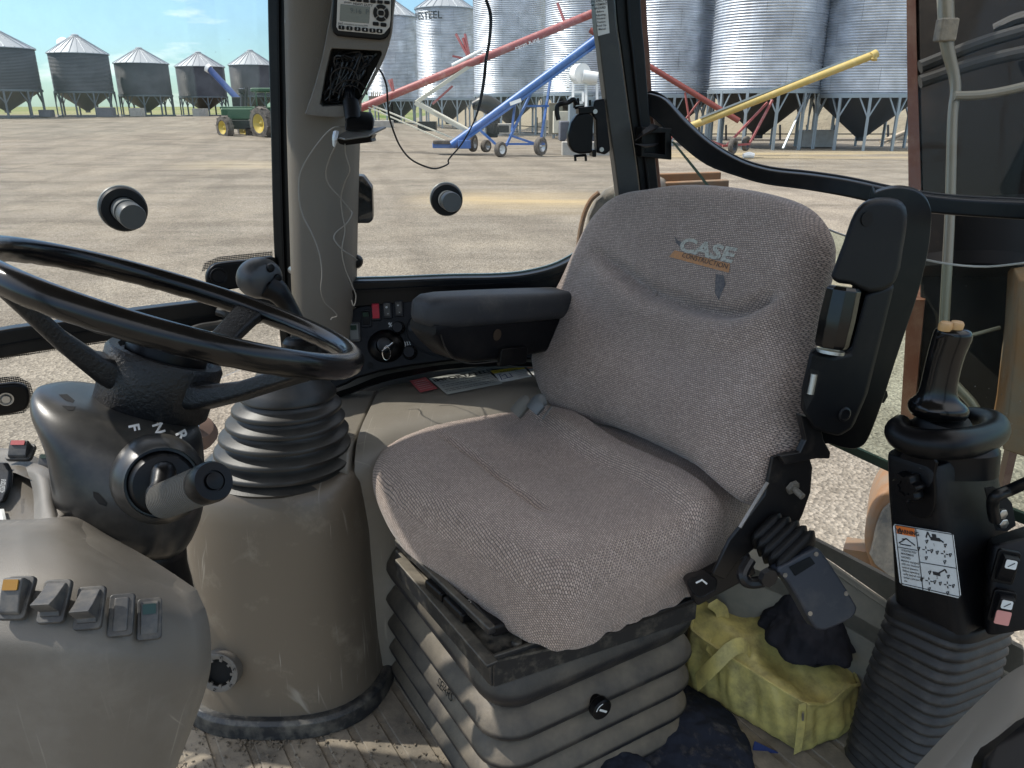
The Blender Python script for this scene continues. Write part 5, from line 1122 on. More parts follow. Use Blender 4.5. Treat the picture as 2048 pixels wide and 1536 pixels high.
key = thing('ignition_key', 'steel ignition key with wire ring sitting in the switch panel', 'key', CP(774, 694, .02))
m = MB(); kx = (xv * .8 + u_ * .6).normalized(); m.box(CP(776, 694, .034), (.013, .0012, .008), (kx, kx.cross(CP.n).cross(kx) if False else CP.n.cross(kx), CP.n)); m.box(CP(773, 694, .022), (.004, .001, .010), (kx, CP.n.cross(kx), CP.n)); m.build('key_blade', steel, key, bev=.0006)
m = MB(); m.tube([D(773 + 8 * cos(a), 707 + 13 * sin(a), 1.425 + .004 * sin(a)) for a in [i * pi / 5 for i in range(10)]], .0009, 6, 4, closed=True); m.build('key_ring', chrome, key)
for (px, py, r_, nm, lb) in ((797, 656, .0115, 'fan_knob', None), (820, 705, .0125, 'heater_knob', None)):
    m = MB(); pr = [(r_ * 1.15, 0), (r_ * 1.1, .003), (r_, .004), (r_ * .9, .016), (r_ * .8, .018), (.001, .018)]; m.lathe(pr, CP(px, py, 0), CP.n, 28); kn = m.build('control_knob', black, cp)
    m = MB()
    for k in range(12):
        a = 2 * pi * k / 12; q = V(xv) * cos(a) + u_ * sin(a); m.beam(CP(px, py, 0) + q * r_ * .98 + CP.n * .004, CP(px, py, 0) + q * r_ * .9 + CP.n * .016, .0024)
    m.build('knob_rib', black2, kn)
ptext(CP, '%', 781, 650, 791, 649.5, .012, labelw, cp, 'fan_symbol', .001, .01)
ptext(CP, '}}}', 815, 689, 825, 688.5, .013, labelw, cp, 'heat_symbol', .001, .01)
for (px, py, mt) in ((740, 731, M('void_black', (.002, .002, .002), .9)), (822, 656, darkmetal), (1052, 705, MATS['void_black'])):
    m = MB(); m.lathe([(.006, 0), (.006, .0012), (.0035, .0016), (.001, .0016)], CP(px, py, .0005), CP.n, 16); m.build('panel_screw', mt, cp)
m = MB(); m.tube([CP(x, y, .001) for x, y in ((832, 628), (818, 640), (812, 658), (816, 676), (830, 692), (850, 704), (885, 714))], .0016, 6); m.build('panel_seam', black, cp)
m = MB(); m.beam(CP(672, 672, .005), CP(688, 646, .005), .003, .002); m.build('edge_glint', steel, cp)

# ================================================================== SEAT
SF = V((-.86, -.51, 0)).normalized(); SR = V((.51, -.86, 0)).normalized(); UZ = V((0, 0, 1))
seat = thing('operator_seat', 'grey woven fabric operator seat on ribbed rubber suspension bellows', 'seat', cz(.06, 1.08, -1))
# cushion outline in the picture, its widest contour at one height
cw = [(745, 965), (752, 925), (775, 893), (820, 860), (880, 836), (950, 823), (1010, 822), (1080, 838), (1150, 850), (1250, 860), (1350, 880), (1440, 920), (1500, 975), (1530, 1010), (1505, 1060), (1470, 1110), (1420, 1158), (1340, 1195), (1270, 1225), (1215, 1252), (1165, 1278), (1115, 1281), (1060, 1262), (1000, 1232), (930, 1182), (860, 1127), (800, 1070), (762, 1015)]
def zfor(i): return 0
# near contour lies low (lower hem), far contour lies at the top roll
cen = cz(.105, 1.085, -.56)
base_ = []
for (x, y) in cw:
    t = max(0, min(1, (y - 860) / 300)); base_.append(ZP(x, y - 14 * sst((y - 1050) / 150), -.548 - .07 * sst(t)))
rim_ = resample(catmull(base_, 6, True), 96)
cc = sum(rim_, V()) / len(rim_)
loops = []
for s_, dz in ((.80, -.065), (.92, -.058), (.975, -.038), (1.0, -.008), (1.0, .010), (.985, .028), (.955, .044), (.90, .057), (.82, .0645), (.76, .0665), (.70, .068), (.65, .068), (.6, .0675), (.55, .067), (.5, .0665), (.45, .066), (.4, .065), (.35, .064), (.3, .063), (.24, .062), (.18, .0615), (.12, .061), (.06, .061), (.02, .061)):
    lp = []
    for p in rim_:
        q = cc + (p - cc) * s_; zt = max(p.z, cc.z - .03) ; base_z = p.z + (cc.z + .006 - p.z) * max(0, min(1, (dz + .01) / .06)); lp.append(V((q.x, q.y, base_z + dz * .8)))
    loops.append(lp)
# centre seam groove and soft shaping
def cush(v):
    l = v - cc; f_ = l.dot(SF); r_ = l.dot(SR)
    if v.z > cc.z + .005:
        v = V(v); v.z -= .010 * math.exp(-((r_ + .005) / .10) ** 2) * sst((.20 - f_) / .3)
        v.z -= .010 * math.exp(-((f_ - .10 - .10 * max(0, -r_ - .08)) / .0065) ** 2) * sst((.15 - r_) / .05) * sst((r_ + .21) / .05)
        v.z += .020 * sst((-f_ - .055) / .035) * (1 - sst((-f_ - .12) / .02))
    return v
def uvc(p):
    a, b = (p - cc).dot(SR), (p - cc).dot(SF); dr = max(0, cc.z + .022 - p.z); r_ = sqrt(a * a + b * b) + 1e-5
    return (a + dr * a / r_, b + dr * b / r_)
m = MB(); m.loft(loops, (True, True)); 
# refine: the inner rings as a finer grid
cu = m.build('cushion', fabric, seat, uv=uvc, ang=80)
me = cu.data; bs_ = V(seat['_o'])
bm = bmesh.new(); bm.from_mesh(me); bmesh.ops.subdivide_edges(bm, edges=[e for e in bm.edges], cuts=2, use_grid_fill=True)
for v in bm.verts: v.co = cush(v.co + bs_) - bs_
# crumpled hem low at the front corner and side
for v in bm.verts:
    z = v.co.z + bs_.z
    if z < cc.z - .035:
        k = (cc.z - .035 - z) / .05; v.co += SR * (.003 * k * sin(v.co.x * 130 + v.co.y * 90 + 2 * sin(v.co.y * 60))) + V((0, 0, .003 * k * (sin(v.co.x * 90 + 3 * sin(v.co.y * 47)) + .5 * sin(v.co.x * 210))))
bm.to_mesh(me); bm.free()
m = cu.modifiers.new('smooth', 'SMOOTH'); m.iterations = 3; m.factor = .5
# backrest
BU = V((.135, .125, .372)).normalized(); BN = -(SR.cross(BU)).normalized()
if BN.dot(SF) < 0: BN = -BN
BP = Plane(cz(.222, 1.13, -.52), BN)
bo = [(1305, 382), (1370, 373), (1450, 374), (1540, 388), (1605, 408), (1645, 437), (1666, 478), (1662, 525), (1647, 580), (1634, 640), (1622, 710), (1612, 800), (1603, 880), (1590, 935), (1562, 985), (1525, 1012), (1490, 1008), (1455, 980), (1400, 935), (1320, 893), (1230, 855), (1150, 838), (1108, 815), (1090, 775), (1083, 720), (1085, 665), (1100, 620), (1130, 575), (1160, 510), (1192, 448), (1230, 405), (1265, 388)]
rim2 = resample(catmull([BP(x, y) for x, y in bo], 6, True), 120); c2 = sum(rim2, V()) / len(rim2)
loops = []
for s_, h in ((.55, -.085), (.74, -.08), (.85, -.065), (.93, -.042), (.98, -.018), (1.0, .002), (.975, .020), (.94, .032), (.88, .040), (.83, .0425), (.78, .044), (.72, .0445), (.66, .045), (.6, .045), (.54, .045), (.48, .045), (.42, .045), (.36, .045), (.3, .045), (.22, .045), (.15, .045), (.08, .045), (.02, .045)):
    loops.append([c2 + (p - c2) * s_ + BP.n * h for p in rim2])
uvb = lambda p: ((p - c2).dot(SR), (p - c2).dot(BU))
m = MB(); m.loft(loops); bk = m.build('backrest', fabric, seat, uv=uvb, ang=80)
crease = [(1190, 505), (1240, 540), (1290, 577), (1350, 602), (1410, 620), (1470, 627), (1520, 610), (1550, 585)]
cr = [((q - c2).dot(SR), (q - c2).dot(BU)) for q in catmull([BP(x, y, .04) for x, y in crease], 6)]
def segd(u, v, line):
    best = 9; side = 0; tt = 0
    for i in range(len(line) - 1):
        (ax, ay), (bx, by) = line[i], line[i + 1]; dx, dy = bx - ax, by - ay; t = max(0, min(1, ((u - ax) * dx + (v - ay) * dy) / (dx * dx + dy * dy))); qx, qy = ax + dx * t - u, ay + dy * t - v; d_ = sqrt(qx * qx + qy * qy)
        if d_ < best: best = d_; side = -1 if qy > 0 else 1; tt = (i + t) / (len(line) - 1)
    return best, side, tt
bm = bmesh.new(); bm.from_mesh(bk.data); bmesh.ops.subdivide_edges(bm, edges=[e for e in bm.edges], cuts=2, use_grid_fill=True)
for v in bm.verts:
    w_ = v.co + bs_; h = (w_ - c2).dot(BP.n)
    if h > .0:
        u, vv = (w_ - c2).dot(SR), (w_ - c2).dot(BU); d_, sd_, tt = segd(u, vv, cr); e_ = min(1, min(tt, 1 - tt) * 7 + .15) if 0 < tt < 1 else .1
        k = min(1, h / .03)
        v.co -= BP.n * (.024 * math.exp(-(d_ / .012) ** 2) * e_ * k)
        if sd_ < 0: v.co += BP.n * (.016 * math.exp(-((d_ - .03) / .03) ** 2) * e_ * k)
        # hollow between the side bolsters, lumbar swell low down
        v.co -= BP.n * (.018 * math.exp(-(u / .12) ** 2) * sst((-vv + .02) / .1) * k)
        v.co += BP.n * (.012 * math.exp(-((vv + .12) / .07) ** 2) * k)
bm.to_mesh(bk.data); bm.free()
mm_ = bk.modifiers.new('smooth', 'SMOOTH'); mm_.iterations = 3; mm_.factor = .5
# embroidery
logo = M('embroidery_grey', (.46, .46, .40), .8, dust=((.16, .15, .14), .6, 260, .45, .6)); logo2 = M('embroidery_orange', (.50, .24, .10), .8, dust=((.22, .17, .13), .5, 260, .45, .6)); stain = M('dark_stain', (.075, .075, .085), .9, dust=((.2, .18, .17), .6, 300, .4, .6))
def onback(px, py, h=.0475): return BP(px, py, h)
def proj_text(s_, pa, pb, size, mat, nm, par, shear=0, bold=0, h=.047, off=.0008):
    a, b = onback(*pa, h), onback(*pb, h); x = (b - a); L_ = x.length; x.normalize(); y = BP.n.cross(x)
    q = MB().text(s_, (0, 0, 0), (1, 0, 0), (0, 1, 0), 1, 0, 'LEFT', bold, shear); mnx = min(v.x for v in q.v); mxx_ = max(v.x for v in q.v); mny = min(v.y for v in q.v); mxy = max(v.y for v in q.v)
    k = L_ / (mxx_ - mnx); ky = size / (mxy - mny); m = MB(); m.add([a + x * ((v.x - mnx) * k) + y * ((v.y - mny) * ky) for v in q.v], q.f); o = m.build(nm, mat, par, flat=True)
    sw_ = o.modifiers.new('wrap', 'SHRINKWRAP'); sw_.target = bk; sw_.wrap_method = 'NEAREST_SURFACEPOINT'; sw_.offset = off; sw_.wrap_mode = 'ABOVE_SURFACE'; return o
def badge(pts, mat, nm, off):
    q = catmull([V((x, y, 0)) for x, y in pts], 1, True) if len(pts) > 4 else [V((x, y, 0)) for x, y in pts]
    m = MB(); P4 = [onback(v.x, v.y) for v in q]
    if len(P4) == 4:
        n1_, n2_ = 14, 4; vs = [P4[0].lerp(P4[1], i / n1_).lerp(P4[3].lerp(P4[2], i / n1_), j / n2_) for j in range(n2_ + 1) for i in range(n1_ + 1)]
        m.add(vs, [(j * (n1_ + 1) + i, j * (n1_ + 1) + i + 1, (j + 1) * (n1_ + 1) + i + 1, (j + 1) * (n1_ + 1) + i) for j in range(n2_) for i in range(n1_)])
    else: m.add(P4, [tuple(range(len(P4)))])
    o = m.build(nm, mat, bk, flat=True); sw_ = o.modifiers.new('wrap', 'SHRINKWRAP'); sw_.target = bk; sw_.wrap_method = 'NEAREST_SURFACEPOINT'; sw_.offset = off; sw_.wrap_mode = 'ABOVE_SURFACE'; return o
badge([(1348, 500), (1459, 527), (1456, 545), (1337, 513)], logo2, 'orange_badge', .0012)
proj_text('CASE', (1354, 501), (1462, 526), .024, logo, 'embroidered_name', bk, 0, .035)
proj_text('CONSTRUCTION', (1363, 514), (1453, 538), .0075, ink, 'badge_text', bk, 0, .0, off=.0022)
badge([(1430, 547), (1446, 550), (1450, 568), (1438, 592), (1433, 604), (1428, 585)], stain, 'stain', .0009)
badge([(1347, 470), (1354, 480), (1372, 486), (1358, 492), (1350, 484)], stain, 'stain', .0007)
# seat pan under the cushion
m = MB()
for (lo_, hi_) in ((-.70, -.655),):
    pass
fc_ = cz(.05, 1.075, 0)
def sbox(f_, r_, z, hf, hr, hz): c = fc_ + SF * f_ + SR * r_; return V((c.x, c.y, z + 2.25)), (hf, hr, hz), (SF, SR, UZ)
m = MB(); m.box(*sbox(0.01, 0, -.650, .175, .165, .010)); m.build('seat_pan', darkmetal, seat, bev=.006)
# metal tray rails on top of the bellows
m = MB(); t_ = [(795, 1118), (812, 1112), (985, 1338), (1155, 1302), (1400, 1200)]
p_ = [ZP(790, 1122, -.70), ZP(984, 1340, -.715), ZP(1390, 1215, -.70)]
m.beam(ZP(795, 1125, -.69), ZP(985, 1342, -.69), .006, .05); m.beam(ZP(985, 1342, -.69), ZP(1392, 1208, -.69), .006, .05)
m.beam(ZP(800, 1118, -.667), ZP(985, 1330, -.667), .018, .006); m.build('tray_rail', M('dusty_dark_steel', (.012, .013, .015), .42, dust=((.33, .29, .22), .35, 45, .5, .8), updust=((.36, .31, .23), .4, 9)), seat, bev=.002)
m = MB(); m.slab([ZP(x, y, -.672) for x, y in ((815, 1115), (985, 1322), (1150, 1285), (1380, 1190), (1200, 1050), (950, 1030))], (0, 0, -.004)); m.build('tray', M('dusty_tray', (.014, .015, .016), .5, dust=((.33, .29, .22), .6, 30, .42, .75)), seat)
m = MB(); m.beam(ZP(795, 1082, -.64), ZP(985, 1262, -.64), .012, .012); m.build('adjust_bar', MATS['dusty_dark_steel'], seat, bev=.003)
for (a, b, tx) in (((868, 1160), (902, 1190), 'O'), ((905, 1193), (945, 1232), 'P')):
    pl_ = Plane(ZP(*a, -.650), (0, 0, 1)); c_ = pl_((a[0] + b[0]) / 2, (a[1] + b[1]) / 2); m = MB(); dd = (pl_(*b) - pl_(*a)); m.box(c_, (dd.length / 2, .017, .008), (dd, dd.cross(UZ), UZ)); hd = m.build('adjust_lever', black, seat, bev=.004)
    ptext(pl_, tx, (a[0] + b[0]) / 2 + 8, (a[1] + b[1]) / 2 - 8, (a[0] + b[0]) / 2 + 20, (a[1] + b[1]) / 2 + 4, .018, labelw, hd, 'lever_symbol', .0085, 0)
for (x, y) in ((1034, 1288), (975, 1322)):
    m = MB(); m.lathe([(.008, 0), (.008, .004), (.006, .006), (.001, .006)], ZP(x, y, -.671), UZ, 8); m.build('bolt', MATS['dusty_tray'], seat)
# suspension bellows
sb = []
c3 = cz(.045, 1.088, 0) - SR * .018 + SF * .004
def sl(z, s_, r_=.05): return rrect(V((c3.x, c3.y, z + 2.25)), SF, SR, .190 * s_, .215 * s_, r_, 6)
prof = [(-.700, .86, .03), (-.712, .875, .035), (-.735, .95, .045), (-.752, 1.0, .055), (-.762, 1.005, .055), (-.772, .985, .05), (-.786, .935, .045)]
for z0 in (-.79, -.842, -.894, -.942):
    prof += [(z0 - .004, .905, .045), (z0 - .012, .955, .05), (z0 - .028, 1.012, .055), (z0 - .034, 1.02, .055), (z0 - .041, 1.005, .055), (z0 - .047, .955, .05)]
prof += [(-.992, .97, .05), (-1.0, .97, .05)]
m = MB(); m.loft([sl(*p) for p in prof]); m.build('suspension_bellows', rubberdust, seat, ang=75)
# embossed maker letters on two folds
def emb(s_, px, py, px2, py2, z, nn, size, depth_=.002):
    pl_ = Plane(ZP(px, py, z), nn); ptext(pl_, s_, px, py, px2, py2, size, black, seat, 'raised_letters', .003, .0)
emb('SEARS', 1110, 1420, 1150, 1404, -.858, (SR + V((0, 0, .5))), .019); emb('SEARS', 890, 1380, 910, 1403, -.858, (SF + V((0, 0, .5))), .019)
# round adjuster dial on bellows
kn0 = Plane(c3 + UZ * 1.4 + SR * .222, SR)(1196, 1411); m = MB(); m.lathe([(.012, -.04), (.013, -.004), (.0165, 0), (.0165, .010), (.014, .012), (.001, .012)], kn0, SR, 28); dl = m.build('height_dial', black, seat)
m = MB(); a_ = (SF * .8 + UZ * .6); m.beam(kn0 + SR * .0125 - a_ * .008, kn0 + SR * .0125 + a_ * .008, .003, .0008, upv=SR); m.tube([kn0 + SR * .0122 + (SF * cos(t) + UZ * sin(t)) * .0125 for t in [.3, .7, 1.1, 1.5]], .0007, 5); m.build('dial_mark', labelw, dl)
# slide handle at the near rear corner
hp0 = D(1400, 1172, .98); m = MB(); m.slab([D(1372, 1165, .99), D(1385, 1155, 1.0), D(1420, 1148, 1.0), D(1438, 1158, .99), D(1436, 1182, .975), D(1405, 1200, .965), D(1388, 1192, .97)], V((.0, .03, -.012))); hl = m.build('slide_handle', black, seat, bev=.005)
m = MB(); m.tube([D(1392, 1166, .968), D(1404, 1160, .968), D(1414, 1168, .966)], .0012, 6, smooth=False); m.build('handle_symbol', labelw, hl)
m = MB(); m.beam(ZP(1190, 1262, -.675), ZP(1400, 1188, -.675), .02, .008); m.beam(ZP(1255, 1250, -.69), ZP(1262, 1272, -.72), .008, .012); m.build('slide_rail', darkmetal, seat, bev=.002)
m = MB(); m.beam(D(1380, 1185, 1.05), D(1500, 1120, 1.06), .02, .04); m.build('side_frame', darkmetal, seat, bev=.004)
# rear bracket and recliner
RP = Plane(D(1585, 970, 1.03), (.35, -.93, .05))
m = MB(); m.slab([RP(x, y) for x, y in ((1545, 915), (1575, 905), (1620, 915), (1626, 935), (1622, 985), (1606, 1030), (1590, 1062), (1560, 1080), (1520, 1090), (1480, 1120), (1450, 1160), (1425, 1150), (1460, 1080), (1500, 1030), (1530, 990))], -RP.n * .006); br_ = m.build('recliner_plate', darkmetal, seat, bev=.002)
m = MB(); m.slab([RP(x, y, .014) for x, y in ((1560, 912), (1600, 905), (1612, 880), (1600, 830), (1640, 840), (1648, 880), (1662, 905), (1660, 918), (1632, 918), (1600, 925), (1570, 930))], -RP.n * .01); m.build('armrest_bracket', darkmetal, seat, bev=.002)
m = MB(); m.lathe([(.010, 0), (.010, .006), (.0045, .006), (.0045, .022), (.001, .022)], RP(1582, 972), (.45, -.8, -.3), 6); m.build('hinge_bolt', mud, br_)
m = MB(); m.beam(D(1535, 965, 1.0), D(1480, 1055, .99), .0045, .002); m.build('strap_edge', steel, seat)
m = MB(); m.tube([D(1500, 1120, 1.0), D(1485, 1150, .99), D(1500, 1165, .99), D(1530, 1160, .99), D(1548, 1140, 1.0)], .008, 10); m.lathe([(.012, 0), (.012, .008), (.001, .009)], D(1532, 1152, .975), (.3, -.9, .1), 8); m.build('lower_pivot', darkmetal, seat)
# ------------------------------------------------------------------ far armrest
fa = thing('armrest', 'lowered padded black armrest with storage box on the far side of the seat', 'armrest', D(960, 640, 1.25))
cA = D(838, 618, 1.225); axd = (D(1125, 604, 1.475) - cA).normalized(); axr = axd.cross(UZ).normalized(); axu = axr.cross(axd)
m = MB(); loops = []; Lr = .37
for t, w_, h_ in ((0, .015, .012), (.006, .027, .020), (.02, .034, .025), (.05, .038, .027), (.14, .041, .027), (.25, .043, .026), (.34, .043, .025), (.37, .040, .023)):
    loops.append(rrect(cA + axd * t - axu * (.0 + .004 * (1 - t / .37)), axr, axu, w_, h_, min(w_, h_) * .7, 5))
m.loft(loops); m.build('pad', M('armrest_pad', (.022, .024, .028), .6, bump=(700, .6, .0008), dust=(DUSTC, .2, 20, .5, .8)), fa, ang=60)
m = MB(); loops = []
for t, h_, dz in ((.012, .012, -.030), (.03, .022, -.038), (.06, .032, -.05), (.10, .036, -.056), (.22, .036, -.056), (.33, .034, -.052)):
    loops.append(rrect(cA + axd * t + axu * dz - axr * .002, axr, axu, .033, h_, .012, 4))
m.loft(loops); m.build('storage_box', black2, fa, ang=60)
m = MB(); q = cA + axd * .19 - axu * .085 + axr * .030; m.slab(rrect(q, axd, axu, .034, .016, .006, 4), axr * .010); m.build('catch', black, fa, bev=.002)
m = MB(); m.tube([cA + axd * t + axu * z + axr * .0335 for t, z in ((.02, -.036), (.035, -.062), (.06, -.082), (.1, -.091), (.16, -.092))], .0012, 6); m.build('box_seam', boot_m, fa)
m = MB(); m.lathe([(.010, 0), (.010, .0006), (.001, .0006)], cA + axd * .15 - axu * .045 + axr * .0315, axr, 20); m.build('round_cap', M('brown_cap', (.035, .022, .012), .5), fa)
# ------------------------------------------------------------------ near armrest, folded up
na = thing('armrest', 'folded up black armrest standing upright beside the near edge of the backrest', 'armrest', D(1640, 880, 1.0))
AP = Plane(D(1690, 830, 1.0), (.30, -.95, .08)); AP.p = D(1690, 830, 1.0)
padp = [(1737, 398), (1750, 386), (1772, 378), (1800, 375), (1828, 380), (1848, 392), (1860, 412), (1863, 440), (1857, 500), (1838, 580), (1815, 650), (1790, 725), (1766, 800), (1748, 850), (1735, 880), (1722, 894), (1700, 898), (1662, 888), (1640, 870), (1680, 700)]
q = catmull([V((x, y, 0)) for x, y in padp], 3, True)
m = MB(); EX = V((.42, .9, 0)).normalized(); m.slab([AP(v.x, v.y, -.012) for v in q], EX * .035); m.build('pad', black, na, bev=.010, seg=4)
up1 = [(1737, 402), (1765, 398), (1795, 402), (1812, 418), (1814, 450), (1806, 500), (1790, 570), (1738, 588), (1700, 572), (1662, 565), (1668, 535), (1685, 490), (1700, 445), (1715, 418)]
q = catmull([V((x, y, 0)) for x, y in up1], 2, True)
m = MB(); m.slab([AP(v.x, v.y, .014) for v in q], EX * .030); tpc = m.build('upper_cover', black2, na, bev=.010, seg=4)
m = MB(); m.lathe([(.0085, 0), (.0085, .0008), (.001, .0008)], AP(1734, 438, .0145), AP.n, 20); m.build('recess', MATS['void_black'], tpc)
m = MB(); m.slab([AP(x, y, .006) for x, y in ((1732, 585), (1790, 568), (1760, 690), (1735, 790), (1705, 860), (1680, 876), (1650, 870), (1625, 860), (1600, 820), (1602, 780), (1620, 700), (1670, 712), (1700, 705))], EX * .024); m.build('lower_cover', black2, na, bev=.007, seg=3)
# roller
r0, r1 = AP(1688, 573, .008), AP(1660, 700, .008); m = MB(); rd_ = (r1 - r0); m.lathe([(.001, 0), (.017, .0), (.0205, .004), (.0215, rd_.length * .5), (.0205, rd_.length - .008), (.018, rd_.length - .003), (.001, rd_.length - .003)], r0, rd_, 9); m.build('tilt_roller', gloss, na, bev=.001, ang=25)
m = MB(); m.lathe([(.001, 0), (.017, 0), (.017, .004), (.001, .004)], AP(1661, 700, .006), rd_, 24); m.build('roller_washer', steel, na)
m = MB(); m.slab([AP(x, y, .0275) for x, y in ((1622, 738), (1640, 744), (1630, 788), (1612, 820), (1608, 800), (1612, 760))], AP.n * .0005); m.build('slot', MATS['void_black'], na)
for o in [na.children[-1]]: pass
m = MB(); m.tube([AP(1628, 748, .030), AP(1620, 788, .030)], .0042, 12, smooth=False); m.build('slot_bolt', steel, na)
m = MB(); m.lathe([(.0095, 0), (.0095, .002), (.007, .003), (.0065, .001), (.001, .001)], AP(1688, 828, .0065), AP.n, 24); m.build('pivot_screw', darkmetal, na)
m = MB(); m.slab([AP(x, y, -.02) for x, y in ((1760, 795), (1774, 782), (1776, 792), (1768, 806), (1757, 806))], -AP.n * .01); m.build('pad_clip', black, na)
# ------------------------------------------------------------------ seat height control hanging by a bellow
hc = thing('seat_control_box', 'flat black control box hanging on a ribbed rubber boot off the rear of the seat', 'control box', D(1640, 1180, .98))
HB = Plane(D(1635, 1180, .985), (.15, -.93, .33))
m = MB(); q = catmull([V((x, y, 0)) for x, y in ((1558, 1135), (1580, 1122), (1610, 1105), (1632, 1096), (1645, 1104), (1680, 1155), (1710, 1205), (1715, 1218), (1706, 1236), (1680, 1250), (1652, 1261), (1636, 1260), (1624, 1248), (1600, 1205), (1575, 1165), (1556, 1145))], 2, True)
m.slab([HB(v.x, v.y) for v in q], -HB.n * .022); bx_ = m.build('box_shell', M('blue_black_plastic', (.018, .022, .032), .45, bump=(900, .3, .0005), dust=(DUSTC, .15, 20, .5, .85)), hc, bev=.004, seg=3)
m = MB(); m.slab([HB(x, y, .0005) for x, y in ((1578, 1134), (1620, 1113), (1630, 1127), (1590, 1152))], HB.n * .0006); m.build('label_plate', black, bx_)
for (x, y) in ((1570, 1150), (1632, 1108), (1620, 1205 + 22), (1692, 1187)): m = MB(); m.lathe([(.0030, 0), (.0030, .001), (.0015, .0005), (.001, .0005)], HB(x, y, .0003), HB.n, 12); m.build('case_screw', mud, bx_)
m = MB(); loops = []; a0_, a1_ = D(1534, 1062, 1.03), D(1590, 1106, 1.0); ad_ = (a1_ - a0_).normalized()
hx = V(D(1600, 1040, 1.0) - D(1520, 1090, 1.0)).normalized(); hx = (hx - ad_ * hx.dot(ad_)).normalized(); hy = ad_.cross(hx)
for k in range(5):
    t = k / 4; c_ = a0_.lerp(a1_, t); w_ = (.028, .032, .035, .036, .037)[k]; h_ = .020
    for dt, s_ in ((-.006, .8), (-.002, .95), (.001, 1.0), (.004, .93), (.007, .8)): loops.append(rrect(c_ + ad_ * dt, hx, hy, w_ * s_, h_ * s_, .012, 4))
m.loft(loops); m.build('rubber_boot', rubber, hc, ang=60)
# seat belt buckle
bu = thing('seat_belt_buckle', 'worn grey seat belt buckle tucked between cushion and backrest on the far side', 'buckle', D(1075, 820, 1.30))
m = MB(); m.tube([D(1030, 828, 1.31), D(1050, 806, 1.31), D(1060, 800, 1.31)], [.016, .016, .013], 12, flat=.7); m.build('worn_strap', M('worn_strap', (.13, .125, .11), .8), bu)
m = MB(); m.tube([D(1064, 822, 1.29), D(1080, 803, 1.29), D(1092, 800, 1.29)], [.018, .019, .012], 12, flat=.6); m.build('buckle_head', M('buckle_grey', (.10, .11, .115), .4), bu, ang=40)
m = MB(); m.beam(D(1085, 838, 1.26), D(1104, 812, 1.26), .004, .0015); m.build('steel_tongue', steel, bu)

# ================================================================== FLOOR THINGS
fmt = MB(); fmt.slab([V((-1.2, .02, FLOOR - .012)), V((-1.08, .95, FLOOR - .012)), V((-.4, 1.42, FLOOR - .012)), V((.42, 1.50, FLOOR - .012)), V((.70, .9, FLOOR - .012)), V((.76, .0, FLOOR - .012))], (0, 0, .008))
fm = thing('floor_mat', 'dusty black rubber floor mat with raised ribs and scattered grit', 'floor mat', (0, .8, FLOOR)); fmt.build('mat_sheet', floorm, fm)
m = MB(); dF = V((-.53, .85, 0)).normalized(); dR = V((.85, .53, 0))
for k in range(-9, 16):
    c = V((-.25, .95, FLOOR - .004)) + dR * (k * .052); m.beam(c - dF * .45, c + dF * .30, .040, .006)
m.build('mat_rib', floorm, fm, bev=.002)
m = MB(); rg_ = random.Random(5)
grid_pts = [(x, y) for x, y in [(rg_.uniform(350, 1010), rg_.uniform(1440, 1560)) for _ in range(450)]]
for x, y in grid_pts:
    p = ZP(x, y, -1.0); r_ = rg_.uniform(.0005, .0018) * (1.3 if rg_.random() < .1 else 1); m.box(p + V((0, 0, r_ * .5)), (r_, r_ * rg_.uniform(.6, 1.2), r_ * .7), (V((rg_.uniform(-1, 1), rg_.uniform(-1, 1), .1)), V((rg_.uniform(-1, 1), 1, 0)), UZ))
for k in range(260):
    i = rg_.randrange(len(ks) - 3); a, b = V((*ks[i], 0)), V((*ks[i + 1], 0)); q = a.lerp(b, rg_.random()); p = ZP(q.x + rg_.uniform(-4, 4), q.y + 8 + abs(rg_.gauss(0, 14)), -1.0); r_ = rg_.uniform(.0008, .0024); m.box(p + V((0, 0, r_ * .5)), (r_, r_ * .8, r_ * .7), (V((rg_.uniform(-1, 1), rg_.uniform(-1, 1), .1)), V((rg_.uniform(-1, 1), 1, 0)), UZ))
tag(m.build('floor_grit', M('grit', (.16, .13, .095), .9), None, origin=ZP(600, 1500, -1)), 'loose grit and soil crumbs on the rubber floor mat', 'grit', kind='stuff')
# crumpled cloth helper
def cloth(name, outline_px, z, hgt, mat, lab, cat, seed, amp=.012, origin=None, fold=10.0, dome=1.0, dsp=(.04, .03)):
    rm = resample(catmull([ZP(x, y, z) for x, y in outline_px], 5, True), 150); c_ = sum(rm, V()) / len(rm); loops = []; rn = random.Random(seed); ph = [rn.uniform(0, 6.28) for _ in range(8)]
    S_ = [1.0, .995, .985, .96, .92] + [.88 - .035 * i for i in range(24)] + [.02]
    for s_ in S_:
        lp = []
        for p in rm:
            q = c_ + (p - c_) * s_; u, v = q.x * fold, q.y * fold; e = 1 - s_ ** 3
            w_ = sin(u * 2.1 + 1.7 * sin(v * 1.3 + ph[0]) + ph[1]) * .5 + sin(v * 3.3 + 1.5 * sin(u * 1.9 + ph[2]) + ph[3]) * .35 + abs(sin(u * 4.1 - v * 2.7 + 2 * sin(u * 1.1 + v * 1.7 + ph[4]))) * .45
            lp.append(V((q.x + .003 * sin(v * 9 + ph[5]), q.y + .003 * sin(u * 8 + ph[6]), z + 2.25 + hgt * (1 - (s_ ** 3.0)) * dome + amp * w_ * min(1, e * 1.3) + (.004 if s_ < 1 else 0))))
        loops.append(lp)
    m = MB(); m.loft(loops, (True, True)); return tag(m.build(name, mat, None, origin=c_, ang=75, disp=dsp, sub=1), lab, cat)
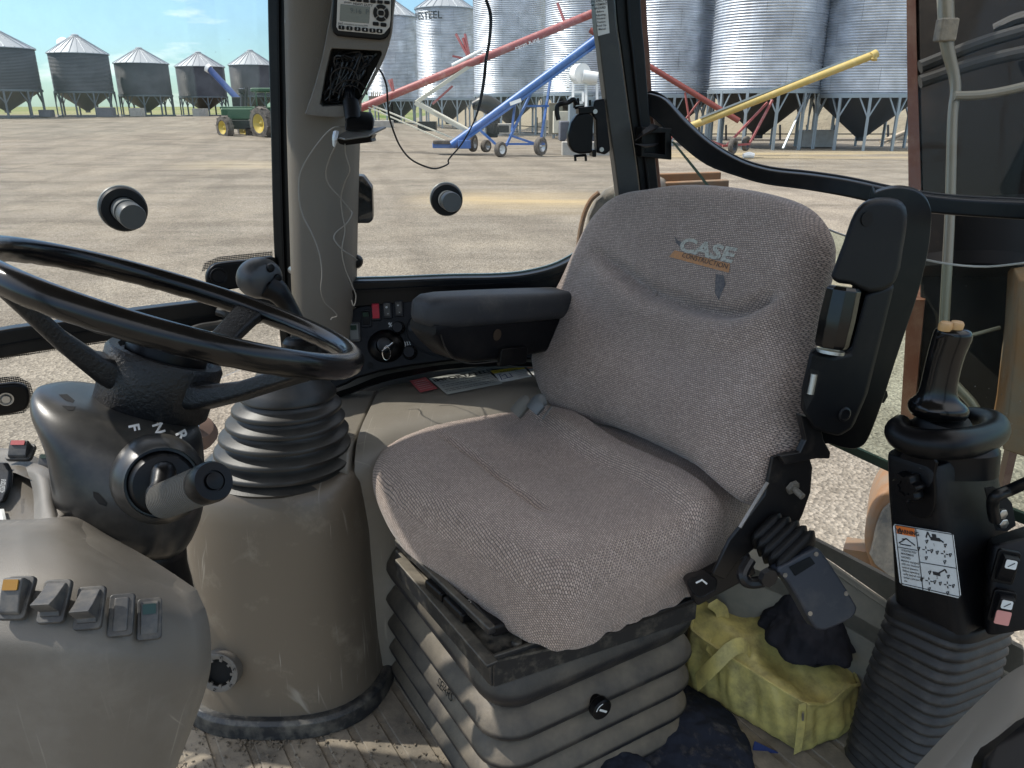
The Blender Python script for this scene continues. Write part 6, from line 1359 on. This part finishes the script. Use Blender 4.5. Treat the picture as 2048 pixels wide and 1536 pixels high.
cloth('dark_rag', [(1195, 1480), (1230, 1440), (1290, 1400), (1340, 1370), (1400, 1380), (1450, 1420), (1490, 1470), (1510, 1520), (1500, 1580), (1400, 1610), (1280, 1600), (1200, 1570)], -.999, .025, navym, 'dark navy rag crumpled on the floor in front of the yellow bag', 'rag', 3, .004, fold=12, dsp=(.07, .032))
cloth('dark_rag', [(1180, 1500), (1220, 1480), (1260, 1500), (1300, 1540), (1290, 1600), (1180, 1620)], -.985, .02, navym, 'small dark rag bunched against the foot of the seat bellows', 'rag', 8, .004, fold=12, dsp=(.07, .03))
# yellow bag
bag = thing('yellow_bag', 'dirty yellow vinyl zip bag with strap on the cab floor beside the seat', 'bag', cz(.46, 1.12, -1))
pl_b = [(.466, .985), (.471, .982), (.52, 1.00), (.575, 1.03), (.58, 1.08), (.54, 1.19), (.49, 1.27), (.42, 1.28), (.37, 1.24), (.335, 1.19), (.318, 1.14), (.33, 1.125), (.40, 1.055)]
rmb = resample([V((x, y, 0)) for x, y in pl_b], 120); cb = sum(rmb, V()) / 120 ; loops = []
def bagz(q, s_): return -.905 + .05 * sst((q.y - .98) / .25) + .006 * sin(q.x * 60 + q.y * 37) + .010 * sin(q.y * 47 - q.x * 21 + 1.5 * sin(q.x * 33)) * (1 - s_)
for s_, t in ((.97, 0.), (1.0, .03), (1.02, .2), (1.03, .4), (1.02, .6), (1.015, .8), (1.01, .93), (1.0, .985), (.985, 1.0)):
    lp = []
    for i, p in enumerate(rmb):
        q = cb + (p - cb) * s_; wv = .006 * sin(i * .55 + 3 * t) * sin(pi * t) + .004 * sin(i * 1.7 + 5 * t) * sin(pi * t); o_ = (p - cb).normalized() * wv; lp.append(cz(q.x + o_.x, q.y + o_.y, -1 + (bagz(q, 1) + 1) * t))
    loops.append(lp)
for s_ in (.96, .9, .82, .73, .64, .55, .45, .35, .25, .15, .05):
    loops.append([cz(*(cb + (p - cb) * s_).to_2d(), bagz(cb + (p - cb) * s_, s_)) for p in rmb])
m = MB(); m.loft(loops); m.build('bag_body', bagm, bag, ang=70, disp=(.035, .010), sub=1)
pip = [cz(*(cb + (p - cb) * 1.0).to_2d(), bagz(p, 1) + .002) for p in rmb]; m = MB(); m.tube(pip, .0028, 6, 2, closed=True); m.build('piping', bagm, bag)
m = MB(); m.band([D(1598, 1408, 1.223), D(1594, 1455, 1.235), D(1588, 1508, 1.25)], [D(1614, 1402, 1.222), D(1612, 1450, 1.235), D(1604, 1500, 1.25)], V((-.002, -.003, 0))); m.build('zip_flap', bagm, bag, bev=.001)
m = MB(); m.beam(D(1606, 1425, 1.218), D(1606, 1440, 1.222), .004, .003); m.build('zip_pull', steel, bag)
m = MB(); m.band([D(1390, 1350, 1.33), D(1420, 1320, 1.30), D(1455, 1288, 1.29), D(1485, 1280, 1.30), D(1505, 1300, 1.31)], [D(1395, 1385, 1.32), D(1430, 1352, 1.29), D(1468, 1315, 1.285), D(1490, 1308, 1.29), D(1500, 1318, 1.30)], V((.001, .002, .004))); m.build('carry_strap', bagm, bag, bev=.001)
m = MB(); m.band([D(1415, 1215, 1.37), D(1432, 1230, 1.375), D(1430, 1262, 1.36), D(1412, 1300, 1.34)], [D(1432, 1205, 1.38), D(1454, 1226, 1.385), D(1452, 1270, 1.37), D(1428, 1320, 1.345)], V((.003, .006, .004))); m.build('side_flap', bagm, bag, bev=.001)
cloth('black_jacket', [(1512, 1215), (1522, 1185), (1548, 1170), (1580, 1178), (1610, 1190), (1660, 1205), (1720, 1222), (1750, 1250), (1720, 1290), (1705, 1325), (1650, 1342), (1600, 1335), (1555, 1302), (1525, 1262)], -.862, .060, clothm, 'crumpled black jacket lying on top of the yellow bag', 'jacket', 5, .004, fold=14, dsp=(.06, .034))
m = MB(); m.slab([D(1508, 1480, 1.27), D(1560, 1505, 1.27), D(1550, 1570, 1.27), D(1495, 1560, 1.28)], V((0, 0, -.012))); tag(m.build('blue_strap', M('blue_webbing', (.012, .025, .10), .8, bump=(500, .8, .001)), None, bev=.003, origin=D(1530, 1520, 1.27)), 'dark blue webbing strap at the bottom edge under the yellow bag', 'strap')
# ================================================================== JOYSTICK TOWER
jt = thing('joystick_tower', 'black backhoe joystick tower with warning sticker on tall ribbed bellows', 'joystick tower', D(1850, 1450, 1.08))
def quadloop(pts, r_=.2, n=4):
    c_ = sum(pts, V()) / len(pts); out = []; k = len(pts)
    for i in range(k):
        a, b, c__ = pts[i - 1], pts[i], pts[(i + 1) % k]
        p0, p2 = b.lerp(a, r_), b.lerp(c__, r_)
        for j in range(n + 1):
            t = j / n; out.append(p0 * (1 - t) ** 2 + b * (2 * t * (1 - t)) + p2 * t * t)
    return out
def tl(L_, C_, R_, B_, r_=.16): return quadloop([D(*L_), D(*C_), D(*R_), D(*B_)], r_)
m = MB(); m.loft([tl((1768, 905, .93), (1872, 935, .865), (1990, 885, .93), (1900, 850, 1.0)), tl((1766, 915, .93), (1872, 950, .862), (1996, 900, .93), (1900, 870, 1.0)),
    tl((1768, 985, .945), (1880, 1020, .875), (2012, 985, .945), (1900, 930, 1.02)), tl((1775, 1080, .965), (1900, 1120, .89), (2030, 1085, .955), (1900, 1020, 1.04)), tl((1782, 1205, .99), (1925, 1278, .905), (2062, 1240, .97), (1890, 1120, 1.07))])
m.build('tower_shell', black2, jt, ang=60, bev=.004)
m = MB(); m.loft([tl((1975, 1075, .93), (1985, 1090, .88), (2110, 1060, .88), (2080, 1040, .95), .25), tl((1965, 1120, .935), (1978, 1140, .875), (2120, 1110, .87), (2090, 1080, .95), .25), tl((1962, 1250, .945), (1975, 1275, .895), (2120, 1250, .88), (2090, 1200, .96), .25)]); m.build('switch_pod', black2, jt, ang=60, bev=.004)
# bellows below
m = MB(); loops = []; NB = 17
T_ = [(1752, 1222, 1.0), (1925, 1296, .905), (2052, 1250, .97), (1880, 1150, 1.08)]; Bm = [(1668, 1500, 1.19), (1805, 1640, 1.08), (1962, 1560, 1.15), (1820, 1420, 1.27)]
Tw = [D(*p) for p in T_]; Bw = [D(*p) for p in Bm]
for k in range(NB):
    for dt, s_ in ((0, .90), (.12, .925), (.36, .985), (.52, 1.0), (.66, .985), (.86, .905)):
        t = (k + dt) / NB; bow = 1 + .03 * sin(pi * t); q = [a.lerp(b, t) for a, b in zip(Tw, Bw)]; c_ = sum(q, V()) / 4; loops.append(quadloop([c_ + (p - c_) * (s_ * bow) for p in q], .26, 4))
m.loft(loops); m.build('ribbed_bellows', M('tower_bellows', (.009, .0095, .011), .5, bump=(400, .3, .0006), dust=(DUSTC, .15, 25, .5, .8), updust=((.2, .18, .15), .10, 14)), jt, ang=75)
m = MB(); m.loft([quadloop([c_ + (p - c_) * s_ for p in [D(*x) for x in T_]], .24) for c_, s_ in [(sum([D(*x) for x in T_], V()) / 4, 1.0)]] + [quadloop([p + V((0, 0, .012)) for p in [D(*x) for x in T_]], .24)] + [quadloop([sum([D(*x) for x in T_], V()) / 4 + (p - sum([D(*x) for x in T_], V()) / 4) * .92 + V((0, 0, .018)) for p in [D(*x) for x in T_]], .24)]); m.build('bellows_collar', rubber, jt, ang=60)
# warning decal on the near left face
DP = Plane(D(1800, 1080, .935), (V((0, 0, 1)).cross(D(1900, 1120, .89) - D(1775, 1080, .965))).normalized() * -1)
fA, fB, fC = D(1778, 1120, .972), D(1893, 1090, .885), D(1905, 1230, .897)
nn_ = (fB - fA).cross(fC - fA).normalized(); nn_ = nn_ if nn_.dot(CAM - fA) > 0 else -nn_
DP = Plane(fA, nn_); DP.p = fA + nn_ * .006
dq = [(1790, 1048), (1900, 1066), (1907, 1070), (1922, 1190), (1917, 1196), (1807, 1170), (1800, 1164), (1787, 1053)]
dc = decal(DP, dq, labelw, 'warning_decal', jt, 0, .0008)
decal(DP, [(1792, 1051), (1829, 1057), (1831, 1074), (1794, 1067)], orangelab, 'decal_heading', dc, .0012, .0003)
ptext(DP, 'WARNING', 1815, 1065, 1828, 1067.2, .0068, ink, dc, 'decal_text', .002, .03)
m = MB()
def dl(a, b, w_=.0008): m.beam(DP(*a, .0014), DP(*b, .0014), w_, .0004, upv=DP.n)
tri = [(1796, 1066), (1800, 1056), (1804, 1067.5)]
dl(tri[0], tri[1], .0014); dl(tri[1], tri[2], .0014); dl(tri[2], tri[0], .0014)
for a, b in (((1831, 1056), (1846, 1182)), ((1838, 1124), (1914, 1137)), ((1796, 1094), (1834, 1101)), ((1791, 1050), (1905, 1069)), ((1905, 1069), (1920, 1194)), ((1920, 1194), (1803, 1167)), ((1803, 1167), (1790, 1050))): dl(a, b)
# machine silhouettes and lever crosses
for a, b, w_ in (((1852, 1075), (1855, 1064), .0016), ((1855, 1064), (1861, 1076), .0016), ((1861, 1077), (1880, 1080), .004), ((1864, 1071), (1872, 1072), .004), ((1880, 1080), (1887, 1085), .0018), ((1866, 1146), (1880, 1149), .004), ((1878, 1146), (1890, 1139), .0016), ((1890, 1139), (1893, 1146), .0016), ((1798, 1086), (1812, 1077), .0014), ((1812, 1077), (1830, 1091), .0014), ((1800, 1088), (1822, 1092), .0012), ((1804, 1078), (1812, 1078), .001)): dl(a, b, w_)
for (cx_, cy_) in ((1852, 1100), (1889, 1108), (1858, 1162), (1895, 1170)):
    for dx, dy in ((7, 1.2), (-7, -1.2), (.8, 7), (-.8, -7)): dl((cx_ + dx * .35, cy_ + dy * .35), (cx_ + dx, cy_ + dy), .0011)
    for ox, oy in ((-14, -3), (12, 2), (2, -17), (1, 16)): 
        dl((cx_ + ox - 3, cy_ + oy - 2), (cx_ + ox + 2, cy_ + oy - 3)); dl((cx_ + ox + 2, cy_ + oy - 3), (cx_ + ox - 1, cy_ + oy + 4)); dl((cx_ + ox - 1, cy_ + oy + 4), (cx_ + ox - 3, cy_ + oy - 2))
m.build('pictogram', ink, dc, flat=True)
for k, s_ in enumerate(('UNEXPECTED', 'MOVEMENT', 'HAZARD', 'Machine equipped', 'with two backhoe', 'control patterns.', 'Before operating', 'verify desired control', 'pattern selected for', 'use')):
    x = 1799 + k * 1.0 if k > 2 else 1802; y = 1100 + k * 6.8; b_ = .012; pl_ = DP; a = DP(x, y, .0016); xx = (DP(x + 30, y + 6, .0016) - a).normalized(); m = MB(); m.text(s_, a, xx, nn_.cross(xx), .0036, 0, 'LEFT', b_); m.build('decal_text', ink, dc, flat=True)
for (x, y, s_) in ((1868, 1090, '1'), (1874, 1155, '2')): ptext(DP, s_, x, y, x + 10, y + 1.6, .005, ink, dc, 'decal_text', .0016, 0)
# star knob in its recess
m = MB(); q = catmull([V((x, y, 0)) for x, y in ((1806, 905), (1806, 960), (1812, 1000), (1825, 1026), (1848, 1036), (1868, 1028), (1876, 1000), (1874, 950), (1874, 915))], 3, True)
m.slab([DP(v.x, v.y, .001) for v in q], DP.n * .004); m.build('slot_plate', black, jt, bev=.002)
kc = DP(1822, 972, .012); m = MB(); lp0 = []; u_, v_, _ = frame(DP.n)
for i in range(70): a = 2 * pi * i / 70; r_ = .0165 + .0022 * cos(7 * a); lp0.append((u_ * cos(a) + v_ * sin(a)) * r_)
m.loft([[kc + p * .9 - DP.n * .004 for p in lp0], [kc + p - DP.n * .001 for p in lp0], [kc + p + DP.n * .008 for p in lp0], [kc + p * .9 + DP.n * .011 for p in lp0], [kc + p * .5 + DP.n * .011 for p in lp0], [kc + p * .47 + DP.n * .009 for p in lp0]]); m.lathe([(.006, -.015), (.006, .0)], kc, DP.n, 16); m.build('star_knob', black, jt, ang=40)
m = MB(); m.lathe([(.0035, 0), (.0035, .002), (.001, .002)], DP(1843, 941, .005), DP.n, 14); m.build('rivet', steel, jt)
# switches on the pod
SP = Plane(D(2010, 1170, .872), (-.28, -.95, .12))
for (px, py, ln, lab) in ((2011, 1133, None, None), (2003, 1212, pink_i, 'rocker switch with faded pink lower lens')):
    c_ = SP(px, py, .0); f_ = rocker(jt, c_, (SP(px + 10, py + 2) - c_), SP.n, .023, .040, (black, black2), 3, lab=lab)
    m = MB(); q = c_ + V((0, 0, 1)) * .009 + SP.n * .0125; x_ = (SP(px + 10, py + 2) - c_).normalized(); m.slab(rrect(q, x_, SP.n.cross(x_), .0055, .005, .0015, 3), SP.n * .0014); sy = m.build('symbol_plate', labelw, f_)
    m = MB(); m.beam(q + SP.n * .0018 - x_ * .003 - UZ * .003, q + SP.n * .0018 + x_ * .003 + UZ * .003, .0009, .0004, upv=SP.n); m.build('symbol', ink, sy)
    if ln: m = MB(); q = c_ - UZ * .0095 + SP.n * .010; m.slab(rrect(q, x_, SP.n.cross(x_), .0075, .0085, .0015, 3), SP.n * .0016); m.build('lens', ln, f_)
# bolts and bent rod at right
BPn = Plane(D(1995, 1020, .90), (.2, -.97, .05))
m = MB(); m.slab([BPn(x, y, .001) for x, y in ((1967, 975), (1985, 972), (2005, 985), (2022, 1005), (2030, 1050), (2012, 1062), (1990, 1060), (1978, 1020))], BPn.n * .002); m.build('rod_slot', MATS['void_black'], jt, bev=.001)
for (x, y) in ((1999, 1025), (2001, 1044)): m = MB(); m.lathe([(.0065, 0), (.0065, .006), (.001, .007)], BPn(x, y, .004), BPn.n, 6); m.build('hex_bolt', steel, jt, bev=.0008)
m = MB(); m.tube([BPn(1990, 1040, .012), BPn(1985, 1010, .014), BPn(1992, 992, .02), D(2020, 980, .87), D(2060, 962, .85), D(2140, 925, .82)], .0066, 12); m.build('bent_rod', framem, jt)
# wrist ring
wr = thing('wrist_rest', 'thick black crescent wrist rest around the base of the joystick', 'wrist rest', D(1890, 870, .9))
m = MB(); m.tube([D(1935, 832, .985), D(1965, 838, .965), D(1988, 850, .94), D(1985, 868, .915), D(1950, 882, .885), D(1900, 889, .865), D(1850, 888, .875), D(1812, 878, .89), D(1796, 862, .905), D(1802, 848, .925)], [.012, .0145, .0165, .017, .0175, .0178, .0175, .0165, .015, .012], 16, 6); m.build('ring_pad', black, wr)
m = MB(); m.loft([ell(D(1892, z, d), a / FPX * d, b, 32, 3, V((1, 0, 0)), V((0, 1, 0))) for z, d, a, b in ((925, .93, 84, .05), (905, .928, 86, .05), (880, .925, 86, .052), (868, .925, 80, .048))]); m.build('ring_base', black, wr)
# joystick
js = thing('joystick', 'black pistol shaped joystick with two tan top buttons', 'joystick', D(1880, 850, .915))
m = MB(); m.lathe([(.034, .0), (.034, .008), (.030, .012), (.029, .018), (.026, .022), (.001, .022)], D(1882, 868, .915), (.0, -.12, 1), 32); m.build('boot_rings', rubber, js, ang=50)
jl = []
for (x, y, d, a, b) in ((1876, 838, .91, 45, .026), (1876, 826, .905, 53, .030), (1876, 812, .90, 55, .031), (1875, 803, .90, 48, .027), (1875, 797, .898, 38, .022), (1876, 780, .895, 31, .019), (1882, 750, .89, 31, .019), (1889, 720, .885, 31, .019), (1897, 695, .88, 32, .020), (1905, 675, .875, 34, .021), (1907, 664, .872, 33, .020), (1906, 657, .870, 28, .016), (1905, 654, .87, 12, .006)):
    jl.append(ell(D(x, y, d), a / FPX * d, b, 36, 2.3, V((1, 0, 0)), V((0, 1, -.1)).normalized()))
m = MB(); m.loft(jl); m.build('grip', gloss, js, ang=70, sub=1)
for (x, y) in ((1891, 652), (1913, 651)):
    m = MB(); m.lathe([(.0065, -.004), (.0068, .002), (.0055, .005), (.001, .006)], D(x, y + 1, .862), (0, -.1, 1), 18, sx=1.15); m.build('thumb_button', tan, js)
m = MB(); m.tube([D(1874, 676, .857), D(1893, 670, .85), D(1906, 672, .852)], .0015, 6); m.build('grip_seam', black2, js)
# ================================================================== BOTTOM RIGHT TRIM
m = MB(); m.patch([[D(2160, 1290, .80), D(2048, 1345, .80), D(1985, 1400, .80), D(1915, 1470, .80), D(1845, 1545, .80), D(1780, 1620, .80)], [D(2160, 1400, .75), D(2060, 1440, .75), D(2000, 1480, .75), D(1950, 1520, .75), D(1900, 1570, .75), D(1850, 1640, .75)], [D(2160, 1560, .72), D(2100, 1580, .72), D(2050, 1600, .72), D(2000, 1620, .72), D(1960, 1640, .72), D(1920, 1680, .72)]], 5, (.0, .015, -.01))
bp_ = thing('door_sill_trim', 'beige grey moulded trim panel at the bottom right corner', 'trim panel', D(1980, 1500, .78)); m.build('trim_shell', M('beige_trim', (.21, .19, .16), .5, bump=(900, .3, .0005)), bp_, ang=60)
bl_ = MB(); bl_.slab([D(1960, 1560, .66), D(1972, 1515, .67), D(2000, 1490, .68), (D(2060, 1440, .69)), D(2180, 1380, .70), D(2180, 1600, .66)], V((.01, .03, -.03))); tag(bl_.build('black_corner_pad', black, None, bev=.008, origin=D(2040, 1520, .68)), 'glossy black rubber corner poking into the bottom right of the picture', 'pad')

# ================================================================== MACHINE OUTSIDE THE REAR WINDOW
bo_ = thing('backhoe_boom', 'dark upright backhoe boom with brown rusty edge behind the rear glass', 'boom', D(1930, 600, 1.75))
m = MB(); m.slab([D(1828, -500, 1.8), D(1832, 0, 1.8), (D(1840, 400, 1.8)), D(1842, 860, 1.85), D(2030, 900, 1.75), D(2200, 860, 1.62), D(2200, -500, 1.55)], V((.25, .5, 0))); m.build('boom_plate', boomk, bo_, bev=.01)
m = MB(); m.band([D(1811, -500, 1.79), D(1813, 0, 1.79), D(1817, 380, 1.79)], [D(1829, -500, 1.795), D(1831, 0, 1.795), D(1842, 380, 1.795)], V((.2, .34, 0))); m.band([D(1815, 600, 1.80), D(1808, 720, 1.80), D(1800, 850, 1.80)], [D(1850, 600, 1.80), D(1838, 720, 1.80), D(1826, 850, 1.80)], V((.2, .34, 0))); m.build('rusty_edge', brownp, bo_)
m = MB(); m.tube([D(1945, 400, 1.70), D(1940, 530, 1.72)], .115, 32, smooth=False); m.tube([D(1940, 520, 1.72), D(1938, 545, 1.72)], .12, 32, smooth=False); m.build('cylinder', boomk, bo_)
for k, (a, b) in enumerate((((1840, 134), (2080, 52)), ((1840, 164), (2080, 97)), ((1990, 60), (2080, 30)))):
    m = MB(); m.tube([D(*a, 1.66), D((a[0] + b[0]) / 2, (a[1] + b[1]) / 2 - 6, 1.63), D(*b, 1.60)], .014, 10); m.build('hydraulic_hose', M('grey_hose', (.018, .017, .015), .6), bo_)
m = MB(); m.tube([D(1886, -120, 1.60), D(1893, 50, 1.60), D(1895, 95, 1.60), D(1908, 150, 1.60), D(1911, 185, 1.60), D(1905, 240, 1.60), D(1900, 420, 1.60), D(1893, 560, 1.60), D(1886, 700, 1.60), D(1888, 745, 1.60), D(1915, 775, 1.58), D(1950, 815, 1.56), D(1955, 850, 1.56)], [.016, .016, .013, .011, .0105, .010, .010, .010, .010, .010, .010, .0095, .009], 12); m.build('steel_pipe', hosep, bo_)
m = MB(); m.tube([D(1908, 192, 1.59), D(1960, 190, 1.585), D(2010, 182, 1.58), D(2080, 165, 1.57)], .0095, 10); m.tube([D(1893, 665, 1.59), D(1930, 672, 1.58), D(2000, 655, 1.57)], .004, 8); m.build('pipe_branch', hosep, bo_)
m = MB(); m.box(D(1892, 60, 1.59), (.018, .015, .022)); m.build('pipe_clamp', mud, bo_, bev=.004)
m = MB(); m.slab([D(2038, 560, 1.5), D(2030, 700, 1.5), D(2012, 860, 1.5), D(2005, 900, 1.5), D(2250, 980, 1.4), D(2250, 560, 1.4)], V((.1, .2, 0))); tag(m.build('boom_side_plate', ochre, None, bev=.004, origin=D(2100, 760, 1.48)), 'orange painted steel plate at the right edge behind the rear glass', 'plate')
m = MB(); m.slab([D(2020, 900, 1.9), D(2035, 905, 1.9), D(2010, 1010, 1.9), D(1995, 1010, 1.9)], V((.02, .05, 0))); tag(m.build('orange_bar', brownp, None, origin=D(2015, 950, 1.9)), 'narrow brown bar slanting below the orange plate at the right edge', 'bar')
# stabiliser foot
sf = thing('stabiliser_foot', 'rust orange rounded steel stabiliser foot on the gravel left of the joystick tower', 'stabiliser foot', D(1760, 1150, 2.3))
m = MB(); q = catmull([V((x, y, 0)) for x, y in ((1735, 1120), (1728, 1080), (1735, 1035), (1750, 1000), (1775, 975), (1850, 950), (1950, 1000), (1960, 1150), (1850, 1200), (1760, 1160))], 3, True)
m.slab([D(v.x, v.y, 2.3) for v in q], V((.15, .3, -.05))); m.build('foot_plate', ochre, sf, bev=.03, seg=4)
m = MB(); q = catmull([V((x, y, 0)) for x, y in ((1752, 1130), (1750, 1080), (1760, 1040), (1780, 1010), (1850, 980), (1930, 1010), (1930, 1130), (1850, 1180))], 3, True)
m.slab([D(v.x, v.y, 2.29) for v in q], V((0, .03, 0))); m.build('worn_face', mud, sf)
m = MB(); m.beam(D(1690, 1100, 2.4), D(1760, 1110, 2.35), .08, .05); m.build('foot_arm', ochre, sf)
# rear fender by the pillar, orange rail
fe = thing('rear_fender', 'mud spattered dark fender with orange edge outside the side glass by the pillar', 'fender', W2(1190, 480, -.4))
FP = Plane(W2(1190, 450, -.35), (-.3, -.93, 0))
m = MB(); m.slab([FP(x, y) for x, y in ((1160, 560), (1163, 480), (1172, 430), (1186, 398), (1210, 378), (1240, 366), (1300, 380), (1300, 700), (1150, 700))], -FP.n * .35); m.build('fender_skin', mud, fe, bev=.02, seg=3)
m = MB(); m.tube([FP(x, y, .004) for x, y in ((1146, 700), (1152, 560), (1158, 480), (1168, 430), (1182, 400), (1198, 385))], .006, 8); m.build('orange_edge', ochre, fe)
m = MB(); m.beam(D(1311, 366, 2.1), D(1440, 362, 2.1), .02, .05); m.beam(D(1311, 378, 2.08), D(1455, 372, 2.08), .03, .035); tag(m.build('orange_rail', ochre, None, bev=.004, origin=D(1380, 370, 2.1)), 'short orange steel rail seen just above the backrest', 'rail')

for o in S.objects:
    if '_o' in o: del o['_o']
